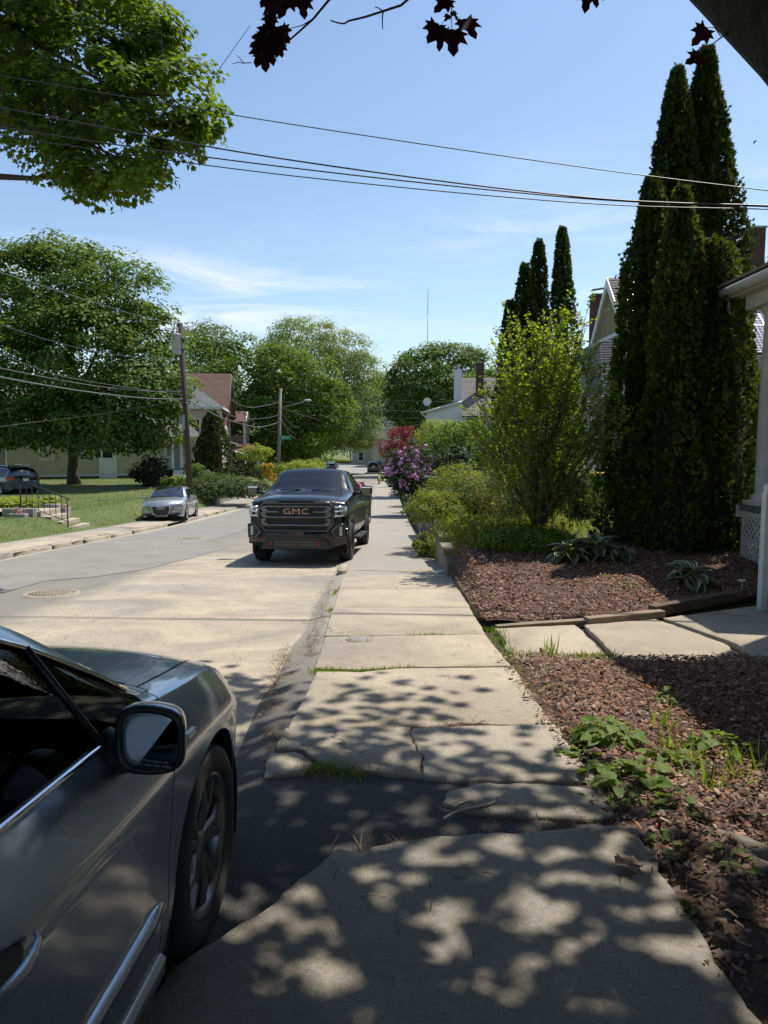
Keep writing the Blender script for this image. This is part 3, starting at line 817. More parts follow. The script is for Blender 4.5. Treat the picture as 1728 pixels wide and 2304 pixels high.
def wheel(root, x, y, r, w, rim_r, mat_rim, style=5, n=40, side=1):
    """One wheel: rim, spokes and hub, with the tyre as its sub-part. side +1: outer face towards +x."""
    M = Matrix.Translation((x, y, r)) @ Matrix.Rotation(side * math.pi / 2, 4, 'Y')
    mb = MB(); h = w / 2
    mb.lathe([(rim_r, -h*.9), (rim_r*.97, -h*.85), (rim_r*.90, -h*.5), (rim_r*.88, h*.55), (rim_r*.93, h*.80), (rim_r, h*.88), (rim_r*1.01, h*.80)], n, M)
    def spoke(a0, a1, w0, w1, z0, z1):
        c0, c1 = math.cos(a0), math.cos(a1); V = []
        for (rr, aa, ww, zz) in ((rim_r*.16, a0, w0, z0), (rim_r*.55, (a0+a1)/2, (w0+w1)/2, (z0+z1)/2 + .012), (rim_r*.93, a1, w1, z1)):
            d = Vector((math.cos(aa), math.sin(aa), 0)); t = Vector((-d.y, d.x, 0))
            for sgn, zz2 in ((-1, zz - .014), (-.7, zz), (.7, zz), (1, zz - .014)): V.append(M @ (d * rr + t * sgn * ww + Vector((0, 0, zz2))))
        F = []
        for i in (0, 4):
            for j in range(3): F.append((i+j, i+j+1, i+j+5, i+j+4))
        mb.add(V, F)
    ns = style
    for k in range(ns):
        a = 2 * math.pi * k / ns + math.pi / 2
        if style == 5:
            spoke(a - .10, a - .27, .022, .017, h*.60, h*.72); spoke(a + .10, a + .27, .022, .017, h*.60, h*.72)
        else: spoke(a, a, .03, .024, h*.60, h*.72)
    mb.lathe([(rim_r*.22, h*.25), (rim_r*.22, h*.58), (rim_r*.16, h*.68), (.0, h*.70)], 20, M)
    mb.lathe([(rim_r*.80, -h*.2), (rim_r*.80, h*.05), (.03, h*.05)], 24, M)
    wobj = mb.build('wheel', mat_rim, root)
    MB().lathe([(rim_r*.72, h*.10), (rim_r*.72, h*.16), (rim_r*.3, h*.16), (rim_r*.3, h*.10)], 24, M).build('brake_disc', MAT_DISC, wobj)
    t = MB(); pr = [(rim_r*1.0, -h*.86), (rim_r*1.06, -h*.98), ((rim_r+r)/2, -h*1.02), (r*.965, -h*.90), (r*.988, -h*.72)]
    for g in (-.40, 0, .40): pr += [(r*.998, (g-.14)*w), (r*.975, (g-.12)*w), (r*.975, (g+.0)*w - .006), (r*1.0, g*w + .004)] if abs(g) < .5 else []
    pr = [(rim_r*1.0, -h*.86), (rim_r*1.06, -h*.98), ((rim_r+r)/2, -h*1.03), (r*.965, -h*.92), (r*.99, -h*.74), (r*.999, -h*.55), (r*.974, -h*.53), (r*.974, -h*.43), (r, -h*.41), (r, -h*.06), (r*.974, -h*.05), (r*.974, h*.05), (r, h*.06),
          (r, h*.41), (r*.974, h*.43), (r*.974, h*.53), (r*.999, h*.55), (r*.99, h*.74), (r*.965, h*.92), ((rim_r+r)/2, h*1.03), (rim_r*1.06, h*.98), (rim_r*1.0, h*.86)]
    t.lathe(pr, n + 16, M); ty = t.build('tyre', rubber, wobj)
    return wobj
MAT_SPOKE = MAT('sedan_alloy', (.20, .20, .205), .32, .85)
MAT_DISC = MAT('brake_disc', (.16, .15, .14), .5, .8)

def arch_well(root, y, z, r, x0, x1):
    mb = MB(); V, F = [], []; n = 20
    for k in range(n + 1):
        a = math.pi * (-.12 + 1.24 * k / n); V += [(x0, y + r*math.cos(a), z + r*math.sin(a)), (x1, y + r*math.cos(a), z + r*math.sin(a))]
    for k in range(n): F.append((2*k, 2*k+1, 2*k+3, 2*k+2))
    c = len(V); V += [(x0, y, z)]
    for k in range(n): F.append((c, 2*k, 2*k+2))
    mb.add(V, F, True).build('wheel_well', dark_void, root)

def seat(mb, x, y, z):
    mb.box(x-.24, x+.24, y-.25, y+.25, z, z+.14, bev=.05)
    M = Matrix.Translation((x, y-.24, z+.10)) @ Matrix.Rotation(.28, 4, 'X')
    mb.box(-.24, .24, -.07, .07, 0, .60, M, bev=.05); mb.box(-.12, .12, -.05, .05, .64, .82, M, bev=.04)

# ------------------------------------------------------------------ the grey sedan beside the camera
ST = [  # y     zs   ws   zl   wl   zm   wm   zb   wb   ze   we   zt
    (-3.870, 0.360, 0.500, 0.420, 0.560, 0.660, 0.580, 0.840, 0.540, 0.900, 0.500, 0.930),
    (-3.780, 0.280, 0.720, 0.400, 0.780, 0.700, 0.800, 0.920, 0.740, 1.000, 0.660, 1.060),
    (-3.400, 0.230, 0.820, 0.400, 0.870, 0.770, 0.900, 0.980, 0.795, 1.050, 0.740, 1.130),
    (-3.000, 0.210, 0.850, 0.400, 0.890, 0.790, 0.915, 1.000, 0.827, 1.100, 0.700, 1.180),
    (-2.300, 0.190, 0.860, 0.400, 0.895, 0.800, 0.922, 1.000, 0.840, 1.360, 0.600, 1.405),
    (-1.700, 0.185, 0.860, 0.400, 0.895, 0.795, 0.922, 0.985, 0.843, 1.415, 0.600, 1.455),
    (-1.150, 0.185, 0.860, 0.400, 0.895, 0.790, 0.922, 0.972, 0.842, 1.400, 0.605, 1.440),
    (-0.800, 0.185, 0.860, 0.400, 0.895, 0.785, 0.922, 0.962, 0.837, 1.280, 0.655, 1.330),
    (-0.480, 0.185, 0.860, 0.400, 0.895, 0.780, 0.921, 0.952, 0.831, 1.110, 0.715, 1.165),
    (-0.220, 0.185, 0.860, 0.400, 0.893, 0.775, 0.918, 0.940, 0.823, 0.960, 0.775, 1.020),
    (0.000, 0.190, 0.860, 0.400, 0.890, 0.765, 0.915, 0.918, 0.832, 0.938, 0.780, 0.980),
    (0.350, 0.200, 0.855, 0.400, 0.885, 0.740, 0.905, 0.873, 0.812, 0.893, 0.752, 0.940),
    (0.620, 0.200, 0.830, 0.380, 0.860, 0.690, 0.875, 0.810, 0.795, 0.830, 0.700, 0.880),
    (0.800, 0.210, 0.760, 0.360, 0.800, 0.620, 0.810, 0.725, 0.715, 0.745, 0.630, 0.805),
    (0.900, 0.230, 0.640, 0.340, 0.690, 0.550, 0.700, 0.640, 0.620, 0.660, 0.545, 0.685),
    (0.945, 0.270, 0.480, 0.330, 0.530, 0.480, 0.540, 0.550, 0.480, 0.570, 0.420, 0.570)]
BOW = [(-3.87, -.30), (-3.3, -.12), (-2.6, 0), (-1.15, .10), (-.5, .16), (-.2, .14), (.2, .06), (.6, .16), (.945, .34)]
sh = Shell(ST, BOW, stations(-3.87, .945, .042, (-.46, -1.62, -2.66, -.20, .40, .74)), nl=26, nm=8, nt_=18)
def reg_sedan(y, r, z, x):
    nl, nm = sh.nl, sh.nm
    if r >= nl + nm:
        if y > -.24 + .0: return 'hood' if y < .66 and r >= nl + nm + 1 else ('front_fender' if y < .70 else 'front_bumper')
        if y > -1.2: return 'windscreen' if r >= nl + nm + 2 else 'a_pillar'
        if y > -2.45: return 'roof'
        if y > -3.05: return 'rear_window'
        return 'boot_lid'
    if r >= nl:
        if y > -.42: return 'a_pillar' if y < -.30 else 'front_fender'
        if y < -2.75: return 'rear_quarter'
        if r >= nl + nm - 1: return 'a_pillar' if y > -1.3 else 'roof'
        return 'side_window'
    if y > .52 and z < .66 - .12 * (y - .52): return 'front_bumper'
    if y > .72: return 'front_bumper'
    if y > -.46: return 'front_fender'
    if z < .235: return 'side_sill'
    if y > -1.62: return 'front_door'
    if y > -2.66 and not (z < .8 and y < -2.40): return 'rear_door'
    return 'rear_quarter'
grey_paint = PAINT('grey_metallic_paint', (.37, .43, .52), .80, .30, .2)
sedan_glass = GLASS('sedan_glass', (.055, .062, .066), .3)
NEAR_X, NEAR_Y = -1.495, 2.38
sedan = thing('parked_sedan', 'dark grey sedan parked beside the pavement, nearest to the viewer, seen from its passenger side', 'car', (NEAR_X, NEAR_Y, float(Rf(1.0)) - .02), 0)
sedan.rotation_euler = (math.atan(-.050), 0, R_(-2.2))
sedan.location.z = float(Rf(NEAR_Y)) + .015
mats = {k: grey_paint for k in ('hood', 'front_fender', 'front_bumper', 'a_pillar', 'roof', 'boot_lid', 'rear_quarter', 'side_sill', 'front_door', 'rear_door')}
mats.update(windscreen=sedan_glass, rear_window=sedan_glass, side_window=sedan_glass)
AR = [(0, .335, .385), (-2.75, .335, .385)]
so = sh.build(reg_sedan, mats, sedan, AR, gap=.0045)
for yy in (0, -2.75):
    for sgn in (-1, 1):
        wheel(sedan, sgn * .786, yy, .335, .225, .236, MAT_SPOKE, 5, 48, sgn)
        arch_well(sedan, yy, .335, .40, sgn * .50, sgn * .885)
# arch lips
for sgn in (-1, 1):
    for (ya, za, ra) in AR:
        mb = MB(); V, F = [], []
        for k in range(33):
            a = math.pi * (-.10 + 1.20 * k / 32); yv, zv = ya + ra*math.cos(a), za + ra*math.sin(a); xo = sh.side_x(yv, max(zv, .2)) * sgn
            V += [(xo - sgn*.004, yv, zv), (xo - sgn*.05, yv, zv), (xo - sgn*.05, ya + (ra+.012)*math.cos(a), za + (ra+.012)*math.sin(a))]
        for k in range(32): F += [(3*k, 3*k+1, 3*k+4, 3*k+3), (3*k+1, 3*k+2, 3*k+5, 3*k+4)]
        mb.add(V, F, True).build('wheel_arch_lip', black_plastic, sedan)
# trim that follows the body: bright belt strip, window frame, side moulding, sill line
def side_line(z0, z1, y0, y1, n=40, off=.004, fz=None):
    out_ = []
    for k in range(n + 1):
        t = k / n; y = y0 + (y1 - y0) * t; z = z0 + (z1 - z0) * t; out_.append((sh.side_x(y, z) + off, y, z))
    return out_
for sgn in (1, -1):
    pts = []
    for y in np.linspace(-.38, -2.85, 50): pts.append((sgn * (float(sh.fn['wb'](y)) + .006), y - float(sh.bow(y)) * .9, float(sh.fn['zb'](y)) + .004))
    mb = MB(); mb.tube(pts, .0095, 6); mb.build('belt_trim', chrome, sedan)
    pts = []
    for y in np.linspace(-.34, -2.7, 50):
        t = .86; w = float(sh.fn['wb'](y)) * (1-t) + float(sh.fn['we'](y)) * t; z = float(sh.fn['zb'](y)) * (1-t) + float(sh.fn['ze'](y)) * t
        pts.append((sgn * (w + .012), y - float(sh.bow(y)) * (w / .92) ** 2.6, z))
    mb = MB(); mb.tube(pts, .008, 6); mb.build('window_trim', chrome, sedan)
    # pillar between the quarter light and the door glass
    mb = MB(); y = -.74
    for t0, t1, yy0, yy1 in ((0, .85, -.70, -.86),):
        a_ = []
        for t, yv in ((0, -.62), (.45, -.68), (.86, -.75)):
            w = float(sh.fn['wb'](yv)) * (1-t) + float(sh.fn['we'](yv)) * t; z = float(sh.fn['zb'](yv)) * (1-t) + float(sh.fn['ze'](yv)) * t
            a_.append((sgn * (w + .013), yv - float(sh.bow(yv)) * (w / .92) ** 2.6, z))
        mb.tube(a_, .010, 6)
    mb.build('window_divider', black_plastic, sedan)
    mb = MB(); a_ = []
    for t in (0, .3, .6, .86):
        yv = -1.62 - .10 * t; w = float(sh.fn['wb'](yv)) * (1-t) + float(sh.fn['we'](yv)) * t; z = float(sh.fn['zb'](yv)) * (1-t) + float(sh.fn['ze'](yv)) * t
        a_.append((sgn * (w + .008), yv - float(sh.bow(yv)) * .4, z))
    mb.tube(a_, .035, 6); mb.build('door_pillar', black_plastic, sedan)
    # side moulding
    for (ya, yb) in ((-.50, -1.58), (-1.66, -2.30)):
        V, F = [], []
        pl = side_line(.425, .405, ya, yb, 30)
        for k, (x, y, z) in enumerate(pl):
            e = min(1, min(k, 30 - k) / 2.0 + .25)
            V += [(sgn * (x - .003), y, z - .026 * e), (sgn * (x + .010 * e), y, z - .018 * e), (sgn * (x + .013 * e), y, z + .016 * e), (sgn * (x - .003), y, z + .024 * e)]
        for k in range(30):
            for j in range(3): F.append((4*k+j, 4*k+j+1, 4*k+j+5, 4*k+j+4))
        MB().add(V, F, True).build('side_moulding', grey_paint, sedan)
    V, F = [], []                                               # sill skirt
    for k in range(41):
        y = -.46 - 1.85 * k / 40; x = sh.side_x(y, .24)
        V += [(sgn * (x - .004), y, .262), (sgn * (x + .018), y, .246), (sgn * (x + .016), y, .20), (sgn * (x - .05), y, .165)]
    for k in range(40):
        for j in range(3): F.append((4*k+j, 4*k+j+1, 4*k+j+5, 4*k+j+4))
    MB().add(V, F, True).build('side_skirt', grey_paint, sedan)
    for yv in (-1.32, -2.32):                                    # handles with their cups
        x = sh.side_x(yv, .80); d = so[('front_door' if yv > -1.62 else 'rear_door') + ('' if sgn > 0 else '|')]
        V, F = [], []
        for k in range(13):
            t = k / 12; y = yv + .105 - .21 * t; b_ = math.sin(math.pi * t) ** .5 if 0 < t < 1 else 0
            for a in range(8):
                an = 2 * math.pi * a / 8
                V.append((sgn * (x + .008 + .030 * b_ + .009 * math.cos(an) * (.5 + .5 * b_)), y, .805 + .016 * math.sin(an) * (.6 + .4 * b_)))
        for k in range(12):
            for a in range(8): F.append((8*k + a, 8*k + (a+1) % 8, 8*(k+1) + (a+1) % 8, 8*(k+1) + a))
        h_ = MB().add(V, F, True).build('handle', grey_paint, d)
        V, F = [], []
        for k in range(9):
            for a in range(17):
                an = 2 * math.pi * a / 16; rr = k / 8
                V.append((sgn * (sh.side_x(yv, .80) + .004 - .0 * (1 - rr ** 2)), yv + .075 * rr * math.cos(an), .798 + .040 * rr * math.sin(an)))
        for k in range(8):
            for a in range(16): F.append((17*k + a, 17*k + a + 1, 17*(k+1) + a + 1, 17*(k+1) + a))
        MB().add(V, F, True).build('handle_cup', MAT('handle_cup_shadow', (.05, .052, .056), .35), d)
# door mirrors
for sgn in (1, -1):
    cx, cy, cz = sgn * .988, -.76, 1.005
    bm = bmesh.new(); bmesh.ops.create_cube(bm, size=1); bmesh.ops.subdivide_edges(bm, edges=bm.edges[:], cuts=5, use_grid_fill=True)
    for v in bm.verts:
        u, y_, w = v.co.x * 2 * sgn, v.co.y * 2, v.co.z * 2          # u: outward, y_: forward, w: up
        l = (abs(u) ** 4 + abs(w) ** 4) ** .25; q = max(abs(u), abs(w))
        if l > 1e-6: u, w = u * q / l * 1.0, w * q / l * 1.0
        f = (y_ + 1) / 2; k = 1 - .42 * f ** 2.2
        sx = .080 * k; sz = (.078 - .012 * u * (1 if u > 0 else .3)) * k
        v.co = (cx + sgn * (u * sx - .015 * f), cy + (y_ * .055 if y_ < .98 else .055 * y_) + .012 * f, cz + w * sz - .02 * (1 if w < 0 else -.2) * (u * .35 + .0))
    me = bpy.data.meshes.new('mirror'); bm.to_mesh(me); bm.free(); me.materials.append(grey_paint)
    for p in me.polygons: p.use_smooth = True
    mir = link('door_mirror', me, sedan)
    # black rim + glass facing back
    def mring(sc_, y):
        out_ = []
        for a in range(28):
            an = 2 * math.pi * a / 28; cu, su = math.cos(an), math.sin(an)
            l = (abs(cu) ** 4 + abs(su) ** 4) ** .25; u, w = cu / l, su / l
            out_.append((cx + sgn * u * .077 * sc_, y, cz + w * (.076 - .012 * u * (1 if u > 0 else .3)) * sc_ - .02 * (1 if w < 0 else -.2) * u * .35))
        return out_
    V = mring(1.03, cy - .048) + mring(1.02, cy - .066) + mring(.86, cy - .064) + mring(.84, cy - .052); F = []
    for r_ in range(3):
        for a in range(28): F.append((r_*28 + a, r_*28 + (a+1) % 28, (r_+1)*28 + (a+1) % 28, (r_+1)*28 + a))
    MB().add(V, F, True).build('mirror_rim', black_plastic, mir)
    V = [(x, y - (x - cx) * .21 + (z - cz) * .16, z) for x, y, z in mring(.85, cy - .052)]; MB().add(V, [tuple(range(28))]).build('mirror_glass', MAT('mirror_dark_tint', (.055, .063, .075), .02, 1.0), mir)  # glass colour darkened in place of the dark surroundings it would reflect
    mb = MB(); mb.tube([(sgn * .825, -.70, .945), (sgn * .885, -.715, .928), (sgn * .945, -.735, .945), (sgn * .965, -.745, .985)], [.05, .046, .036, .03], 10)
    mb.build('mirror_arm', black_plastic, mir)
    MB().box(cx + sgn*.074 - .008, cx + sgn*.074 + .008, cy - .03, cy + .03, cz - .012, cz + .004, bev=.004).build('turn_lamp', MAT('clear_lamp', (.6, .6, .58), .15), mir)
    if sgn == 1:
        mt = MAT('etched_lettering', (.30, .31, .33), .5)
        for k_, ln_ in enumerate(('OBJECTS IN MIRROR ARE', 'CLOSER THAN THEY APPEAR')):
            text_mesh('etched_text', ln_, .0075, mt, mir, Matrix.Translation((cx + .008, cy - .069, cz - .044 - .0095 * k_)) @ Matrix.Rotation(-.207, 4, 'Z') @ Matrix.Rotation(math.pi/2, 4, 'X'), .0002)
# headlamps, grille, plate lamp, bumper reflector, wipers, cabin
lamp_glass = MAT('lamp_glass', (.55, .56, .57), .06, .3, coat=1)
for sgn in (1, -1):
    V, F = [], []
    for k in range(13):
        t = k / 12; y = .42 + .44 * t
        i = int(np.argmin(np.abs(sh.half[:, sh.nl - 4, 1] - (y - .10))))
        a, c = sh.half[i, sh.nl - 5], sh.half[i, min(sh.nl + sh.nm, sh.nr - 1)]
        h0, h1 = (.75 - .55 * t, .96 - .05 * t)
        for s_ in (0, .5, 1):
            f = h0 + (h1 - h0) * s_; p = a + (c - a) * f; V.append((sgn * (p[0] + .010 * (1 - abs(2*s_-1)) + .004), p[1] + .006, p[2] + .006))
    for k in range(12):
        for j in range(2): F.append((3*k+j, 3*k+j+1, 3*k+j+4, 3*k+j+3))
    MB().add(V, F, True).build('headlight', lamp_glass, sedan)
    V, F = [], []
    for k in range(9):                                          # pale splitter fin low on the bumper corner
        t = k / 8; y = .50 + .32 * t; i = int(np.argmin(np.abs(sh.half[:, 4, 1] - y))); p = sh.half[i, 5]
        V += [(sgn * (p[0] + .002), y, .27), (sgn * (p[0] + .020), y, .29), (sgn * (p[0] + .018), y, .325), (sgn * (p[0] + .0), y, .335)]
    for k in range(8):
        for j in range(3): F.append((4*k+j, 4*k+j+1, 4*k+j+5, 4*k+j+4))
    MB().add(V, F, True).build('bumper_fin', MAT('fin_paint', (.40, .40, .40), .3, coat=1), sedan)
for x in (-.38, .38):
    for yv in (-1.35, -2.2): mb = MB(); seat(mb, x, yv, .33); mb.build('seat', interior, sedan)
mb = MB(); mb.box(-.74, .74, -.95, -.30, .55, .90, bev=.08); mb.box(-.10, .10, -1.5, -.9, .3, .62, bev=.04)
for x in (-.80, .80): mb.box(x - .035, x + .035, -2.4, -.5, .35, .93, bev=.02)
mb.box(-.8, .8, -2.9, -.2, .22, .30)
mb.tube([(-.38 + .18 * math.cos(a), -1.0 + .06 * math.sin(a), .86 + .17 * math.sin(a)) for a in np.linspace(0, 2 * math.pi, 25)], .015, 6)
mb.build('dashboard', interior, sedan)
MB().box(-.62, .62, -3.72, .80, .16, .24).build('underbody', dark_void, sedan)
for x0 in (-.05, .5): mb = MB(); mb.tube([(x0, -.17, 1.005), (x0 - .25, -.235, 1.035), (x0 - .55, -.27, 1.02)], [.010, .008, .005], 6); mb.build('wiper', black_plastic, sedan)
# ------------------------------------------------------------------ black pickup
TR = [  # y     zs   ws   zl   wl   zm   wm   zb   wb   ze   we   zt
    (-4.95, .62, .92, .75, .95, 1.05, .98, 1.41, .96, 1.42, .92, 1.42),
    (-4.80, .58, .95, .72, .985, 1.08, 1.01, 1.43, .985, 1.445, .94, 1.445),
    (-2.52, .56, .95, .70, .985, 1.08, 1.01, 1.43, .985, 1.445, .94, 1.445),
    (-2.44, .55, .95, .70, .985, 1.08, 1.01, 1.43, .985, 1.50, .92, 1.52),
    (-2.30, .54, .95, .70, .985, 1.08, 1.01, 1.43, .980, 1.86, .72, 1.92),
    (-1.70, .53, .95, .70, .985, 1.08, 1.01, 1.43, .980, 1.90, .70, 1.965),
    (-1.15, .53, .95, .70, .985, 1.08, 1.01, 1.42, .978, 1.89, .70, 1.955),
    (-.70, .53, .95, .70, .985, 1.08, 1.01, 1.405, .972, 1.655, .775, 1.715),
    (-.32, .53, .95, .70, .985, 1.07, 1.01, 1.385, .965, 1.425, .845, 1.475),
    (.0, .53, .95, .70, .985, 1.05, 1.01, 1.345, .962, 1.375, .84, 1.435),
    (.55, .52, .95, .70, .985, 1.03, 1.005, 1.275, .952, 1.305, .83, 1.375),
    (.80, .50, .93, .66, .97, 1.00, .985, 1.225, .925, 1.250, .80, 1.310),
    (.90, .48, .88, .62, .93, .95, .945, 1.150, .880, 1.170, .76, 1.225),
    (.94, .48, .85, .60, .90, .93, .91, 1.08, .85, 1.10, .74, 1.14)]
TB = [(-4.95, 0), (-1.2, .02), (-.6, .10), (-.3, .12), (.2, .03), (.6, .06), (.94, .16)]
ts = Shell(TR, TB, stations(-4.95, .94, .07, (-.50, -1.42, -2.36, -.28, .62)), nl=18, nm=6, nt_=14, crown=3.0)
def reg_truck(y, r, z, x):
    nl, nm = ts.nl, ts.nm
    if r >= nl + nm:
        if y > -.32: return 'hood' if r >= nl + nm + 1 else 'front_fender'
        if y > -1.15: return 'windscreen' if r >= nl + nm + 2 else 'a_pillar'
        if y > -2.36: return 'roof'
        return 'bed_cover'
    if r >= nl:
        if y > -.42: return 'front_fender'
        if y < -2.36: return 'bed_side'
        if r >= nl + nm - 1 or y > -.62 or -1.46 < y < -1.36 or y < -2.22: return 'a_pillar'
        return 'side_window' if y > -1.42 else 'rear_side_window'
    if y > -.50: return 'front_fender'
    if y > -1.42: return 'front_door'
    if y > -2.36: return 'rear_door'
    return 'bed_side'
black_paint = PAINT('black_gloss_paint', (.006, .0065, .008), .0, .25); black_paint.node_tree.nodes['Principled BSDF'].inputs['Coat Weight'].default_value = .55; black_paint.node_tree.nodes['Principled BSDF'].inputs['Specular IOR Level'].default_value = .3
truck = thing('pickup_truck', 'black pickup truck facing the viewer, parked half on the pavement', 'truck')
tmats = {k: black_paint for k in ('hood', 'front_fender', 'a_pillar', 'roof', 'bed_side', 'front_door', 'rear_door')}
tmats.update(windscreen=GLASS('truck_glass', (.22, .25, .27), ior=1.85), side_window=dark_glass, rear_side_window=dark_glass, bed_cover=black_plastic)
to = ts.build(reg_truck, tmats, truck, [(0, .41, .50), (-3.75, .41, .50)], gap=.005)
for yy in (0, -3.75):
    for sgn in (-1, 1):
        wheel(truck, sgn * .87, yy, .41, .275, .245, dark_alloy, 6, 36, sgn); arch_well(truck, yy, .41, .51, sgn * .55, sgn * .97)
        V, F = [], []
        for k in range(29):
            a = math.pi * (-.12 + 1.24 * k / 28); yv, zv = yy + .50*math.cos(a), .41 + .50*math.sin(a)
            x = ts.side_x(yv, max(zv, .55))
            V += [(sgn * (x + .012), yv, zv), (sgn * (x + .016), yy + .555*math.cos(a), .41 + .555*math.sin(a)), (sgn * (x - .02), yy + .565*math.cos(a), .41 + .565*math.sin(a)), (sgn * (x - .06), yv, zv)]
        for k in range(28):
            for j in range(4): F.append((4*k+j, 4*k+(j+1) % 4, 4*k+4+(j+1) % 4, 4*k+4+j))
        MB().add(V, F, True).build('wheel_arch_trim', black_plastic, truck)
dchrome = MAT('dark_chrome', (.20, .20, .215), .16, 1.0)
gloss_black = MAT('gloss_black', (.012, .012, .013), .12, coat=1)
FY = .955
def fbox(mb, x0, x1, z0, z1, y0, y1, bev=.008): mb.box(x0, x1, y0, y1, z0, z1, bev=bev)
# front mask, built from the bottom up
mb = MB(); mb.prism([(-.86, .60), (.86, .60), (.90, .80), (.88, 1.05), (.82, 1.16), (-.82, 1.16), (-.88, 1.05), (-.90, .80)], -FY, -.80, Matrix.Rotation(math.pi/2, 4, 'X'))
mb.build('front_mask', black_paint, truck)
# bumper: wrap-round shape
V, F = [], []
xs_ = np.linspace(-1, 1, 33)
prof = [(.30, .80), (.335, .93), (.42, .985), (.60, 1.00), (.70, .985), (.74, .95), (.745, .86)]
for x in xs_:
    bk = .20 * abs(x) ** 3.2
    for (z, y) in prof: V.append((x * (.985 if z > .35 else .93), y - bk, z + (.10 * max(0, abs(x) - .72) / .28 if z < .4 else 0)))
n = len(prof)
for i in range(32):
    for j in range(n - 1): F.append((i*n + j, (i+1)*n + j, (i+1)*n + j + 1, i*n + j + 1))
bump_ = MB().add(V, F, True).build('front_bumper', black_paint, truck)
mb = MB(); mb.prism([(-.70, .335), (.70, .335), (.60, .50), (.42, .56), (-.42, .56), (-.60, .50)], -1.012, -.95, Matrix.Rotation(math.pi/2, 4, 'X')); mb.build('lower_intake', black_plastic, bump_)
for z in (.40, .46): MB().box(-.42, .42, .99, 1.018, z, z + .022).build('intake_bar', gloss_black, bump_)
red_hook = MAT('red_tow_hook', (.45, .02, .02), .4)
for x in (-.47, .47):
    MB().tube([(x, .99, .395), (x, 1.03, .40), (x, 1.045, .44), (x, 1.03, .48), (x, .99, .485)], .015, 8).build('tow_hook', red_hook, bump_)
# grille
mb = MB(); mb.prism([(-.60, .70), (.60, .70), (.72, .86), (.72, 1.10), (.64, 1.215), (-.64, 1.215), (-.72, 1.10), (-.72, .86)], -.965, -.90, Matrix.Rotation(math.pi/2, 4, 'X'))
gr = mb.build('grille', MAT('grille_mesh', (.006, .006, .007), .6), truck)
ol = [(-.60, .69), (.60, .69), (.735, .85), (.735, 1.11), (.65, 1.23), (-.65, 1.23), (-.735, 1.11), (-.735, .85)]
MB().tube([(x, .975, z) for x, z in ol + ol[:1]], .028, 8, False).build('grille_surround', gloss_black, gr)
for (z, gapx) in ((1.165, 0), (.955, 0), (.80, 0)):
    MB().box(-.66, .66, .955, .992, z - .014, z + .014, bev=.006).build('grille_bar', dchrome, gr)
for sgn in (-1, 1):
    for z in (1.06,):
        MB().box(min(sgn*.34, sgn*.66), max(sgn*.34, sgn*.66), .955, .990, z - .016, z + .016, bev=.006).build('grille_bar', dchrome, gr)
    for (za, zb2) in ((1.16, 1.07), (1.05, .955), (.93, .80)):
        MB().prism([(sgn*.60, za), (sgn*.70, za - .01), (sgn*.69, (za+zb2)/2), (sgn*.68, zb2 + .01), (sgn*.57, zb2), (sgn*.55, zb2 + .03), (sgn*.645, (za+zb2)/2), (sgn*.58, za - .03)][::sgn], -.998, -.95, Matrix.Rotation(math.pi/2, 4, 'X')).build('grille_hook', dchrome, gr)
MB().box(-.28, .28, .95, .985, 1.01, 1.12, bev=.01).build('badge_plate', gloss_black, gr)
text_mesh('badge_letters', 'GMC', .165, MAT('red_badge', (.58, .30, .25), .25, .7), gr, Matrix.Translation((0, .993, 1.063)) @ Matrix.Rotation(math.pi, 4, 'Z') @ Matrix.Rotation(math.pi/2, 4, 'X'), .010, 1.35, .0, 1.08)
MB().box(-.36, .36, .84, .99, 1.262, 1.275, bev=.004).build('hood_slot', MAT('hood_slot_dark', (.004, .004, .004), .5), to['hood'])
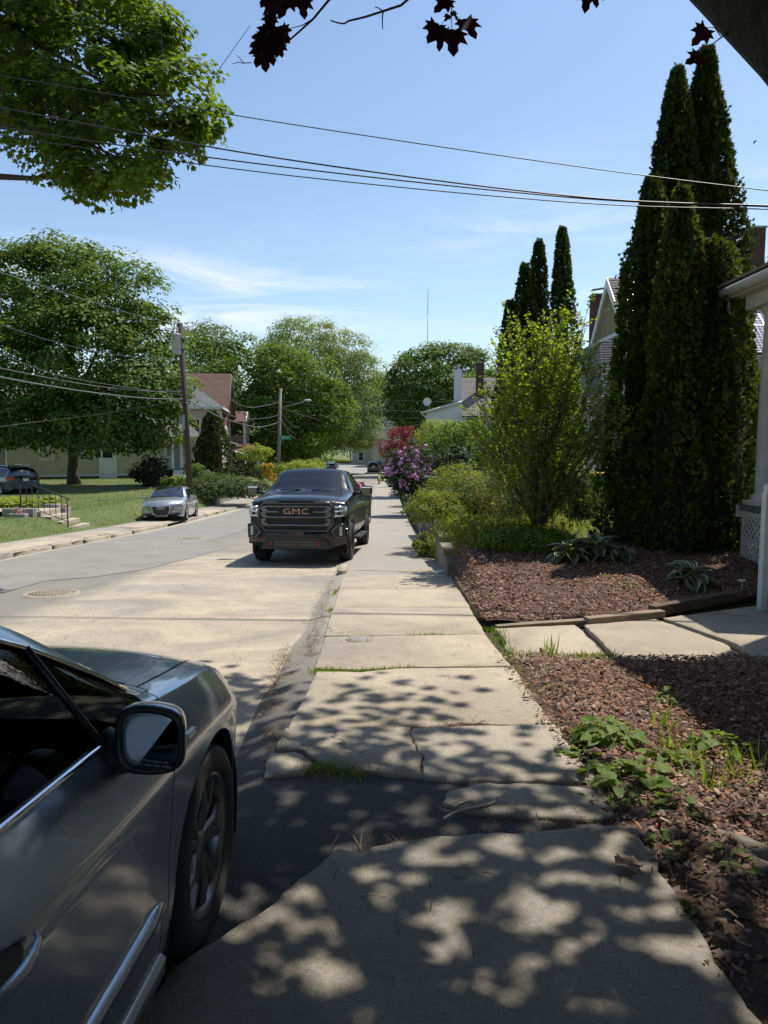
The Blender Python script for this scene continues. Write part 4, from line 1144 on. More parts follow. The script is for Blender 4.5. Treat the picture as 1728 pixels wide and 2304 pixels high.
for sgn in (-1, 1):
    # headlamp: C-shaped clear housing wrapping the corner
    V, F = [], []
    for k in range(9):
        t = k / 8; x = .745 + .225 * t; y = .965 - .20 * t ** 1.7
        for s_, z in enumerate((.945 + .03 * t, 1.02, 1.11, 1.185 - .02 * t)): V.append((sgn * (x + (.012 if s_ in (1, 2) else 0)), y + (.012 if s_ in (1, 2) else 0), z))
    for k in range(8):
        for j in range(3): F.append((4*k+j, 4*k+j+1, 4*k+j+5, 4*k+j+4))
    hl = MB().add(V, F, True).build('headlight', MAT('headlight_lens', (.36, .365, .37), .12, .5, coat=1), truck)
    for z in (.985, 1.075, 1.155):
        MB().tube([(sgn * .76, .985, z), (sgn * .86, .955, z), (sgn * .94, .885, z + .004)], [.020, .020, .012], 8).build('light_bar', MAT('bright_reflector', (.9, .9, .9), .22, 1.0), hl)
    # fog lamp in a bright surround
    fl = [(sgn*.80, .56), (sgn*.955, .56), (sgn*.965, .82), (sgn*.84, .82), (sgn*.72, .70), (sgn*.72, .66)]
    f_ = MB().prism(fl[::sgn], -.965, -.88, Matrix.Rotation(math.pi/2, 4, 'X')).build('fog_lamp', black_plastic, truck)
    MB().tube([(x, .978 - .06 * max(0, abs(x) - .85) / .1, z) for x, z in fl + fl[:1]], .013, 8, False).build('fog_surround', dchrome, f_)
    MB().box(min(sgn*.85, sgn*.91), max(sgn*.85, sgn*.91), .93, .975, .60, .78, bev=.01).build('fog_lens', MAT('fog_lens', (.6, .6, .6), .1, .5), f_)
    # tall towing mirrors, steps, handles, pillar trim
    mm = MB().box(min(sgn*1.12, sgn*1.36), max(sgn*1.12, sgn*1.36), -.72, -.56, 1.37, 1.57, bev=.035).build('door_mirror', gloss_black, truck)
    MB().tube([(sgn*.96, -.60, 1.40), (sgn*1.06, -.62, 1.41), (sgn*1.15, -.63, 1.43)], [.05, .04, .04], 8).build('mirror_arm', black_plastic, mm)
    MB().box(min(sgn*1.14, sgn*1.345), max(sgn*1.14, sgn*1.345), -.562, -.553, 1.525, 1.545).build('mirror_chrome', chrome, mm)
    MB().box(min(sgn*.93, sgn*1.10), max(sgn*.93, sgn*1.10), -2.6, -.62, .42, .475, bev=.015).build('side_step', black_plastic, truck)
    for yv in (-1.25, -2.2): MB().box(min(sgn*1.0, sgn*1.035), max(sgn*1.0, sgn*1.035), yv - .11, yv + .11, 1.17, 1.20, bev=.01).build('handle', chrome, to[('front_door' if yv > -1.4 else 'rear_door') + ('' if sgn > 0 else '|')])
pl = MB().box(-.165, .165, 1.003, 1.022, .56, .72, bev=.004).build('licence_plate', MAT('dark_plate', (.02, .02, .022), .3), truck)
MB().box(-.12, -.03, 1.0225, 1.0245, .633, .640).add([(-.03, 1.024, .637), (-.055, 1.024, .655), (-.055, 1.024, .62)], [(0, 1, 2)]).build('plate_emblem', MAT('plate_red', (.45, .03, .05), .4), pl)
for x in (-.38, .38):
    for yv in (-1.15, -2.0): mb = MB(); seat(mb, x, yv, .78); mb.build('seat', interior, truck)
mb = MB(); mb.box(-.78, .78, -.85, -.40, .95, 1.36, bev=.06); mb.box(-.8, .8, -2.34, -.3, .60, .70); mb.box(-.8, .8, -2.36, -2.28, .7, 1.46)
mb.tube([(.38 + .19 * math.cos(a), -.92 + .05 * math.sin(a), 1.32 + .18 * math.sin(a)) for a in np.linspace(0, 2 * math.pi, 21)], .016, 6); mb.build('dashboard', interior, truck)
MB().box(-.06, .06, -1.02, -.99, 1.80, 1.86, bev=.01).build('inside_mirror', black_plastic, truck)
MB().box(-.75, .75, -4.8, .75, .36, .60).build('underbody', dark_void, truck)
MB().box(-.16, -.02, -1.02, -1.0, 1.905, 1.918).build('sensor_tag', white_paint, truck)
mb = MB(); mb.tube([(-.30, -1.25, 1.955), (-.30, -1.28, 2.0), (-.30, -1.40, 2.04)], [.03, .022, .006], 8); mb.build('roof_antenna', gloss_black, truck)
for s_ in (-.10, .55):
    MB().tube([(s_, -.26, 1.478), (s_ - .3, -.36, 1.50), (s_ - .62, -.36, 1.47)], [.012, .010, .006], 6).build('wiper', black_plastic, truck)
MB().box(-.66, -.54, -.60, -.597, 1.50, 1.56).build('windscreen_sticker', white_paint, truck)
sl = math.atan((float(Rf(18.5)) - float(Rf(14.6))) / 3.9)
truck.location = (-1.66, 14.75, float(Rf(14.75)) + .02)
truck.rotation_euler = Euler((-sl, 0, math.pi - R_(3.6)))

# ------------------------------------------------------------------ hatchback and SUV shapes share a builder
def simple_car(root, T, B, paint, arches, wheel_r, rim_r, half_track, front_len, rear_y, glass=car_glass, rimm=alloy, step=.08, doors=(-.42, -1.45, -2.35), cowl=-.30, roof0=-1.05, roof1=-2.6, rearwin=-3.2, nl=14, tall=0.0, parts=True):
    S = Shell(T, B, stations(T[0][0], T[-1][0], step, tuple(doors) + (cowl,)), nl=nl, nm=5, nt_=10)
    def reg(y, r, z, x):
        nl_, nm_ = S.nl, S.nm
        if r >= nl_ + nm_:
            if y > cowl: return 'hood' if y < front_len - .22 and r >= nl_ + nm_ + 1 else ('front_fender' if y < front_len - .15 else 'front_bumper')
            if y > roof0: return 'windscreen' if r >= nl_ + nm_ + 1 else 'a_pillar'
            if y > roof1: return 'roof'
            if y > rearwin: return 'rear_window'
            return 'tailgate'
        if r >= nl_:
            if y > cowl - .12: return 'front_fender'
            if r >= nl_ + nm_ - 1 or y < roof1 - .25 or abs(y - doors[1]) < .05: return 'a_pillar'
            return 'side_window' if y > doors[1] else 'rear_side_window'
        if y > front_len - .30 and z < .66 + tall: return 'front_bumper'
        if y > front_len - .10: return 'front_bumper'
        if y > doors[0]: return 'front_fender'
        if y > doors[1]: return 'front_door'
        if y > doors[2]: return 'rear_door'
        return 'rear_quarter' if (y > rear_y + .35 or z > .62 + tall) else 'rear_bumper'
    ms = {k: paint for k in ('hood', 'front_fender', 'front_bumper', 'a_pillar', 'roof', 'tailgate', 'front_door', 'rear_door', 'rear_quarter', 'rear_bumper')}
    ms.update(windscreen=glass, rear_window=dark_glass, side_window=glass, rear_side_window=dark_glass)
    ob = S.build(reg, ms, root, arches, gap=.005)
    for (ya, za, ra) in arches:
        for sgn in (-1, 1): wheel(root, sgn * half_track, ya, wheel_r, .22, rim_r, rimm, 5, 28, sgn); arch_well(root, ya, za, ra + .01, sgn * .45, sgn * (half_track + .07))
    V0, V1 = S.full[0], S.full[-1]
    for V_, nm2 in ((V0, 'rear_panel'), (V1, 'nose_panel')): MB().add(V_, [tuple(range(len(V_)))]).build(nm2, paint, root)
    for x in (-.36, .36):
        for yv in (roof0 - .35, roof0 - 1.2): mb = MB(); seat(mb, x, yv, .36 + tall); mb.build('seat', interior, root)
    MB().box(-.70, .70, roof0 + .05, cowl - .12, .5 + tall, .88 + tall, bev=.05).build('dashboard', interior, root)
    MB().box(-.6, .6, rear_y + .3, front_len - .2, .17, .30 + tall * .5).build('underbody', dark_void, root)
    return S, ob

silver_paint = PAINT('silver_metallic_paint', (.50, .51, .52), .75, .33, .2)
AT = [
    (-3.42, .38, .60, .46, .70, .68, .74, .86, .70, .92, .60, .95),
    (-3.34, .26, .74, .42, .82, .72, .85, .95, .80, 1.06, .66, 1.12),
    (-3.00, .22, .80, .40, .855, .74, .88, .98, .84, 1.22, .62, 1.27),
    (-2.55, .20, .83, .40, .865, .75, .885, .975, .855, 1.33, .60, 1.375),
    (-1.90, .19, .83, .40, .865, .75, .885, .96, .858, 1.385, .585, 1.42),
    (-1.25, .19, .83, .40, .865, .74, .885, .945, .856, 1.37, .585, 1.41),
    (-.90, .19, .83, .40, .865, .735, .884, .935, .85, 1.25, .64, 1.30),
    (-.30, .19, .83, .40, .86, .725, .88, .905, .838, .955, .76, .995),
    (.10, .20, .83, .40, .86, .71, .875, .87, .825, .90, .745, .955),
    (.50, .20, .80, .38, .83, .67, .845, .80, .77, .83, .69, .89),
    (.72, .21, .72, .36, .76, .60, .77, .72, .68, .745, .60, .80),
    (.82, .24, .60, .34, .65, .53, .66, .635, .58, .655, .50, .685),
    (.86, .28, .44, .33, .48, .46, .49, .55, .44, .56, .38, .575)]
AB = [(-3.42, -.18), (-2.8, -.05), (-1.25, .06), (-.3, .12), (.2, .05), (.6, .14), (.86, .26)]
audi = thing('parked_hatchback', 'silver hatchback with black trapezoid grille parked by the far kerb, facing the viewer', 'car')
aS, ao = simple_car(audi, AT, AB, silver_paint, [(0, .315, .37), (-2.58, .315, .37)], .315, .225, .775, .86, -3.42, glass=GLASS('hatch_glass', (.35, .42, .46), ior=2.6), doors=(-.42, -1.42, -2.30), roof0=-1.25, roof1=-2.55, rearwin=-3.1)
RX = Matrix.Rotation(math.pi/2, 4, 'X')
gp = [(-.36, .66), (.36, .66), (.32, .40), (.22, .27), (-.22, .27), (-.32, .40)]
g_ = MB().prism(gp, -.885, -.70, RX).build('grille', MAT('hatch_grille', (.012, .012, .014), .4), audi)
MB().tube([(x, .885, z) for x, z in gp + gp[:1]], .012, 8, False).build('grille_frame', chrome, g_)
for k in range(4):
    cx = (k - 1.5) * .078
    MB().tube([(cx + .048 * math.cos(a), .893, .585 + .048 * math.sin(a)) for a in np.linspace(0, 2 * math.pi, 21)], .0075, 6, False).build('badge_ring', chrome, g_)
MB().box(-.26, .26, .887, .900, .40, .51).build('plate_holder', black_plastic, g_)
for sgn in (-1, 1):
    V, F = [], []
    for k in range(9):
        t = k / 8; x = .40 + .36 * t; y = .84 - .27 * t ** 1.8
        for s_, z in enumerate((.575 + .03 * t, .62 + .03 * t, .69 + .02 * t - .05 * (1 - t))): V.append((sgn * (x + (.008 if s_ == 1 else 0)), y + (.02 if s_ == 1 else .008), z))
    for k in range(8):
        for j in range(2): F.append((3*k+j, 3*k+j+1, 3*k+j+4, 3*k+j+3))
    MB().add(V, F, True).build('headlight', MAT('hatch_headlight', (.22, .23, .24), .06, .5, coat=1), audi)
    MB().box(min(sgn*.44, sgn*.72), max(sgn*.44, sgn*.72), .62, .815, .285, .37, bev=.02).build('air_intake', black_plastic, audi)
    MB().box(min(sgn*.755, sgn*.80), max(sgn*.755, sgn*.80), .50, .60, .50, .53, bev=.01).build('side_marker', MAT('amber_lens', (.7, .16, .04), .2), audi)
    mm = MB().box(min(sgn*.90, sgn*1.07), max(sgn*.90, sgn*1.07), -.72, -.60, .93, 1.04, bev=.035).build('door_mirror', silver_paint, audi)
    MB().box(min(sgn*.82, sgn*.93), max(sgn*.82, sgn*.93), -.70, -.64, .92, .96, bev=.015).build('mirror_arm', black_plastic, mm)
    for yv in (-1.22, -2.12): MB().box(min(sgn*.875, sgn*.905), max(sgn*.875, sgn*.905), yv - .09, yv + .09, .775, .80, bev=.008).build('handle', silver_paint, ao[('front_door' if yv > -1.4 else 'rear_door') + ('' if sgn > 0 else '|')])
MB().box(-.24, .24, .80, .865, .205, .24, bev=.01).build('lower_lip', black_plastic, audi)
MB().prism([(-.02, 0), (.02, 0), (0, .05)], -2.6, -2.45, Matrix.Translation((0, 0, 1.38)) @ RX).build('roof_fin', silver_paint, audi)
ax, ay = -8.95, 29.0
audi.location = (ax, ay, float(Rf(ay)) + .06)
audi.rotation_euler = Euler((math.atan(.045), R_(1.2), math.pi + R_(6.5)))

# SUVs
SUVT = [
    (-3.72, .45, .62, .55, .70, .80, .76, 1.02, .74, 1.10, .66, 1.14),
    (-3.66, .32, .80, .50, .86, .82, .88, 1.06, .84, 1.25, .70, 1.32),
    (-3.35, .28, .84, .46, .885, .82, .905, 1.08, .87, 1.48, .64, 1.55),
    (-2.70, .25, .86, .46, .895, .82, .915, 1.07, .885, 1.585, .62, 1.65),
    (-1.90, .24, .86, .46, .895, .82, .915, 1.06, .885, 1.60, .62, 1.67),
    (-1.20, .24, .86, .46, .895, .82, .915, 1.05, .885, 1.56, .63, 1.63),
    (-.80, .24, .86, .46, .895, .82, .915, 1.04, .88, 1.38, .70, 1.44),
    (-.25, .24, .86, .46, .895, .81, .91, 1.02, .875, 1.07, .80, 1.12),
    (.25, .25, .86, .46, .89, .80, .90, .98, .86, 1.01, .78, 1.06),
    (.60, .26, .82, .44, .85, .74, .86, .90, .80, .93, .71, .98),
    (.80, .28, .72, .42, .76, .66, .77, .78, .68, .80, .60, .84),
    (.88, .32, .50, .42, .55, .56, .56, .64, .50, .65, .42, .67)]
SUVB = [(-3.72, -.14), (-3.0, -.04), (-1.2, .05), (-.3, .10), (.2, .04), (.88, .26)]
red_lens = MAT('red_tail_lamp', (.50, .015, .02), .12, coat=1)
def suv(label, paint, loc, rz, pitch=0.0, group=None, rail=True, plate=True, name='parked_suv'):
    t = thing(name, label, 'car', loc, 0, group); t.rotation_euler = Euler((pitch, 0, rz))
    S, ob = simple_car(t, SUVT, SUVB, paint, [(0, .36, .42), (-2.69, .36, .42)], .36, .235, .785, .88, -3.72, glass=dark_glass, doors=(-.45, -1.50, -2.45), cowl=-.28, roof0=-1.15, roof1=-2.95, rearwin=-3.56, tall=.10, step=.10, nl=12)
    for sgn in (-1, 1):
        V, F = [], []
        for k in range(7):
            u = k / 6; x = .60 + .285 * u; y = -3.715 + .32 * u ** 2.2
            for z in (.93, .985, 1.06 + .05 * u): V.append((sgn * (x + .012), y - .012, z))
        for k in range(6):
            for j in range(2): F.append((3*k+j, 3*k+j+1, 3*k+j+4, 3*k+j+3))
        MB().add(V, F, True).build('tail_lamp', red_lens, t)
        MB().box(min(sgn*.91, sgn*1.08), max(sgn*.91, sgn*1.08), -.72, -.58, 1.03, 1.17, bev=.04).build('door_mirror', paint, t)
        V, F = [], []
        if rail: MB().tube([(sgn*.60, y, z) for y, z in ((-3.1, 1.60), (-2.9, 1.66), (-2.0, 1.70), (-1.5, 1.69), (-1.35, 1.64))], .018, 6).build('roof_rail', chrome, t)
        for z in (.70, .80): pass
        MB().box(min(sgn*.52, sgn*.78), max(sgn*.52, sgn*.78), .60, .80, .72, .83, bev=.03).build('headlight', lamp_glass, t)
    MB().box(-.62, .62, -3.60, -3.30, 1.595, 1.625, bev=.012).build('roof_spoiler', paint, t)
    if plate: MB().box(-.16, .16, -3.755, -3.735, .86, .98).build('licence_plate', white_paint, t)
    MB().box(-.60, .60, -3.76, -3.70, .42, .56, bev=.02).build('bumper_insert', black_plastic, t)
    MB().box(-.22, .22, -3.75, -3.73, 1.03, 1.06).build('hatch_trim', chrome, t)
    return t
slate = PAINT('slate_paint', (.055, .06, .075), .5, .3)
p_ = P(58, 1100, 38.5)
suv('dark slate SUV at the left edge, tail lamp and hatch showing, on the lawn drive', slate, (p_.x - 2.75, 38.5 + 1.7, g1(-20, 39) - .15), R_(54), name='parked_suv')
navy = PAINT('navy_paint', (.02, .024, .035), .4, .3)
suv('dark navy SUV at the right kerb near the junction, seen from behind', navy, (-1.55, 104.2, float(Rf(104)) + .03), R_(1))
suv('black SUV parked just beyond the navy SUV at the junction', black_paint, (-.7, 111.5, float(Rf(111)) + .03), R_(-3))
suv('dark SUV parked at the left kerb in the middle distance, above the pickup roof', slate, (-7.15, 95.5, float(Rf(95)) + .03), R_(2))
suv('pale grey SUV at the left kerb beyond the dark one, above the pickup roof', silver_paint, (-7.6, 104.5, float(Rf(104)) + .03), R_(-3))
suv('red car almost hidden behind the black pickup, one red corner showing', PAINT('red_paint', (.32, .015, .02), .2, .3), (-1.55, 25.6, float(Rf(25)) + .03), math.pi - R_(2.5), math.atan(.045), rail=False)
# ================================================================== trees and shrubs
lf_maple = LEAF('maple_leaf', [(.08, .13, .02), (.11, .17, .026), (.165, .225, .036), (.09, .145, .022)], .48, (1.5, 1.5, .5))
lf_maple_dark = LEAF('dark_maple_leaf', [(.055, .10, .018), (.09, .15, .026), (.14, .20, .036), (.17, .225, .045)], .40, (1.5, 1.5, .5))
lf_pale = LEAF('pale_leaf', [(.17, .22, .07), (.23, .28, .095), (.27, .32, .12), (.19, .24, .075)], .45, (1.35, 1.35, .75))
lf_mid = LEAF('mid_green_leaf', [(.08, .135, .026), (.12, .185, .038), (.17, .235, .052)], .45)
lf_grey = LEAF('grey_green_leaf', [(.13, .165, .09), (.17, .20, .12), (.22, .25, .16)], .35, (1.2, 1.2, .9))
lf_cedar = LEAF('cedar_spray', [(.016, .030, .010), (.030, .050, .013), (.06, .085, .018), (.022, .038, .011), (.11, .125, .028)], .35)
lf_cedar_lit = LEAF('sunlit_cedar_spray', [(.024, .042, .013), (.045, .068, .017), (.09, .115, .024), (.03, .05, .014), (.15, .165, .036)], .4)  # lighter copy of the cedar spray: sunlight on front trees put into the colour
lf_yew = LEAF('yew_needles', [(.028, .046, .014), (.055, .078, .02), (.09, .11, .03)], .25)
lf_spring = LEAF('spring_leaf', [(.17, .25, .03), (.22, .31, .035), (.27, .35, .045), (.14, .21, .028), (.26, .25, .06)], .55, (1.5, 1.5, .45))
lf_shrub = LEAF('shrub_leaf', [(.12, .18, .03), (.17, .225, .038), (.22, .26, .055), (.24, .20, .06)], .48, (1.5, 1.45, .5))
lf_rhodo = LEAF('rhododendron_leaf', [(.024, .044, .015), (.04, .066, .022), (.06, .085, .028)], .25)
lf_red = LEAF('red_maple_leaf', [(.13, .018, .024), (.20, .03, .034), (.27, .055, .055), (.09, .015, .018)], .45, (1.6, .6, .6))
lf_purple = LEAF('purple_maple_leaf', [(.016, .007, .010), (.028, .010, .013), (.04, .013, .015)], .10, (2.2, .55, .45))
lf_yellow = LEAF('golden_leaf', [(.46, .29, .03), (.54, .36, .05), (.38, .25, .03)], .35, (1.3, 1.2, .5))
lf_lime = LEAF('lime_leaf', [(.18, .24, .038), (.24, .29, .055), (.29, .33, .08)], .45)
lf_grass = LEAF('grass_blade', [(.14, .19, .035), (.19, .235, .05), (.24, .26, .07), (.28, .25, .10)], .5)
lf_fresh = LEAF('fresh_grass_blade', [(.12, .20, .026), (.17, .25, .036), (.21, .28, .05)], .5)

def wtree(name, label, base, lobes, n, per, clump, leaf, mat, trunk_r, tmpl=QL, up=.6, inner=.3, flat=.6, droop=.5, group=None, bk=None, cat='tree', trunk_top=.55, sub=3, split=0):
    """A deciduous tree; lobes as (px, py, depth, rx, ry, rz) or world (Vector, rx, ry, rz)."""
    base = Vector(base); t = thing(name, label, cat, base, 0, group)
    L = []
    for l in lobes:
        if len(l) == 6: c = P(l[0], l[1], l[2]); r = l[3:]
        else: c = Vector(l[0]); r = l[1:]
        c = c - base; L.append((c.x, c.y, c.z) + tuple(r))
    zt = max(l[2] + l[5] * .4 for l in L); zm = zt * trunk_top
    cx = sum(l[0] for l in L) / len(L) * .5; cy = sum(l[1] for l in L) / len(L) * .5
    mb = MB(); k = 7
    pts = [(cx * (i/k) ** 1.6 + rnd.uniform(-.4, .4) * trunk_r * (i > 0), cy * (i/k) ** 1.6, zm * i / k - (.05 if i == 0 else 0)) for i in range(k + 1)]
    limb_tree(mb, pts, [trunk_r * (1.45 if i == 0 else 1.0 - .55 * i / k) for i in range(k + 1)], [(l[0], l[1], l[2]) for l in L], .6, sub=sub)
    mb.build('trunk', bk or bark, t)
    C, N, T = crown(L, n, per, clump, up, inner, flat, droop)
    keep = C[:, 2] > .15; C, N, T = C[keep], N[keep], T[keep]
    S = leaf * rng.uniform(.7, 1.25, len(C))
    if split:                                   # the leaves nearest to the viewer as leaves of their own
        W = C + np.array(base); V = W - np.array([0, 0, EYE]); Xp = V[:, 0] / V[:, 1]; Zp = V[:, 2] / V[:, 1]
        vis = (np.abs(Xp) < .53) & (Zp < .58); sc = np.where(vis, np.linalg.norm(V, axis=1), 1e9)
        order = np.argsort(sc); pick = order[:split]; rest = order[split:]
        me = raw_mesh('leaf', tmpl[0], tmpl[1], mat)
        B, TT, NN = leaf_frames(N[pick], T[pick])
        for i, q in enumerate(pick):
            o = link('leaf', me, t)
            o.matrix_local = Matrix(((B[i][0]*S[q], TT[i][0]*S[q], NN[i][0]*S[q], C[q][0]), (B[i][1]*S[q], TT[i][1]*S[q], NN[i][1]*S[q], C[q][1]), (B[i][2]*S[q], TT[i][2]*S[q], NN[i][2]*S[q], C[q][2]), (0, 0, 0, 1)))
        C, N, T, S = C[rest], N[rest], T[rest], S[rest]
    leaf_cloud('crown', C, N, T, S, tmpl, mat, t, kind='stuff')
    return t

def bush(name, label, px, py_base, d, rx, h, n, leaf, mat, tmpl=QL, ry=None, cat='shrub', group=None, per=12, clump=None, zb=None, stems=6, up=.5, parts=None, bk=None):
    p = P(px, py_base, d); z = zb if zb is not None else p.z
    t = thing(name, label, cat, (p.x, d, z), 0, group); ry = ry or rx
    mb = MB()
    for _ in range(stems):
        a = rnd.uniform(0, 6.28); e = Vector((rx * .75 * math.cos(a) * rnd.random(), ry * .75 * math.sin(a) * rnd.random(), h * rnd.uniform(.55, .9)))
        mb.tube([(e.x * .15, e.y * .15, -.03), (e.x * .5, e.y * .5, e.z * .5), e], [.022 * h ** .5, .014 * h ** .5, .004], 5)
    mb.build('stem', bk or bark_grey, t)
    L = [(0, 0, h * .52, rx * .85, ry * .85, h * .48)]
    for _ in range(7):
        a = rnd.uniform(0, 6.28); s_ = rnd.uniform(.35, .55)
        L.append((rx * .55 * math.cos(a), ry * .55 * math.sin(a), h * rnd.uniform(.35, .72), rx * s_, ry * s_, h * s_ * .62))
    C, N, T = crown(L, n, per, clump or rx * .13, up, .3, .7, .2)
    k = C[:, 2] > .02; C, N, T = C[k], N[k], T[k]
    leaf_cloud('foliage', C, N, T, leaf * rng.uniform(.7, 1.25, len(C)), tmpl, mat, t, kind='stuff')
    return t, L

# -- the big maple limb overhanging from the left
base = Vector((-11.6, 13.5, g1(-11.6, 13.5)))
wtree('maple_tree', 'large maple overhanging the street from the upper left corner', base,
      [(60, 40, 13.5, 2.4, 2.0, 1.9), (215, 60, 13.0, 1.25, 1.4, 1.1), (375, 215, 12.6, .8, 1.0, .7), (425, 255, 12.6, .55, .7, .4), (250, 270, 12.6, 1.25, 1.2, .8), (170, 190, 13.0, 1.3, 1.2, .9), (265, 355, 12.3, .8, .8, .6),
       (350, 320, 12.4, .7, .7, .5), (285, 405, 12.3, .42, .5, .35), (125, 335, 13.0, .5, .6, .5), (20, 235, 14, .7, .8, .5), (320, 100, 13, .45, .8, .5), (205, 390, 12.4, .55, .5, .42), (150, -140, 13.5, 1.4, 1.6, 1.2), (0, -250, 14, 2.6, 2.6, 2.2), (-300, -60, 14, 3.6, 3, 2.6), (-320, -420, 15, 4, 3.4, 3)],
      4200, 20, .18, .10, lf_maple, .30, MAPLE_S, up=.8, inner=.4, flat=.5, droop=.9, split=280, trunk_top=.75)
# -- the big maple on the lawn
base = P(168, 1097, 46)
wtree('maple_tree', 'big round maple standing on the lawn before the yellow house', base,
      [(60, 690, 46, 4.2, 3.8, 3.2), (150, 640, 46, 3.3, 3.4, 2.7), (255, 680, 45, 3.0, 3.2, 2.8), (330, 770, 45, 2.0, 2.4, 2.0), (370, 860, 45, 1.5, 2.0, 1.6), (50, 850, 44, 4.2, 3.6, 3.0), (180, 800, 43.5, 4.4, 3.6, 3.4), (285, 870, 43.5, 2.8, 3, 2.4), (335, 955, 44, 1.9, 2.2, 1.3),
       (95, 950, 43.5, 3.0, 3, 1.6), (215, 960, 43, 2.5, 2.6, 1.4), (15, 620, 46, 2.4, 2.4, 2.0), (-70, 780, 46, 4.5, 4, 4), (-20, 950, 44, 2.2, 2.4, 1.4), (120, 590, 46, 1.6, 1.8, 1.2), (205, 615, 46, 1.3, 1.5, 1.1), (295, 985, 44, 1.2, 1.4, .8)],
      3900, 22, .50, .24, lf_maple_dark, .36, QL, up=.8, inner=.35, flat=.55, droop=.8, trunk_top=.45)
wtree('maple_tree', 'unseen maple added behind the viewer to darken the sedan reflections and ambient light', (-7.5, -13, g1(-11, -13)), [((-7, -12, 6.5), 4.5, 4, 3), ((-4, -13, 7), 4, 4, 3.2), ((-9, -15, 8), 4.5, 4, 3.5), ((-6, -14, 10.5), 4, 4, 3)], 900, 10, .5, .32, lf_maple_dark, .35)  # added out of view: darkens car reflections and sky light on the foreground
# -- middle distance
wtree('maple_tree', 'dark maple rising behind the brown roofed house', P(520, 1040, 84),
      [(545, 830, 84, 4.2, 4, 3.6), (500, 880, 83, 4, 4, 4.0), (560, 900, 82, 4, 4, 4.5), (590, 850, 84, 3.0, 3, 3.0), (480, 800, 86, 3.2, 3, 3), (560, 980, 82, 4.5, 4, 3.5), (470, 950, 84, 4, 4, 4)],
      1500, 16, .75, .36, lf_maple_dark, .4)
wtree('poplar_tree', 'thin pale poplar with sparse top behind the utility pole transformer', P(455, 1040, 92),
      [(470, 765, 92, 2.6, 2.4, 2.4), (440, 830, 92, 3.2, 3, 3.2), (500, 790, 92, 1.8, 2, 2.2), (425, 770, 92, 1.4, 1.6, 2.0), (480, 850, 92, 3.5, 3, 3.4)],
      700, 10, .7, .32, lf_grey, .25, inner=.4)
wtree('maple_tree', 'dense dark maple behind the grey utility pole', P(690, 1046, 80),
      [(640, 850, 80, 3.4, 3.4, 3.2), (700, 880, 79, 3.2, 3.2, 3.4), (625, 930, 79, 3.6, 3.4, 3.6), (690, 970, 78, 3.8, 3.6, 2.8), (755, 920, 79, 2.0, 2.2, 2.4), (650, 990, 78, 3, 3, 2.0), (605, 820, 81, 2.2, 2.2, 2.0)],
      1500, 16, .65, .34, lf_maple, .55, trunk_top=.35)
wtree('silver_maple_tree', 'tall pale green tree crowning the street in the centre background', P(712, 1045, 104),
      [(690, 775, 104, 5.2, 5, 3.6), (640, 790, 104, 3.0, 3, 2.4), (760, 790, 104, 4.2, 4, 3.0), (720, 850, 103, 6, 5, 5), (800, 830, 103, 3.2, 3.2, 3.4), (815, 890, 102, 2.8, 3, 4.0), (770, 930, 101, 4.5, 4, 4.5), (800, 970, 100, 3.2, 3, 2.6), (700, 930, 102, 5, 4, 5), (745, 985, 100, 3.4, 3, 2)],
      2900, 17, .78, .40, lf_pale, .75, NL, up=.3, droop=1.2, trunk_top=.4)
wtree('linden_tree', 'broad round tree with dark lower boughs behind the white house', P(985, 1035, 92),
      [(985, 850, 92, 5.8, 5, 3.8), (920, 870, 92, 3.2, 3, 3.0), (1050, 850, 92, 4.2, 4, 3.4), (950, 920, 91, 4.2, 4, 2.6), (1020, 910, 91, 4.5, 4, 3), (905, 910, 91, 2.2, 2.4, 1.8), (960, 815, 92, 3.0, 3, 1.6), (1020, 808, 92, 3.2, 3, 1.6), (1090, 880, 92, 3, 3, 3), (960, 955, 90, 3, 3, 1.2)],
      2300, 17, .70, .36, lf_mid, .6, up=.8, trunk_top=.4)
wtree('far_tree', 'low green tree in the gap beyond the beige house roof', P(858, 1000, 150), [(850, 885, 150, 3.6, 3, 3.2), (872, 900, 150, 3, 3, 3), (862, 925, 150, 4, 3, 2.6)], 260, 10, .9, .5, lf_mid, .3)
wtree('far_tree', 'far tree peeping over the porch roof at the right edge', P(1712, 700, 40), [(1705, 612, 40, .7, .7, .5), (1722, 618, 40, .6, .6, .6), (1690, 640, 40, .6, .6, .6)], 60, 8, .25, .20, lf_mid, .1)
wtree('dogwood_tree', 'small rounded green tree on the slope beside the awning house', P(570, 1062, 56), [(560, 1022, 56, .95, .9, .55), (585, 1018, 56, .8, .8, .5), (572, 1012, 56, .8, .8, .45)], 240, 10, .16, .13, lf_lime, .06, sub=2)
for (x0, x1, y0, y1, zt, lab) in ((-95, -30, 78, 100, 11, 'woods far off to the left behind the yellow house'), (22, 100, 95, 120, 12, 'woods far off to the right behind the houses')):
    L_ = [(x, rnd.uniform(y0, y1), rnd.uniform(2, zt * .55), rnd.uniform(4, 7), 4, rnd.uniform(3.5, zt * .5)) for x in np.arange(x0, x1, 4.5)]
    C, N, T = crown(L_, 1500, 8, .9, .7, .2); k_ = C[:, 2] > -2.5
    tag(leaf_cloud('far_woods', C[k_], N[k_], T[k_], .7 * rng.uniform(.7, 1.3, k_.sum()), QL, lf_maple_dark, kind='stuff'), lab, 'woods')
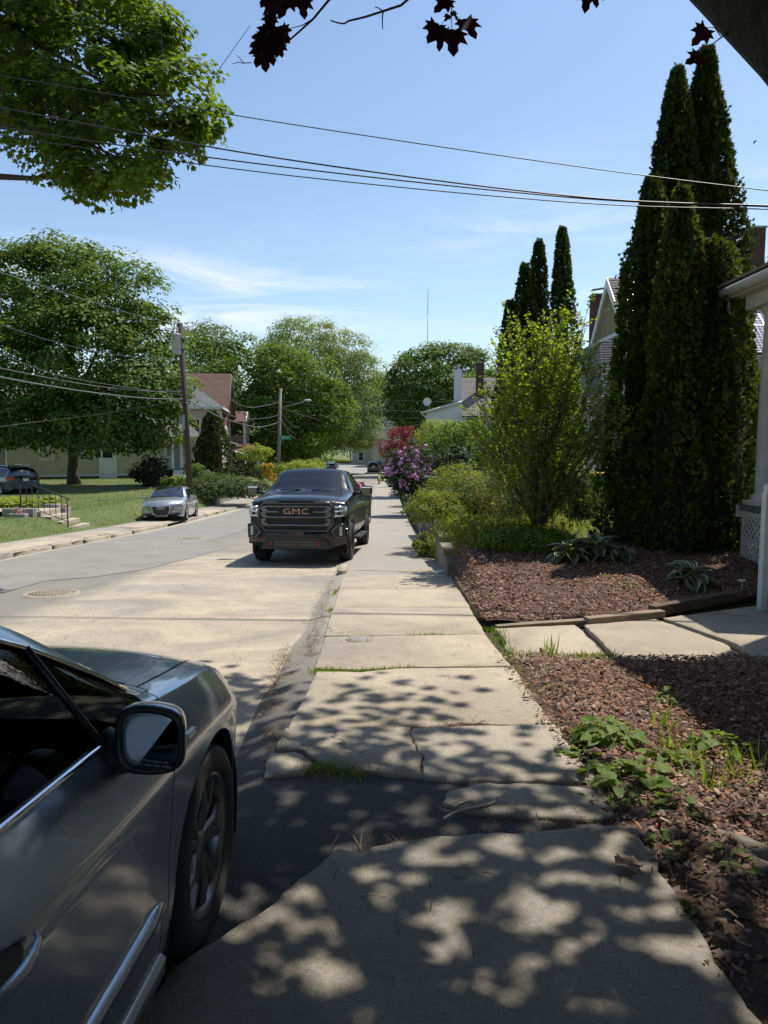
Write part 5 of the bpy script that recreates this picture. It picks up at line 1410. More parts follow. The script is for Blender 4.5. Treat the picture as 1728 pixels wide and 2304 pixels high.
# a line of woods far off to the left and right keeps the horizon closed
for i, (px, py, d, lab) in enumerate(((395, 960, 120, 'dark far tree showing between the maple and the utility pole'), (1120, 905, 110, 'far tree just left of the dark arborvitae row'), (640, 1000, 125, 'dark thicket low behind the street sign'))):
    c = P(px, py, d); b0 = Vector((c.x, d, float(Rf(d))))
    wtree('far_tree', lab, b0, [((c.x, d, c.z), 5, 4, 4.2), ((c.x - 4, d, c.z - 2), 4, 4, 3), ((c.x + 4, d, c.z - 2), 4, 4, 3)], 420, 10, .9, .55, lf_maple_dark, .35)

# -- arborvitae
def arborvitae(label, top, base_px, base_py, d, r, dens=260, leaf=.14, group=None, mat=lf_cedar, name='arborvitae', ex=.62, low=.8):
    b0 = P(base_px, base_py, d); tp = P(top[0], top[1], d); H = tp.z - b0.z; lx = tp.x - b0.x
    t = thing(name, label, 'evergreen', b0, 0, group)
    n = int(dens * H * 2 * math.pi * r * .7)
    u = rng.random(n) ** .92; a = rng.uniform(0, 2 * math.pi, n)
    sd = rnd.uniform(0, 50)
    lump = np.array([mnoise.noise((math.cos(q) * 1.4 + sd, math.sin(q) * 1.4, w * H * .8)) * .7 + mnoise.noise((math.cos(q) * 3.2 + sd, math.sin(q) * 3.2, w * H * 1.9)) * .6 for q, w in zip(a, u)])
    rr = r * (1 - u) ** ex * (low + (1 - low) * sst(0, .12, u)) + .04
    rad = rr * (1 + .55 * lump) * (1 - np.abs(rng.normal(0, .09, n))); stray = rng.random(n) < .05; rad[stray] *= rng.uniform(1.0, 1.22, stray.sum())
    C = np.stack([rad * np.cos(a) + lx * u, rad * np.sin(a), u * H * .985 + rng.uniform(-.05, .05, n) + .08 * lump], -1)
    out_ = np.stack([np.cos(a), np.sin(a), np.zeros(n)], -1)
    T = out_ * .75 + np.array([0, 0, 1.0]) + rng.normal(size=(n, 3)) * .38
    N = np.cross(T, np.array([0, 0, 1.0])) + rng.normal(size=(n, 3)) * .7 + out_ * .35
    leaf_cloud('foliage', C, N, T, leaf * rng.uniform(.6, 1.3, n), FAN, mat, t, kind='stuff')
    mb = MB(); k = 8
    mb.tube([(lx * i / k, 0, H * .95 * i / k) for i in range(k + 1)], [r * .12 * (1 - .85 * i / k) + .01 for i in range(k + 1)], 7)
    for _ in range(int(26 * H / 8)):
        z = rnd.uniform(.05, .85) * H; a_ = rnd.uniform(0, 6.28); l = r * .85 * (1 - (z/H) ** 2)
        mb.tube([(lx * z / H, 0, z), (lx*z/H + l * .6 * math.cos(a_), l * .6 * math.sin(a_), z + .12), (lx*z/H + l * math.cos(a_), l * math.sin(a_), z + .40)], [.02, .013, .004], 4)
    mb.build('trunk', bark_grey, t)
    # dense dead-brown core keeps the column opaque
    prof = [(max(.01, .62 * r * (1 - q) ** ex), H * .94 * q) for q in np.linspace(0, 1, 16)]
    cb = MB(); cb.lathe(prof, 14); cb.v = [(x + lx * z / H + rnd.uniform(-.04, .04), y + rnd.uniform(-.04, .04), z) for x, y, z in cb.v]
    cb.build('inner_twigs', MAT('dead_cedar_core', (.022, .018, .012), .95, col2=(.010, .010, .007), scale=18), t)
    return t
G_ = 'tall arborvitae cluster beside the porch'
arborvitae('tallest arborvitae spire, back right of the cluster by the porch', (1592, 95), 1585, 1235, 13.6, 1.08, 620, .095, G_, ex=.74)
arborvitae('second tallest arborvitae spire beside the tallest one by the porch', (1524, 142), 1512, 1235, 13.4, 1.02, 620, .095, G_, ex=.74)
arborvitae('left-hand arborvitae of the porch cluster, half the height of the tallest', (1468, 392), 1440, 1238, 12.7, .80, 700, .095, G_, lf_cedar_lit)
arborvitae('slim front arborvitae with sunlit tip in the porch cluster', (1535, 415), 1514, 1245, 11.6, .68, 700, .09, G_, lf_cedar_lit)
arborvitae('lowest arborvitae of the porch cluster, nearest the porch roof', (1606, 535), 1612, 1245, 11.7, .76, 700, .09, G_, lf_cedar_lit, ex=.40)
G_ = 'arborvitae row behind the flowering shrub'
arborvitae('tallest rightmost arborvitae in the row behind the leafy shrub', (1266, 507), 1262, 1100, 24, .62, 330, .13, G_)
arborvitae('second arborvitae from the right in the row behind the leafy shrub', (1212, 537), 1208, 1100, 24.4, .60, 330, .13, G_)
arborvitae('third arborvitae from the right in the row behind the leafy shrub', (1182, 588), 1172, 1100, 24.8, .58, 330, .13, G_)
arborvitae('leftmost shortest arborvitae in the row behind the leafy shrub', (1148, 672), 1140, 1100, 25, .56, 330, .13, G_)
arborvitae('small dark columnar cypress left of the pair above the red maple', (908, 948), 908, 1040, 66, .35, 60, .2, 'small cypresses by the white house', low=.6)
arborvitae('small dark columnar cypress nearest the white house corner', (952, 950), 953, 1040, 66, .4, 60, .2, 'small cypresses by the white house', low=.6)
arborvitae('low round green juniper mound behind the flowering shrub by the green bin', (1308, 1068), 1308, 1168, 15.5, .36, 320, .10, None, LEAF('juniper_spray', [(.05, .075, .02), (.08, .11, .03), (.11, .14, .04)], .3), 'juniper_shrub', ex=.35)

# -- conical yew and neighbours on the left
arborvitae('broad dark conical yew standing beside the white porch', (478, 925), 474, 1078, 47, 1.40, 130, .20, None, lf_yew, 'yew_shrub', low=.95, ex=.55)
bush('dark_shrub', 'dark purple-leaved rhododendron mound left of the white porch steps', 335, 1093, 44, 1.15, 1.75, 330, .16, LEAF('dark_purple_leaf', [(.03, .025, .018), (.05, .035, .025), (.035, .05, .02)], .2))
bush('boxwood_shrub', 'clipped golden green boxwood beside the brown utility pole', 441, 1076, 44, .72, .85, 200, .09, LEAF('boxwood_leaf', [(.10, .15, .03), (.14, .19, .04)], .3))
bush('boxwood_shrub', 'small silvery shrub between boxwood and conical yew', 466, 1077, 43, .42, .42, 90, .09, lf_grey)
bush('juniper_bank', 'wide low juniper spreading down the bank beside the silver hatchback', 490, 1118, 41, 2.6, .85, 700, .16, LEAF('juniper_leaf', [(.05, .08, .02), (.08, .12, .03), (.10, .14, .04)], .3), FAN, ry=1.6, cat='ground cover', zb=-1.32)
bush('small_shrub', 'low tufted green shrub under the white porch steps', 400, 1092, 42, .6, .5, 90, .12, lf_lime)
bush('small_shrub', 'second tufted low shrub nearer the dark rhododendron', 375, 1094, 42, .5, .55, 80, .12, lf_mid)
bush('golden_shrub', 'bright orange-yellow cypress on the slope behind the pickup', 604, 1075, 52, .38, 1.2, 150, .12, lf_yellow)
bush('golden_shrub', 'small orange-yellow tuft below the larger golden cypress', 614, 1085, 50, .35, .55, 60, .12, lf_yellow)
bush('hedge_shrub', 'pale green hedge running along the slope above the retaining wall', 670, 1070, 60, 2.2, .8, 380, .16, lf_lime, ry=1.2)
bush('hedge_shrub', 'green shrub bank between grey pole and awning house', 615, 1076, 62, 2.2, 1.0, 400, .17, lf_mid, ry=1.4)
bush('hedge_shrub', 'dark low shrub left of the small rounded tree', 545, 1072, 56, 1.5, .9, 220, .16, lf_yew)
bush('hedge_shrub', 'pale shrub just above the pickup bonnet at the wall end', 690, 1062, 64, 1.6, 1.0, 240, .16, lf_lime)

# -- right-hand shrubs
bush('red_maple_shrub', 'dark red japanese maple behind the flowering rhododendron', 915, 1062, 50, 1.75, 3.0, 620, .20, lf_red, NL, up=.9)
rt, rl = bush('rhododendron', 'rhododendron covered in purple-pink flower trusses beside the pavement', 930, 1124, 32.5, 1.25, 2.6, 620, .16, lf_rhodo, NL, up=.6)
fl_mat = LEAF('rhododendron_petal', [(.58, .24, .56), (.68, .33, .64), (.74, .45, .70), (.52, .20, .50)], .35, (1.2, 1.0, 1.2))
fm = MB(); fm.lathe([(.0, .06), (.045, .045), (.062, .0), (.045, -.035), (.0, -.045)], 8)
fmesh = raw_mesh('flower_truss', [(x * rnd.uniform(.8, 1.2), y * rnd.uniform(.8, 1.2), z * rnd.uniform(.8, 1.2)) for x, y, z in fm.v], fm.f, fl_mat)
for i in range(240):
    l = rl[rnd.randrange(len(rl))]; v = Vector((rnd.gauss(0, 1), rnd.gauss(0, 1) - .9, rnd.gauss(0, 1) + .35)).normalized()
    p = Vector((l[0] + v.x * l[3] * 1.03, l[1] + v.y * l[4] * 1.03, l[2] + v.z * l[5] * 1.03))
    if p.z < .55: continue
    link('flower_truss', fmesh, rt, p, (rnd.uniform(0, 3), rnd.uniform(0, 3), 0), rnd.uniform(1.0, 1.8))
bush('viburnum_shrub', 'large rounded green shrub between the rhododendron and the white house', 1035, 1088, 36, 2.0, 3.0, 900, .15, lf_mid, ry=1.6)
bush('viburnum_shrub', 'pale green sunlit shrub crest in front of the white house wall', 1000, 1012, 41, 1.7, 1.5, 400, .15, lf_lime, zb=P(985, 1010, 40).z, stems=4)
bush('spirea_shrub', 'sprawling yellow-green spirea spilling over the stone wall', 1068, 1190, 17.2, 1.45, 1.55, 1500, .055, lf_shrub, ry=1.1, clump=.14, per=16, stems=30)
bush('spirea_shrub', 'lower arching spirea tufts at the wall edge beside the pavement', 985, 1175, 16.0, .65, .65, 380, .05, lf_shrub, clump=.10, per=14, stems=14)
bush('spirea_shrub', 'reddish twiggy shrub behind the tall grass under the leafy shrub', 1155, 1175, 15.2, .75, 1.05, 380, .05, LEAF('reddish_leaf', [(.11, .10, .035), (.15, .11, .05), (.09, .13, .03)], .4), clump=.12, stems=22)
bush('weed_clump', 'leafy weeds hanging over the wall gap beside the pavement', 985, 1215, 14.9, .42, .60, 190, .07, lf_shrub, stems=8, zb=g1(1.0, 14.9) + .02)
bush('weed_clump', 'mixed leafy weeds spilling over the low concrete wall', 1085, 1275, 12.3, .85, .50, 520, .045, lf_shrub, ry=.6, clump=.10, per=14, stems=24, zb=g1(1.6, 12.3) - .02)
bush('weed_clump', 'low green ground cover between the tall grass and the hostas', 1185, 1262, 11.5, .75, .32, 420, .05, lf_fresh, ry=.5, clump=.09, per=12, stems=16, zb=g1(2.2, 11.5) + .05)
bush('hydrangea_shrub', 'leafy green shrub in shade at the foot of the arborvitae row', 1240, 1150, 19, 1.0, 1.3, 380, .10, lf_mid)
bush('white_flower_shrub', 'dark shrub dotted with white blossom above the black railings', 1010, 1085, 29.5, .9, 1.7, 260, .12, lf_rhodo)

# -- the tall airy multi-stemmed shrub
b0 = P(1208, 1222, 12.3)
rs = thing('rose_of_sharon', 'tall airy multi-stemmed shrub with small bright spring leaves', 'shrub', b0)
mb = MB(); tips = []
for i in range(22):
    tx, ty, tz = rnd.gauss(0, .80), rnd.gauss(0, .5), rnd.uniform(2.9, 4.15)
    tx = max(-1.2, min(1.25, tx)); sh_ = 1 - (abs(tx) / 1.25) ** 2 * .35; tz *= sh_
    if i == 0: tx, tz = 1.28, 2.5
    if i == 1: tx, tz = -.95, 2.7
    if i == 2: tx, tz = 1.15, 1.7
    a = Vector((rnd.uniform(-.10, .10), rnd.uniform(-.10, .10), -.02)); e = Vector((tx, ty, tz))
    pts = [a + Vector(((tx) * f ** 1.35 + rnd.uniform(-.04, .04) * f, ty * f ** 1.3 + rnd.uniform(-.04, .04) * f, tz * f)) for f in (0, .15, .3, .45, .6, .75, .88, 1)]
    mb.tube(pts, [.042, .036, .029, .022, .016, .011, .007, .003], 6)
    for _ in range(26):
        j = rnd.randint(1, 6); q = pts[j].lerp(pts[j+1], rnd.random())
        ln = rnd.uniform(.25, .75) * (1.1 - .08 * j); dr = Vector((rnd.gauss(0, .5) + tx * .25, rnd.gauss(0, .5), rnd.uniform(.5, 1.0))).normalized()
        e2 = q + dr * ln; m2 = q.lerp(e2, .5) + Vector((rnd.uniform(-.03, .03), rnd.uniform(-.03, .03), -.02))
        mb.tube([q, m2, e2], [.006, .0045, .002], 4, False); tips.append((q, m2, e2))
    tips.append((pts[4], pts[5], pts[7])); tips.append((pts[3], pts[4], pts[6]))
for _ in range(680):                                        # side twigs fill an upright oval right down to knee height
    v = Vector((rnd.gauss(0, 1), rnd.gauss(0, 1), rnd.gauss(0, 1))).normalized() * rnd.uniform(.45, 1.02)
    e2 = Vector((.03 + v.x * 1.30, v.y * 1.0, 2.2 + v.z * 1.9)); q = e2 - Vector((v.x * .25 + rnd.gauss(0, .06), v.y * .2, rnd.uniform(.25, .5)))
    if q.z < .15: continue
    m2 = q.lerp(e2, .5) + Vector((rnd.uniform(-.03, .03), rnd.uniform(-.03, .03), .0)); mb.tube([q, m2, e2], [.007, .005, .002], 4, False); tips.append((q, m2, e2))
mb.build('stem', bark_grey, rs)
C, N, T = [], [], []
for (a, m2, e) in tips:
    for _ in range(rnd.randint(15, 22)):
        f = rnd.random() ** .8; p = (a.lerp(m2, f * 2) if f < .5 else m2.lerp(e, f * 2 - 1))
        o_ = Vector((rnd.gauss(0, 1), rnd.gauss(0, 1), rnd.gauss(.3, .8))).normalized()
        C.append(p + o_ * .018); T.append(o_ + Vector((0, 0, .25))); N.append(Vector((rnd.gauss(0, .6), rnd.gauss(0, .6), 1)))
C = np.array(C); leaf_cloud('foliage', C, np.array(N), np.array(T), rng.uniform(.034, .068, len(C)), (QL[0] * np.array([1.25, 1, 1]), QL[1]), lf_spring, rs, kind='stuff')

# -- the purple maple overhead (its trunk stands just outside the right of the frame)
tb = Vector((1.92, 2.15, g1(1.92, 2.15)))
pm = thing('purple_maple', 'dark purple-leaved maple leaning in at the upper right, shading the foreground', 'tree', tb)
mb = MB()
limb = [P(2010, 235, 2.3), P(1808, 48, 2.5), P(1640, -95, 2.7), P(1450, -250, 3.05)]
tr = [Vector((0, 0, -.1)), Vector((.08, 0, .5)), Vector((.22, .02, 1.4))]
pts = tr + [l - tb for l in limb] + [Vector((-.8, 2.6, 5.6)), Vector((-1.6, 3.2, 7.2))]
limb_tree(mb, pts, [.42, .30, .27, .22, .185, .165, .14, .10, .05], [], .5)
mb.tube([Vector((.22, .02, 1.4)), Vector((.7, .1, 2.6)), Vector((1.0, .3, 4.2)), Vector((1.2, .2, 6.5))], [.26, .22, .17, .08], 10)
mb.tube([pts[4], pts[4] + Vector((.2, .9, 1.0)), pts[4] + Vector((.6, 2.2, 2.8)), pts[4] + Vector((.7, 3.2, 4.4))], [.13, .10, .07, .03], 8)
mb.tube([pts[5], pts[5] + Vector((-1.2, -.2, .9)), pts[5] + Vector((-2.8, .3, 1.9))], [.11, .08, .03], 8)
mb.tube([Vector((.5, .1, 2.6)), Vector((0, -1.0, 4.0)), Vector((-.8, -2.2, 5.5))], [.13, .09, .03], 8)
mb.build('trunk', MAT('maple_bark', (.042, .035, .029), .95, col2=(.018, .015, .013), scale=10, stretch=(2.5, 2.5, .6), bmp=(20, 1.0, .03)), pm)
sx, sy = SUN_DIR.x / SUN_DIR.z, SUN_DIR.y / SUN_DIR.z
cl = []
tries = 0
while len(cl) < 2200 and tries < 120000:
    tries += 1
    gx, gy, h = rnd.uniform(-6.0, 4.2), rnd.uniform(-5.5, 6.1), rnd.uniform(3.6, 8.8)
    lim = 5.9 if gx < -.55 else (5.0 if gx < .15 else (3.75 if gx < 1.1 else 2.9))
    lim += mnoise.noise((gx * 1.4, 0, 4.4)) * .5
    if gy > lim: continue
    # openings through which sun reaches the pavement
    hole = mnoise.noise((gx * .95 + 3.1, gy * 1.25, 8.8)) + .25 * mnoise.noise((gx * 2.6, gy * 2.6, 3.3))
    if hole > (.30 if gy < 3.4 else .16) and gx > -1.0: continue
    lx, ly, lz = gx + h * sx, gy + h * sy, h + g1(min(gx, 1.0), gy)
    if ly > .2 and (lz - EYE - .45) < .625 * ly: continue
    cl.append((lx, ly, lz))
cl = np.array(cl); per = 17
C = (cl[:, None] + rng.normal(size=(len(cl), per, 3)) * np.array([.24, .24, .15])).reshape(-1, 3)
Wz = C[:, 2] - EYE; ok = (C[:, 1] < .15) | (Wz > .60 * C[:, 1]); C = C[ok]
N = rng.normal(size=C.shape) * .4 + np.array([0, 0, 1.0]); T = rng.normal(size=C.shape) + np.array([0, 0, -.6])
leaf_cloud('crown', C - np.array(tb), N, T, rng.uniform(.10, .19, len(C)), MAPLE_S, lf_purple, pm, kind='stuff')
mb = MB()                                                    # fine twigs inside the crown
for q in range(0, len(cl), 4):
    a = Vector(cl[q]) - tb; c_ = Vector(cl[rnd.randrange(len(cl))]) - tb
    dv = (c_ - a); 
    e_ = a + dv.normalized() * .8 + tb if dv.length > .1 else a
    if dv.length > .1 and (e_.y < .2 or e_.z - EYE > .66 * e_.y): mb.tube([a, a + dv.normalized() * .35 + Vector((0, 0, .05)), a + dv.normalized() * .8], [.008, .006, .003], 4, False)
mb.build('twigs', bark, pm)
# the few leaves and twigs that hang into the top of the picture
mleaf = raw_mesh('leaf', MAPLE[0], MAPLE[1], lf_purple)
def hang(px, py, d, size, tip, tilt=.0, yaw=0.0):
    """One maple leaf seen at the pixel; tip: direction of its point in the picture, degrees clockwise from down."""
    p = P(px, py, d) - tb; a = R_(tip)
    T = Vector((-math.sin(a), -tilt, -math.cos(a))).normalized()
    N = Vector((yaw, -1, .25)); N = (N - T * N.dot(T)).normalized(); B = T.cross(N)
    s_ = size
    o = link('leaf', mleaf, pm)
    p = p - T * s_ * .45
    o.matrix_local = Matrix(((B.x*s_, T.x*s_, N.x*s_, p.x), (B.y*s_, T.y*s_, N.y*s_, p.y), (B.z*s_, T.z*s_, N.z*s_, p.z), (0, 0, 0, 1)))
for a in ((640, 8, 20, .17, .2), (615, 25, 5, .15, -.3), (680, 14, -10, .15, .3), (605, 50, 30, .11, .1), (590, 78, 70, .12, .4), (585, 92, 50, .14, -.2), (612, 82, 10, .17, .1), (620, 100, -5, .16, .5), (640, 78, -30, .12, -.4), (585, 125, 15, .15, .2), (597, 135, -5, .16, -.1), (605, 118, -20, .15, .3), (630, 112, -15, .10, .2), (650, -12, 0, .16, .2), (600, -5, 25, .14, .1),
          (995, 10, 40, .14, .2), (1006, 40, 30, .055, .1), (1022, 33, -40, .055, .3), (975, 72, 25, .15, .2), (992, 88, 8, .13, -.3), (1018, 92, -2, .20, .1), (1055, 62, -25, .17, .2), (1008, -8, 0, .12, 0), (1320, -2, 8, .15, .1), (1338, -6, -6, .13, .3), (1576, 80, 40, .085, .2), (1562, 134, 60, .078, .1)):
    dd = 2.6 if a[0] > 1500 else 4.6
    hang(a[0], a[1], dd, a[3], a[2], rnd.uniform(0, .35), a[4])
def twig(pl, r0, r1, d=4.6):
    n = len(pl); return [P(x, y, d) - tb for x, y in pl], [r0 + (r1 - r0) * i / (n - 1) for i in range(n)]
for pl, r0, r1, d in (([(790, -60), (760, -20), (738, 2), (705, 42), (672, 72), (640, 100), (615, 120)], .010, .004, 4.6), ([(705, 42), (680, 57), (652, 64)], .004, .002, 4.6), ([(966, -45), (925, -8), (902, 12), (862, 25), (822, 38), (784, 47), (775, 53), (762, 52), (744, 46)], .009, .004, 4.6), ([(862, 25), (860, 42), (861, 66)], .005, .003, 4.6), ([(862, 25), (850, 17), (843, 16)], .004, .002, 4.6),
                      ([(566, 141), (548, 142), (536, 140), (522, 144)], .003, .002, 4.6), ([(548, 141), (540, 132), (533, 124)], .003, .0015, 4.6), ([(1022, -40), (1018, 8), (1015, 30), (1017, 66)], .005, .002, 4.6), ([(1015, 30), (1000, 45), (990, 62)], .002, .0015, 4.6), ([(1018, 30), (1035, 42), (1045, 52)], .002, .0015, 4.6), ([(1640, 72), (1615, 90), (1595, 105), (1570, 118)], .003, .0012, 2.6), ([(1622, 82), (1608, 62), (1592, 62)], .002, .001, 2.6)):
    pt, rr = twig(pl, r0, r1, d); MB().tube(pt, rr, 5).build('twig', bark, pm)
# ================================================================== houses
win_glass = MAT('window_glass', (.03, .035, .04), .05, spec=.9)
pane_curtain = MAT('curtained_pane', (.45, .44, .42), .12, col2=(.25, .25, .25), scale=3, coat=1)
class Face:
    """A wall plane: origin O, u to the right along it, n outward."""
    def __init__(s, O, U, N): s.O, s.U, s.N = Vector(O), Vector(U).normalized(), Vector(N).normalized()
    def p(s, u, z, n=0.0): return s.O + s.U * u + s.N * n + Vector((0, 0, z))
    def box(s, mb, u0, u1, z0, z1, n0, n1):
        V = [s.p(u, z, n) for n in (n0, n1) for (u, z) in ((u0, z0), (u1, z0), (u1, z1), (u0, z1))]
        return mb.add(V, [(0, 1, 2, 3), (7, 6, 5, 4), (0, 4, 5, 1), (1, 5, 6, 2), (2, 6, 7, 3), (3, 7, 4, 0)])
    def clap(s, mb, u0, u1, z0, z1, c=.11, clip=None, out=.018):
        k = max(1, int(round((z1 - z0) / c))); c = (z1 - z0) / k
        for i in range(k):
            a, b_ = z0 + i * c, z0 + (i + 1) * c
            (p0, p1), (q0, q1) = (clip(a), clip(b_)) if clip else ((u0, u1), (u0, u1))
            if p1 - p0 < .02: continue
            V = [s.p(p0, a, 0), s.p(p1, a, 0), s.p(p1, a, out), s.p(p0, a, out), s.p(q1, b_, .003), s.p(q0, b_, .003)]
            mb.add(V, [(0, 1, 2, 3), (3, 2, 4, 5)])
    def window(s, root, u0, u1, z0, z1, frame=white_paint, pane=win_glass, fw=.07, mull=True, sill=True):
        mb = MB()
        for (a, b_, c, d) in ((u0, u0 + fw, z0, z1), (u1 - fw, u1, z0, z1), (u0 + fw, u1 - fw, z1 - fw, z1), (u0 + fw, u1 - fw, z0, z0 + fw)): s.box(mb, a, b_, c, d, 0, .05)
        w = mb.build('window', frame, root)
        zm = (z0 + z1) / 2
        for (a, b_) in ((z0 + fw, zm - .02), (zm + .02, z1 - fw)):
            mb = MB(); s.box(mb, u0 + fw, u1 - fw, a, b_, .012, .026); mb.build('pane', pane, w)
        if mull: mb = MB(); s.box(mb, u0 + fw, u1 - fw, zm - .02, zm + .02, .01, .04); mb.build('sash_rail', frame, w)
        if sill: mb = MB(); s.box(mb, u0 - .05, u1 + .05, z0 - .05, z0, 0, .09); mb.build('sill', frame, w)
        return w
def roof_plane(mb, a, b_, c, d, course=.16, th=.035):
    """Shingled slope from eave a-b up to ridge d-c, as overlapping courses."""
    a, b_, c, d = map(Vector, (a, b_, c, d)); n = (b_ - a).cross(d - a).normalized()
    k = max(2, int(((d - a).length) / course))
    for i in range(k):
        t0, t1 = i / k, min(1, (i + 1.06) / k)
        p0, p1, q1, q0 = a.lerp(d, t0), b_.lerp(c, t0), b_.lerp(c, t1), a.lerp(d, t1)
        lo = n * th; hi = n * th * .35
        mb.add([p0, p1, p1 + lo, p0 + lo, q1 + hi, q0 + hi], [(0, 1, 2, 3), (3, 2, 4, 5), (0, 3, 5), (1, 4, 2)])
def shingle(name, c1, c2): return MAT(name, c1, .9, col2=c2, scale=7, stretch=(1, 1, 1), bmp=(60, .5, .01), speck=(90, (.72, .72, .72), .36))
sh_grey = shingle('grey_shingle', (.23, .235, .225), (.16, .165, .16))
sh_brown = shingle('brown_shingle', (.20, .115, .085), (.15, .085, .065))
sh_tan = shingle('tan_grey_shingle', (.25, .225, .20), (.17, .155, .14))
sh_dark = shingle('dark_shingle', (.085, .085, .09), (.055, .055, .06))
brick_m = MAT('chimney_brick', (.105, .046, .038), .9, col2=(.06, .03, .027), scale=12, bmp=(40, .6, .01))
def chimney(root, x0, x1, y0, y1, z0, z1, mat=brick_m, cap=True, bh=.075):
    """Brick shaft with real courses; the bricks are too small to pick out one by one."""
    mb = MB(); z = z0; i = 0
    while z < z1:
        for (axis, f0, f1, fixed0, fixed1) in ((0, x0, x1, y0, y0 + .1), (0, x0, x1, y1 - .1, y1), (1, y0 + .1, y1 - .1, x0, x0 + .1), (1, y0 + .1, y1 - .1, x1 - .1, x1)):
            L = f1 - f0; n = max(1, int(L / .2)); off = .1 * (i % 2)
            e = [f0] + [f0 + off + .2 * k for k in range(n + 1) if f0 < f0 + off + .2 * k < f1 - .03] + [f1]
            for a, b_ in zip(e[:-1], e[1:]):
                j = rnd.uniform(0, .008)
                if axis == 0: mb.box(a + .004, b_ - .004, fixed0 - (j if fixed0 == y0 else 0), fixed1 + (j if fixed0 != y0 else 0), z, z + bh - .010)
                else: mb.box(fixed0 - (j if fixed0 == x0 else 0), fixed1 + (j if fixed0 != x0 else 0), a + .004, b_ - .004, z, z + bh - .010)
        z += bh; i += 1
    c = mb.build('chimney', mat, root); c['kind'] = 'stuff'
    MB().box(x0 + .012, x1 - .012, y0 + .012, y1 - .012, z0, z1 - .02).build('mortar_core', MAT('mortar', (.24, .22, .2), .95), c)
    if cap: MB().box(x0 - .04, x1 + .04, y0 - .04, y1 + .04, z1, z1 + .07).build('chimney_cap', grey_concrete, c)
    return c

# ---- yellow clapboard house behind the big maple
O = P(15, 1090, 51.0); yh = thing('yellow_house', 'pale yellow clapboard house shaded by the big lawn maple', 'house', O, R_(27))
W = 11.2; f = Face((0, 0, 0), (1, 0, 0), (0, -1, 0)); fnd = .55
ycol = MAT('yellow_clapboard', (.47, .425, .27), .7, col2=(.40, .36, .23), scale=2)
mb = MB(); f.clap(mb, 0, W, fnd, 4.6, .115); mb.box(0, W, .0, 8, fnd, 4.6); mb.build('wall', ycol, yh)
mb = MB(); mb.box(.02, W - .02, .04, 8, -.6, fnd); mb.build('foundation', MAT('dark_block', (.14, .13, .12), .9, col2=(.09, .085, .08), scale=4), yh)
mb = MB(); f.box(mb, 0, W, fnd - .06, fnd + .08, .02, .05); mb.build('base_board', white_paint, yh)
for u in (0, W - .12): mb = MB(); f.box(mb, u, u + .12, fnd, 4.6, .02, .045); mb.build('corner_board', white_paint, yh)
f.window(yh, 2.15, 3.12, 1.75, 3.45, MAT('cream_trim', (.62, .58, .46), .6), pane_curtain, .10)
f.window(yh, 4.35, 5.32, 1.95, 3.45, MAT('cream_trim_b', (.62, .58, .46), .6), pane_curtain, .10)
dr = MB(); f.box(dr, 6.35, 7.35, .32, 2.75, .02, .05); dr = dr.build('door', white_paint, yh)
for (a, b_, c, d) in ((6.50, 7.20, 1.85, 2.6),): mb = MB(); f.box(mb, a, b_, c, d, .05, .056); mb.build('door_pane', win_glass, dr)
for z in (.45, .90, 1.35): mb = MB(); f.box(mb, 6.5, 7.2, z, z + .33, .05, .062); mb.build('door_panel', white_paint, dr)
MB().add([f.p(7.25, 1.5, .05) + Vector((.03*math.cos(a), -.04, .03*math.sin(a))) for a in np.linspace(0, 6.28, 9)[:-1]], [tuple(range(8))]).build('door_knob', black_metal, dr)
mb = MB(); f.box(mb, 6.22, 6.35, .3, 2.9, .02, .06); f.box(mb, 7.35, 7.48, .3, 2.9, .02, .06); f.box(mb, 6.2, 7.5, 2.75, 2.9, .02, .06); mb.build('door_frame', white_paint, dr)
mb = MB(); f.box(mb, 6.2, 7.5, -.2, .30, .0, .5); mb.build('door_step', grey_concrete, yh)
for u in (2.5, 4.9, 9.6): mb = MB(); f.box(mb, u, u + .95, .05, .40, -.02, .0); mb.build('cellar_window', win_glass, yh)
mb = MB(); roof_plane(mb, (-.5, -.5, 4.5), (W + .5, -.5, 4.5), (W + .5, 4, 8.2), (-.5, 4, 8.2)); roof_plane(mb, (W + .5, 8.5, 4.5), (-.5, 8.5, 4.5), (-.5, 4, 8.2), (W + .5, 4, 8.2)); mb.build('roof', sh_grey, yh)
mb = MB(); mb.add([(W, 0, 4.6), (W, 8, 4.6), (W, 4, 8.1)], [(0, 1, 2)]); mb.add([(0, 0, 4.6), (0, 8, 4.6), (0, 4, 8.1)], [(2, 1, 0)]); mb.build('gable_wall', ycol, yh)
mb = MB(); f.box(mb, -2.2, -.05, .1, 2.5, -.3, -.25); mb.build('garage_door', MAT('grey_door', (.33, .32, .30), .6), yh)
mb = MB(); mb.tube([(W - .25, -.06, 4.4), (W - .25, -.06, .3)], .04, 8); mb.build('downspout', white_paint, yh)
mb = MB(); f.box(mb, W - .75, W - .5, 1.2, 1.6, .02, .16); mb.build('electric_meter', MAT('meter_grey', (.3, .3, .3), .4, .5), yh)

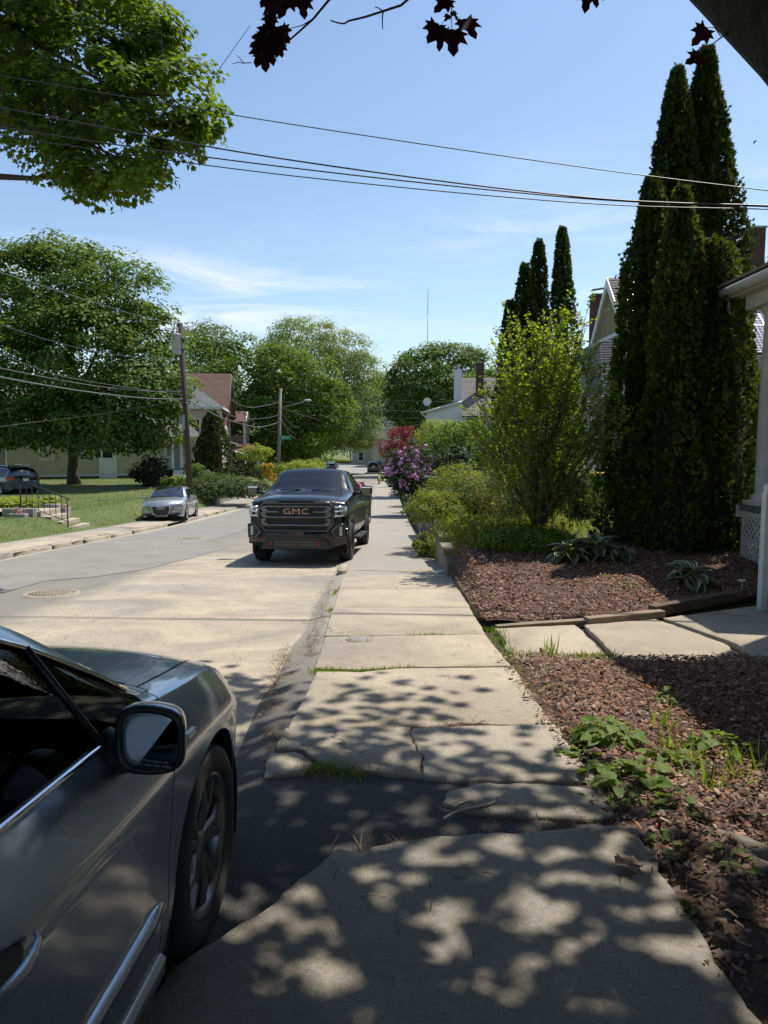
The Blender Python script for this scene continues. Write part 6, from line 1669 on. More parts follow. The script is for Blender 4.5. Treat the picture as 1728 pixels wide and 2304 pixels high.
# ---- house with the white porch
O = P(352, 1078, 55.5); ph = thing('porch_house', 'grey-white house with white columned porch and steps left of the yew', 'house', (O.x, O.y, -1.0), R_(12))
grey_siding = MAT('grey_siding', (.50, .51, .50), .7, col2=(.44, .45, .44), scale=2)
f = Face((-1.6, 3.0, 0), (1, 0, 0), (0, -1, 0))
mb = MB(); f.clap(mb, 0, 3.6, .8, 5.6, .11); mb.box(-1.6, 2.0, 3.0, 9, 0, 5.6); fs_ = Face((2.0, 3.0, 0), (0, 1, 0), (1, 0, 0)); fs_.clap(mb, 0, 6, .8, 5.6, .11); mb.build('wall', grey_siding, ph)
mb = MB(); roof_plane(mb, (-2.0, 2.6, 5.5), (2.4, 2.6, 5.5), (2.4, 6, 8.4), (-2.0, 6, 8.4)); roof_plane(mb, (2.4, 9.4, 5.5), (-2, 9.4, 5.5), (-2, 6, 8.4), (2.4, 6, 8.4)); mb.build('roof', sh_grey, ph)
f.window(ph, .5, 1.5, 1.5, 3.0)
mb = MB(); mb.box(-.2, 3.2, .0, 3.0, .72, .86); mb.build('porch_floor', grey_trim, ph)
mb = MB(); mb.box(-.15, 3.15, .05, .12, -.2, .72); mb.build('porch_skirt', dark_void, ph)
for (x, y) in ((.05, .12), (1.25, .12), (1.9, .12), (3.0, .12), (3.0, 1.5)):
    MB().lathe([(.13, 0), (.13, .10), (.10, .14), (.095, 1.1), (.085, 2.05), (.12, 2.12), (.13, 2.22)], 14, Matrix.Translation((x, y, .86))).build('column', white_paint, ph)
mb = MB(); mb.box(-.35, 3.35, -.15, 3.0, 3.08, 3.26); mb.build('porch_beam', white_paint, ph)
mb = MB(); roof_plane(mb, (-.6, -.4, 3.26), (3.6, -.4, 3.26), (2.4, 2.2, 4.3), (.6, 2.2, 4.3)); roof_plane(mb, (3.6, -.4, 3.26), (3.6, 3.0, 3.26), (2.4, 3.0, 4.3), (2.4, 2.2, 4.3)); roof_plane(mb, (-.6, 3.0, 3.26), (-.6, -.4, 3.26), (.6, 2.2, 4.3), (.6, 3.0, 4.3)); mb.build('porch_roof', sh_grey, ph)
for (x0, x1) in ((.15, 1.18), (2.0, 2.92)):
    r_ = MB().box(x0, x1, .09, .15, 1.66, 1.72).build('porch_rail', white_paint, ph); MB().box(x0, x1, .09, .15, .98, 1.03).build('bottom_rail', white_paint, r_)
    for x in np.arange(x0 + .08, x1 - .03, .13): MB().box(x - .02, x + .02, .10, .14, 1.03, 1.66).build('baluster', white_paint, r_)
for k in range(4): MB().box(1.3, 2.6, -.32 * (k + 1), -.32 * k, -.2, .68 - .17 * k).build('step', white_paint, ph)

# ---- hip-roofed house, awning
O = P(491, 1060, 60); hh = thing('hip_roof_house', 'cream house with grey hip roof, upper window and white awning', 'house', (O.x, 60, -1.3), R_(8))
cream = MAT('cream_siding', (.62, .53, .44), .7, col2=(.56, .48, .40), scale=2)
f = Face((-7, 0, 0), (1, 0, 0), (0, -1, 0)); fr_ = Face((0, 0, 0), (0, 1, 0), (1, 0, 0)); EV = 6.1
mb = MB(); f.clap(mb, 0, 7, 0, EV, .12); fr_.clap(mb, 0, 7, 0, EV, .12); mb.box(-7, 0, 0, 7, -.5, EV); mb.build('wall', cream, hh)
mb = MB(); A, B_, C_, D_ = (-7.4, -.4, EV), (.5, -.4, EV), (.5, 7.4, EV), (-7.4, 7.4, EV); K0, K1 = (-4.5, 3.5, EV + 2.3), (-2.6, 3.5, EV + 2.3)
roof_plane(mb, A, B_, K1, K0); roof_plane(mb, B_, C_, K1, K1); roof_plane(mb, C_, D_, K0, K1); roof_plane(mb, D_, A, K0, K0); mb.build('roof', sh_grey, hh)
mb = MB(); mb.box(-7.45, .55, -.45, -.38, EV - .18, EV + .02); mb.box(.48, .55, -.38, 7.4, EV - .18, EV + .02); mb.build('fascia', white_paint, hh)
for (a, b_) in ((.9, 2.0), (2.0, 3.1)): fr_.window(hh, a, b_, 3.5, 5.2)
fr_.window(hh, .8, 3.2, .9, 2.2); f.window(hh, 4.6, 5.6, 3.6, 5.1)
mb = MB(); roof_plane(mb, (1.6, -.2, 2.95), (1.6, 4.2, 2.95), (0, 4.2, 3.5), (0, -.2, 3.5)); mb.build('bay_roof', sh_grey, hh)
aw = MB()
for k in range(14): y = .3 + .28 * k; aw.add([(0.02, y, 2.75), (0.02, y + .27, 2.75), (2.3, y + .27, 2.1), (2.3, y, 2.1), (2.3, y + .27, 1.95), (2.3, y, 1.95)], [(0, 1, 2, 3), (3, 2, 4, 5)])
aw.build('awning', MAT('awning_white', (.75, .74, .70), .4), hh)
for y in (.4, 4.1): MB().tube([(2.25, y, 2.0), (2.25, y, 0)], .03, 6).build('awning_post', white_paint, hh)
for k in range(3): MB().box(1.2 + .3*k, 2.4 + .3 * k, .6, 2.6, -.4, .55 - .2 * k).build('step', grey_concrete, hh)

O = P(507, 1050, 69); bh = thing('brown_roof_house', 'house with tall brown gable roof rising behind the grey hip roof', 'house', (O.x, 69, -1.5), R_(7))
f = Face((0, -4, 0), (0, 1, 0), (1, 0, 0)); EV = 5.4; RG = 9.9
mb = MB(); f.clap(mb, 0, 8, 0, EV, .13); f.clap(mb, 0, 8, EV, RG - .2, .13, clip=lambda z: ((z - EV) / (RG - EV) * 4, 8 - (z - EV) / (RG - EV) * 4)); mb.box(-9, 0, -4, 4, -.5, EV); mb.add([(-.02, -4, EV), (-.02, 4, EV), (-.02, 0, RG - .2)], [(0, 1, 2)]); mb.build('wall', cream, bh)
mb = MB(); roof_plane(mb, (-9.5, -4.6, EV - .5), (.7, -4.6, EV - .5), (.7, 0, RG), (-9.5, 0, RG)); roof_plane(mb, (.7, 4.6, EV - .5), (-9.5, 4.6, EV - .5), (-9.5, 0, RG), (.7, 0, RG)); mb.build('roof', sh_brown, bh)
for s_ in (-1, 1): MB().tube([(.72, s_ * 4.65, EV - .58), (.72, 0, RG - .06)], .10, 4).build('bargeboard', MAT('dark_brown_trim', (.06, .045, .04), .7), bh)
f.window(bh, 3.4, 4.6, 5.9, 7.4); f.window(bh, 2.2, 3.2, 3.2, 4.7); f.window(bh, 4.8, 5.8, 3.2, 4.7)
O = P(545, 1040, 73); qh = thing('brown_porch_house', 'brown house with gabled upper porch and brown lower porch roof', 'house', (O.x, 73, -1.6), R_(5))
bw = MAT('brown_siding', (.12, .085, .065), .8, col2=(.09, .065, .05), scale=2)
f = Face((-4, 0, 0), (1, 0, 0), (0, -1, 0))
mb = MB(); mb.box(-4, -1.4, .4, 7, -.5, 5.8); f2 = Face((-4, .4, 0), (1, 0, 0), (0, -1, 0)); f2.clap(mb, 0, 2.6, 0, 5.8, .13); mb.box(-1.4, .9, 1.2, 7, -.5, 3.2); mb.build('wall', bw, qh)
mb = MB(); roof_plane(mb, (-3.2, -.6, 5.6), (.5, -.6, 5.6), (.5, 1.2, 6.7), (-3.2, 1.2, 6.7)); roof_plane(mb, (.5, 3.0, 5.6), (-3.2, 3.0, 5.6), (-3.2, 1.2, 6.7), (.5, 1.2, 6.7)); mb.build('upper_roof', sh_brown, qh)
mb = MB(); mb.add([(.45, -.5, 5.6), (.45, 2.9, 5.6), (.45, 1.2, 6.6)], [(0, 1, 2)]); mb.build('pediment', grey_trim, qh)
for s_ in (-.55, 2.95): MB().tube([(.5, s_, 5.62), (.5, 1.2, 6.68)], .07, 4).build('pediment_trim', white_paint, qh)
for (x, y) in ((-1.2, -.4), (.3, -.4), (.3, 2.7)): MB().box(x - .12, x + .12, y - .12, y + .12, 3.2, 5.6).build('porch_post', grey_trim, qh)
mb = MB(); roof_plane(mb, (-2.4, -1.6, 2.6), (1.9, -1.6, 2.6), (.9, .4, 3.4), (-2.4, .4, 3.4)); roof_plane(mb, (1.9, -1.6, 2.6), (1.9, 4, 2.6), (.9, 4, 3.4), (.9, .4, 3.4)); mb.build('lower_roof', sh_brown, qh)
for (x, y) in ((-1.0, -1.4), (.5, -1.4), (1.7, -1.4), (1.7, 1.2)): MB().box(x - .1, x + .1, y - .1, y + .1, 0, 2.6).build('porch_post', grey_trim, qh)
mb = MB(); f3 = Face((-1.2, -.4, 0), (1, 0, 0), (0, -1, 0)); f3.clap(mb, 0, 1.5, 3.3, 4.2, .12); mb.build('porch_parapet', bw, qh)

# ---- beige house at the junction
O = P(842, 1042, 140); jh = thing('beige_house', 'beige house with grey roof at the far junction, end of the street', 'house', (O.x, 140, -2.3), R_(-14))
beige = MAT('beige_siding', (.50, .44, .33), .75, col2=(.44, .39, .30), scale=1)
f = Face((-4.5, 0, 0), (1, 0, 0), (0, -1, 0))
mb = MB(); f.clap(mb, 0, 9.2, 0, 8.0, .2); mb.box(-4.5, 4.7, 0, 10, -.5, 8.0); mb.build('wall', beige, jh)
mb = MB(); roof_plane(mb, (-5, -.5, 7.9), (4.9, -.5, 7.9), (4.9, 5, 13.0), (-5, 5, 13.0), .3); roof_plane(mb, (4.9, 10.5, 7.9), (-5, 10.5, 7.9), (-5, 5, 13.0), (4.9, 5, 13.0), .3); mb.build('roof', MAT('slate_shingle', (.13, .13, .14), .9, col2=(.10, .10, .11), scale=3), jh)
for (u, z) in ((1.2, .8), (1.2, 4.6), (4.2, .8), (4.2, 4.6), (7.2, .8), (7.2, 4.8)): f.window(jh, u, u + 1.2, z, z + 1.9, fw=.14)
mb = MB(); mb.box(4.6, 4.9, -.2, .1, 0, 8); mb.build('corner_board', white_paint, jh)
mb = MB(); mb.box(-5.1, 4.95, -.6, -.4, 7.7, 8.0); mb.build('gutter', white_paint, jh)
mb = MB(); mb.box(3.9, 4.6, 4.6, 5.4, 12, 14.2); mb.build('chimney', grey_concrete, jh)
O = P(890, 1030, 128); kh = thing('flat_roof_block', 'plain cream flat-roofed building between beige house and white house', 'building', (O.x, 128, -2.3), R_(-8))
f = Face((-4.2, 0, 0), (1, 0, 0), (0, -1, 0))
mb = MB(); f.clap(mb, 0, 14, 0, 9.5, .2); mb.box(-4.2, 9.8, 0, 9, -.5, 9.5); mb.build('wall', MAT('cream_block', (.52, .47, .39), .8, col2=(.47, .42, .35), scale=1), kh)
mb = MB(); mb.box(-4.4, 10, -.2, 9.2, 9.5, 9.8); mb.build('roof', grey_trim, kh)
for u in (5.0, 9.0): f.window(kh, u, u + 1.7, 6.4, 8.2, fw=.14)

# ---- white house with two chimneys
O = P(958, 1050, 50); wh = thing('white_house', 'white sided house with white and brick chimneys beyond the hedge', 'house', (O.x, 50, -1.6), R_(-3))
wside = MAT('white_siding', (.66, .68, .69), .65, col2=(.60, .62, .63), scale=2)
zr0 = P(960, 925, 50).z + 1.6; zr1 = P(1040, 903, 50).z + 1.6
f = Face((0, 0, 0), (1, 0, 0), (0, -1, 0))
mb = MB(); f.clap(mb, 0, 2.5, 0, zr0, .15); f.clap(mb, 0, 2.5, zr0, zr1 - .02, .15, clip=lambda z: (2.5 * (z - zr0) / (zr1 - zr0), 2.5)); mb.box(.02, 2.5, .02, 6, 0, zr0); mb.add([(0, .01, zr0), (2.5, .01, zr0), (2.5, .01, zr1)], [(0, 1, 2)]); mb.build('wall', wside, wh)
mb = MB(); roof_plane(mb, (-.35, 6.2, zr0 - .1), (-.35, -.3, zr0 - .1), (2.55, -.3, zr1 + .05), (2.55, 6.2, zr1 + .05), .2, .08); mb.build('lean_to_roof', sh_tan, wh)
MB().tube([(-.38, -.32, zr0 - .16), (2.5, -.32, zr1 - .02)], .06, 4).build('bargeboard', white_paint, wh)
MB().tube([(-.3, -.3, zr0 - .2), (-.1, -.06, zr0 - .35), (.1, -.06, zr0 - .6), (.1, -.06, .2)], .045, 6).build('downspout', white_paint, wh)
zc0, zc1 = zr1 - .2, P(1030, 832, 50).z + 1.6
fc = Face((1.95, -.08, 0), (1, 0, 0), (0, -1, 0)); mb = MB(); fc.clap(mb, 0, .52, zc0, zc1, .11); mb.box(1.95, 2.47, -.08, .7, zc0, zc1); ch = mb.build('sided_chimney', wside, wh)
MB().lathe([(.15, 0), (.15, .25), (.20, .27), (.20, .36), (0, .38)], 12, Matrix.Translation((2.21, .3, zc1))).build('flue_cap', MAT('flue_metal', (.25, .26, .28), .4, .8), ch)
ze, zrg = P(1075, 937, 50).z + 1.6, P(1075, 850, 53).z + 1.6
mb = MB(); roof_plane(mb, (2.45, -.5, ze), (9, -.5, ze), (9, 3.4, zrg), (2.5, 3.4, zrg)); roof_plane(mb, (9, 7.3, ze), (2.45, 7.3, ze), (2.5, 3.4, zrg), (9, 3.4, zrg)); mb.build('main_roof', sh_tan, wh)
mb = MB(); f.clap(mb, 2.55, 8.8, 0, ze - .1, .15); mb.box(2.52, 8.8, .02, 7, 0, ze - .05); mb.build('main_wall', wside, wh)
mb = MB(); f.box(mb, 2.75, 3.55, ze - 1.45, ze - .15, .0, .03); mb.build('screen_panel', win_glass, wh)
for z in np.arange(ze - 1.4, ze - .25, .16): mb = MB(); f.box(mb, 2.75, 3.55, z, z + .02, .03, .045); mb.build('screen_slat', grey_trim, wh)
f.window(wh, 4.6, 5.5, ze - 1.8, ze - .5)
zk0, zk1 = ze + .8, P(1079, 818, 51.5).z + 1.6
chimney(wh, 3.55, 4.10, 1.3, 1.85, zk0, zk1, bh=.09)
ds = thing('satellite_dish', 'round white satellite dish on the lean-to roof of the white house', 'satellite dish', P(962, 915, 49.8))
MB().lathe([(0, .0), (.12, .015), (.22, .05), (.29, .10)], 20, Matrix.Translation((0, 0, .32)) @ Matrix.Rotation(R_(80), 4, 'X') @ Matrix.Rotation(R_(-18), 4, 'Y')).build('dish', white_paint, ds)
MB().tube([(.15, .05, -.15), (.08, .05, .1), (.02, .04, .32)], .025, 6).build('mast', grey_trim, ds)
MB().tube([(0, -.02, .15), (.12, -.35, .2), (.16, -.42, .32)], .018, 6).box(.12, .22, -.50, -.38, .28, .40).build('feed_arm', white_paint, ds)

# ---- neighbour house with solar panels (gable faces the street)
GX, GY0, GY1, GP = 9.6, 28.0, 34.4, 31.3
sh_ = thing('solar_house', 'cream house with steep white-trimmed gable and solar panels on its roof', 'house', (GX, GY0, -.6))
pk = P(1354, 626, GP).z + .6; ev = P(1412, 786, GY0).z + .6; LN = 15.0; OV = 1.3
yM = GP - GY0; yE = GY1 - GY0
lowr = ev - 2.2; k_ = (pk - ev) / yM
y0_, y1_ = yM - (pk - lowr) / k_, yM + (pk - lowr) / ((pk - ev) / (yE - yM))
mb = MB(); roof_plane(mb, (0, y0_, lowr), (LN, y0_, lowr), (LN, yM, pk), (0, yM, pk), .19); roof_plane(mb, (LN, y1_, lowr), (0, y1_, lowr), (0, yM, pk), (LN, yM, pk), .19); mb.build('roof', shingle('weathered_shingle', (.20, .18, .155), (.13, .12, .11)), sh_)
# soffit and gable wall set back behind the overhang
soff = MAT('cream_soffit', (.78, .75, .66), .7)
mb = MB(); mb.add([(.02, y0_ + .05, lowr - .07), (OV, y0_ + .05, lowr - .07), (OV, yM, pk - .07), (.02, yM, pk - .07)], [(0, 1, 2, 3)]); mb.add([(.02, y1_ - .05, lowr - .07), (OV, y1_ - .05, lowr - .07), (OV, yM, pk - .07), (.02, yM, pk - .07)], [(3, 2, 1, 0)]); mb.build('soffit', soff, sh_)
fg = Face((OV, y1_, 0), (0, -1, 0), (-1, 0, 0)); wdt = y1_ - y0_
mb = MB(); fg.clap(mb, 0, wdt, ev - 1.2, pk - .2, .13, clip=lambda z: (max(.3, (y1_ - yM) * (z - lowr) / (pk - lowr)), min(wdt - .3, wdt - (yM - y0_) * (z - lowr) / (pk - lowr)))); mb.build('gable_wall', MAT('tan_gable', (.55, .46, .33), .7), sh_)
mb = MB()
for (ya, yb) in ((y0_, yM), (y1_, yM)):
    V = [(-.06, ya, lowr - .30), (-.06, ya, lowr + .02), (-.06, yb, pk + .02), (-.06, yb, pk - .38), (.04, ya, lowr - .30), (.04, ya, lowr + .02), (.04, yb, pk + .02), (.04, yb, pk - .38)]
    MB().add(V, [(0, 1, 2, 3), (7, 6, 5, 4), (0, 4, 5, 1), (3, 2, 6, 7), (0, 3, 7, 4), (1, 5, 6, 2)]).build('bargeboard', white_paint, sh_)
zt_ = pk - 2.6
MB().box(.05, .12, yM - 1.55, yM + 1.62, zt_, zt_ + .16).build('collar_beam', white_paint, sh_)
fg.window(sh_, y1_ - yM - .15, y1_ - yM + .75, zt_ - 1.9, zt_ + .2, fw=.10); fg.window(sh_, y1_ - yM + .85, y1_ - yM + 1.7, zt_ - 1.9, zt_ - .1, fw=.10)
MB().box(OV - .2, OV - .02, yM - .62, yM - .40, zt_ - 2.0, zt_ + .15).build('gable_post', white_paint, sh_)
# solar panels on the near slope
pm_ = MAT('solar_cells', (.11, .11, .15), .12, .2, coat=1)
al = MAT('panel_frame', (.55, .55, .57), .3, .8)
sd = Vector((0, y0_ - yM, lowr - pk)).normalized(); nn = Vector((0, -(pk - lowr), -(yM - y0_) * -1)).normalized(); nn = Vector((0, lowr - pk, yM - y0_)).normalized() ; nn = nn if nn.z > 0 else -nn
def panel(x0, s0, w=1.02, h=1.66):
    o = Vector((x0, yM, pk)) + sd * s0 + nn * .12
    ux = Vector((1, 0, 0)); M = Matrix(((1, sd.x, nn.x, o.x), (0, sd.y, nn.y, o.y), (0, sd.z, nn.z, o.z), (0, 0, 0, 1)))
    pnl = MB().box(.02, w - .02, .02, h - .02, 0, .03, M).build('solar_panel', pm_, sh_)
    mb = MB(); mb.box(0, w, 0, .02, -.005, .04, M); mb.box(0, w, h - .02, h, -.005, .04, M); mb.box(0, .02, .02, h - .02, -.005, .04, M); mb.box(w - .02, w, .02, h - .02, -.005, .04, M); mb.build('panel_frame', al, pnl)
    mb = MB()
    for i in range(1, 6): mb.box(w * i / 6 - .004, w * i / 6 + .004, .03, h - .03, .03, .032, M)
    for i in range(1, 10): mb.box(.03, w - .03, h * i / 10 - .004, h * i / 10 + .004, .03, .0325, M)
    mb.build('cell_lines', al, pnl)
for r_ in range(3):
    for c_ in range(6): panel(.50 - .18 * (r_ > 0) + 1.04 * c_, .06 + 1.70 * r_)
for c_ in range(4): panel(7.6 + 1.04 * c_, .9)
# street-side porch roof, column, walls
pz = P(1365, 766, 28.4).z + .6; pe = P(1365, 884, 26.0).z + .6
mb = MB(); roof_plane(mb, (-1.7, -2.2, pe), (6.0, -2.2, pe), (6.0, .4, pz), (-1.1, .4, pz), .17); mb.build('porch_roof', shingle('slate_porch_shingle', (.032, .034, .042), (.02, .021, .027)), sh_)
mb = MB(); roof_plane(mb, (-1.7, yE + .3, pe), (-1.7, -2.2, pe), (-1.1, .4, pz), (-1.1, yE + .3, pz), .17); mb.build('side_roof', sh_tan, sh_)
MB().box(-1.8, 6.0, -2.32, -2.2, pe - .16, pe + .02).build('porch_gutter', white_paint, sh_)
pz = pe + 1.9
for y in (-.4, 2.8, yE - .2): MB().box(-1.75, -1.45, y - .15, y + .15, .8, pz - 1.95).build('porch_column', white_paint, sh_)
fw_ = Face((.4, yE, 0), (0, -1, 0), (-1, 0, 0)); fs2 = Face((.4, -.6, 0), (1, 0, 0), (0, -1, 0))
tan_s = MAT('tan_siding', (.34, .29, .20), .75, col2=(.30, .255, .18), scale=2)
mb = MB(); mb.box(.4, 14, -.6, yE, -.5, pz - 1.6); fw_.clap(mb, 0, yE + .6, 0, pz - 1.8, .13); fs2.clap(mb, 0, 13, 0, pz - 1.8, .13); mb.build('wall', tan_s, sh_)
fs2.window(sh_, .8, 1.9, 1.6, 3.0); fs2.window(sh_, 2.6, 3.7, 1.6, 3.0); fw_.window(sh_, 1.5, 2.8, 1.2, 3.0); fw_.window(sh_, 4.5, 5.6, 1.2, 3.0)
mb = MB(); Face((-1.7, yE, 0), (0, -1, 0), (-1, 0, 0)).clap(mb, 0, yE + .5, -.3, 1.25, .13); Face((-1.7, -.5, 0), (1, 0, 0), (0, -1, 0)).clap(mb, 0, 2.0, -.3, 1.25, .13); mb.build('porch_wall', tan_s, sh_)
zq = P(1320, 705, 36.5).z + .6
c2 = chimney(sh_, 36.5*.285 - GX, 36.5*.285 - GX + .62, 8.2, 8.8, pk - 3.2, P(1320, 668, 36.5).z + .6, cap=False, bh=.085)
MB().box(36.5*.285 - GX - .05, 36.5*.285 - GX + .67, 8.15, 8.85, P(1320, 668, 36.5).z + .6, P(1320, 668, 36.5).z + .70).add([(36.5*.285 - GX - .02, 8.2, P(1320, 660, 36.5).z + .75), (36.5*.285 - GX + .66, 8.2, P(1320, 660, 36.5).z + .85), (36.5*.285 - GX + .66, 8.8, P(1320, 660, 36.5).z + .85), (36.5*.285 - GX - .02, 8.8, P(1320, 660, 36.5).z + .75)], [(0, 1, 2, 3)]).build('chimney_hood', black_metal, c2)
xq = P(1692, 600, 30).x - GX
chimney(sh_, xq - .30, xq + .30, 1.6, 2.2, pk - 2.6, P(1692, 519, 30).z + .6, bh=.08)

# ---- our house at the right: porch corner and the tall wall out of frame that shades the walk
nh = thing('near_house', 'grey-white porch corner with round column at the right edge', 'house', (5.4, 8.75, -.35))
gp_ = MAT('porch_paint', (.50, .48, .43), .6, col2=(.42, .40, .36), scale=4)
def nb(x0, x1, y0, y1, z0, z1, bev=0): return MB().box(x0 - 5.4, x1 - 5.4, y0 - 8.75, y1 - 8.75, z0 + .35, z1 + .35, bev=bev)
nb(5.75, 14, -9, 8.7, -.5, 7.6).build('wall', cream, nh)
mb = MB(); roof_plane(mb, (5.0 - 5.4, -9.5 - 8.75, 7.85), (5.0 - 5.4, 9.1 - 8.75, 7.85), (9.9 - 5.4, 9.1 - 8.75, 11.2), (9.9 - 5.4, -9.5 - 8.75, 11.2)); mb.build('main_roof', sh_dark, nh)
nb(5.50, 8.6, 8.75, 11.0, .60, .70).build('porch_floor', MAT('porch_floor_grey', (.10, .10, .10), .6), nh)
nb(5.48, 8.6, 10.96, 11.04, .50, .68).build('porch_edge', gp_, nh)
COLP = Vector((5.78 - 5.4, 10.75 - 8.75, .70 + .35)); cz = P(1705, 690, 10.75).z - .70
MB().lathe([(.22, 0), (.22, .06), (.19, .08), (.20, .12), (.155, .17), (.155, .9), (.150, cz * .6), (.128, cz - .18), (.14, cz - .16), (.14, cz - .12), (.185, cz - .05), (.185, cz)], 24, Matrix.Translation(COLP)).build('column', gp_, nh)
nb(5.55, 6.01, 10.52, 10.98, .70, .76).build('column_base', gp_, nh)
zt2 = .70 + cz
nb(5.48, 8.6, 8.75, 11.02, zt2, zt2 + .20).build('porch_beam', gp_, nh)
nb(5.30, 8.6, 8.75, 11.30, zt2 + .20, zt2 + .24).build('porch_ceiling', gp_, nh)
MB().tube([(5.27 - 5.4, 8.75 - 8.75, zt2 + .30 + .35), (5.27 - 5.4, 11.3 - 8.75, zt2 + .30 + .35)], .085, 10).build('gutter', gp_, nh)
MB().tube([(5.27 - 5.4, 11.32 - 8.75, zt2 + .30 + .35), (8.6 - 5.4, 11.32 - 8.75, zt2 + .30 + .35)], .085, 10).build('gutter', gp_, nh)
mb = MB(); roof_plane(mb, (5.22 - 5.4, 11.4 - 8.75, zt2 + .40 + .35), (5.22 - 5.4, 0, zt2 + .40 + .35), (8 - 5.4, 0, zt2 + 1.75 + .35), (8 - 5.4, 10.2 - 8.75, zt2 + 1.75 + .35), .14)
roof_plane(mb, (8.8 - 5.4, 11.4 - 8.75, zt2 + .40 + .35), (5.22 - 5.4, 11.4 - 8.75, zt2 + .40 + .35), (8 - 5.4, 10.2 - 8.75, zt2 + 1.75 + .35), (8.8 - 5.4, 10.2 - 8.75, zt2 + 1.75 + .35), .14); mb.build('porch_roof', sh_tan, nh)
# porch rail
rl_ = nb(5.82, 5.90, 8.9, 10.6, 1.50, 1.56).build('porch_rail', gp_, nh); nb(5.83, 5.89, 8.9, 10.6, .82, .87).build('bottom_rail', gp_, rl_)
for y in np.arange(9.0, 10.55, .15): nb(5.84, 5.88, y - .02, y + .02, .87, 1.50).build('baluster', gp_, rl_)
# lattice skirt along the porch front: every slat is a piece of its own
lat = nb(5.54, 5.58, 8.80, 8.88, -.36, .60).build('lattice_frame', gp_, nh)
for (a, b_, c, d) in ((8.88, 10.96, .52, .60), (8.88, 10.96, -.36, -.28), (10.88, 10.96, -.28, .52)): nb(5.54, 5.58, a, b_, c, d).build('lattice_rail', gp_, lat)
def slat(y, dirn, x):
    h = .80; pts = []
    a0, b0 = (y, -.28), (y + dirn * h, .52)
    lo, hi = 8.88, 10.88
    (ya, za), (yb, zb2) = a0, b0
    def cl_(yv): return za + (yv - ya) * (zb2 - za) / (yb - ya)
    y0c, y1c = max(min(ya, yb), lo), min(max(ya, yb), hi)
    if y1c - y0c < .05: return
    z0c, z1c = cl_(y0c), cl_(y1c)
    p, q = Vector((x - 5.4, y0c - 8.75, z0c + .35)), Vector((x - 5.4, y1c - 8.75, z1c + .35))
    d = (q - p); L = d.length; ang = math.atan2(d.z, d.y)
    M = Matrix.Translation(p) @ Matrix.Rotation(ang, 4, 'X')
    MB().box(-.004, .004, 0, L, -.019, .019, M).build('lattice_slat', gp_, lat)
for y in np.arange(8.1, 11.6, .115):
    slat(y, 1, 5.552); slat(y, -1, 5.564)
# stair newel and steps
MB().box(4.60 - 5.4 - .05, 4.60 - 5.4 + .05, 8.5 - 8.75 - .05, 8.5 - 8.75 + .05, -.05, 1.38, bev=.01).lathe([(.0, 1.50), (.04, 1.48), (.055, 1.44), (.045, 1.40), (.06, 1.38), (.06, 1.36)], 12, Matrix.Translation((4.60 - 5.4, 8.5 - 8.75, 0))).build('newel_post', white_paint, nh)
MB().tube([(4.60 - 5.4, 8.5 - 8.75, 1.2), (5.7 - 5.4, 8.6 - 8.75, 1.95)], .035, 6).build('stair_rail', white_paint, nh)
for k in range(4): nb(4.62 + .22 * k, 5.4, 7.2, 8.45, -.5, -.20 + .22 * k).build('step', grey_concrete, nh)
# ================================================================== poles, wires, street furniture
def spline(pts, n=14):
    pts = [Vector(p) for p in pts]
    if len(pts) == 2: return pts
    out_ = []
    for i in range(len(pts) - 1):
        p0, p1, p2, p3 = pts[max(0, i-1)], pts[i], pts[i+1], pts[min(len(pts)-1, i+2)]
        for k in range(n):
            t = k / n
            out_.append(.5 * ((2*p1) + (-p0 + p2)*t + (2*p0 - 5*p1 + 4*p2 - p3)*t*t + (-p0 + 3*p1 - 3*p2 + p3)*t*t*t))
    return out_ + [pts[-1]]
def wire(label, pts, r=.012, mat=cable, group='overhead wires', name='overhead_wire'):
    o = MB().tube(spline([P(*p) for p in pts]), r, 5).build(name, mat)
    return tag(o, label, 'wire', group)
b1 = P(429, 1105, 36); b1.z = g1(-10.0, 36) - .1; t1 = P(406, 727, 36)
p1 = thing('utility_pole', 'brown leaning utility pole with grey transformer behind the silver hatchback', 'pole', b1)
d1 = t1 - b1
MB().tube([(0, 0, 0), d1 * .5, d1], [.165, .145, .12], 12).build('shaft', pole_dark, p1)
tc_ = P(406, 776, 36) - b1 + Vector((-.12, -.28, 0))
MB().lathe([(.0, -.52), (.20, -.50), (.22, -.46), (.22, .42), (.235, .43), (.235, .47), (.18, .50), (0, .52)], 20, Matrix.Translation(tc_)).build('transformer', MAT('transformer_grey', (.42, .43, .43), .45, .2, col2=(.34, .35, .35), scale=5), p1)
for dx in (-.14, .05): MB().lathe([(.035, 0), (.05, .04), (.035, .08), (.05, .12), (.03, .16), (.012, .30)], 10, Matrix.Translation(tc_ + Vector((dx, 0, .5)))).build('bushing', MAT('porcelain', (.30, .25, .22), .3), p1)
MB().box(tc_.x + .1, tc_.x + .35, tc_.y + .05, tc_.y + .3, tc_.z - .3, tc_.z - .22).box(tc_.x + .1, tc_.x + .35, tc_.y + .05, tc_.y + .3, tc_.z + .2, tc_.z + .28).build('bracket', black_metal, p1)
MB().lathe([(.04, 0), (.06, .03), (.045, .08), (.055, .12), (0, .13)], 10, Matrix.Translation(d1 + Vector((-.16, 0, -.18)))).build('top_insulator', MAT('porcelain_b', (.35, .32, .30), .3), p1)
MB().tube([d1 * .93 + Vector((-.1, -.1, 0)), d1 * .93 + Vector((-.32, -.15, -.25)), tc_ + Vector((-.14, 0, .8))], .012, 5).build('jumper_wire', cable, p1)
MB().box(-.28, -.16, -.2, -.08, d1.z * .44, d1.z * .52).build('junction_box', grey_trim, p1)
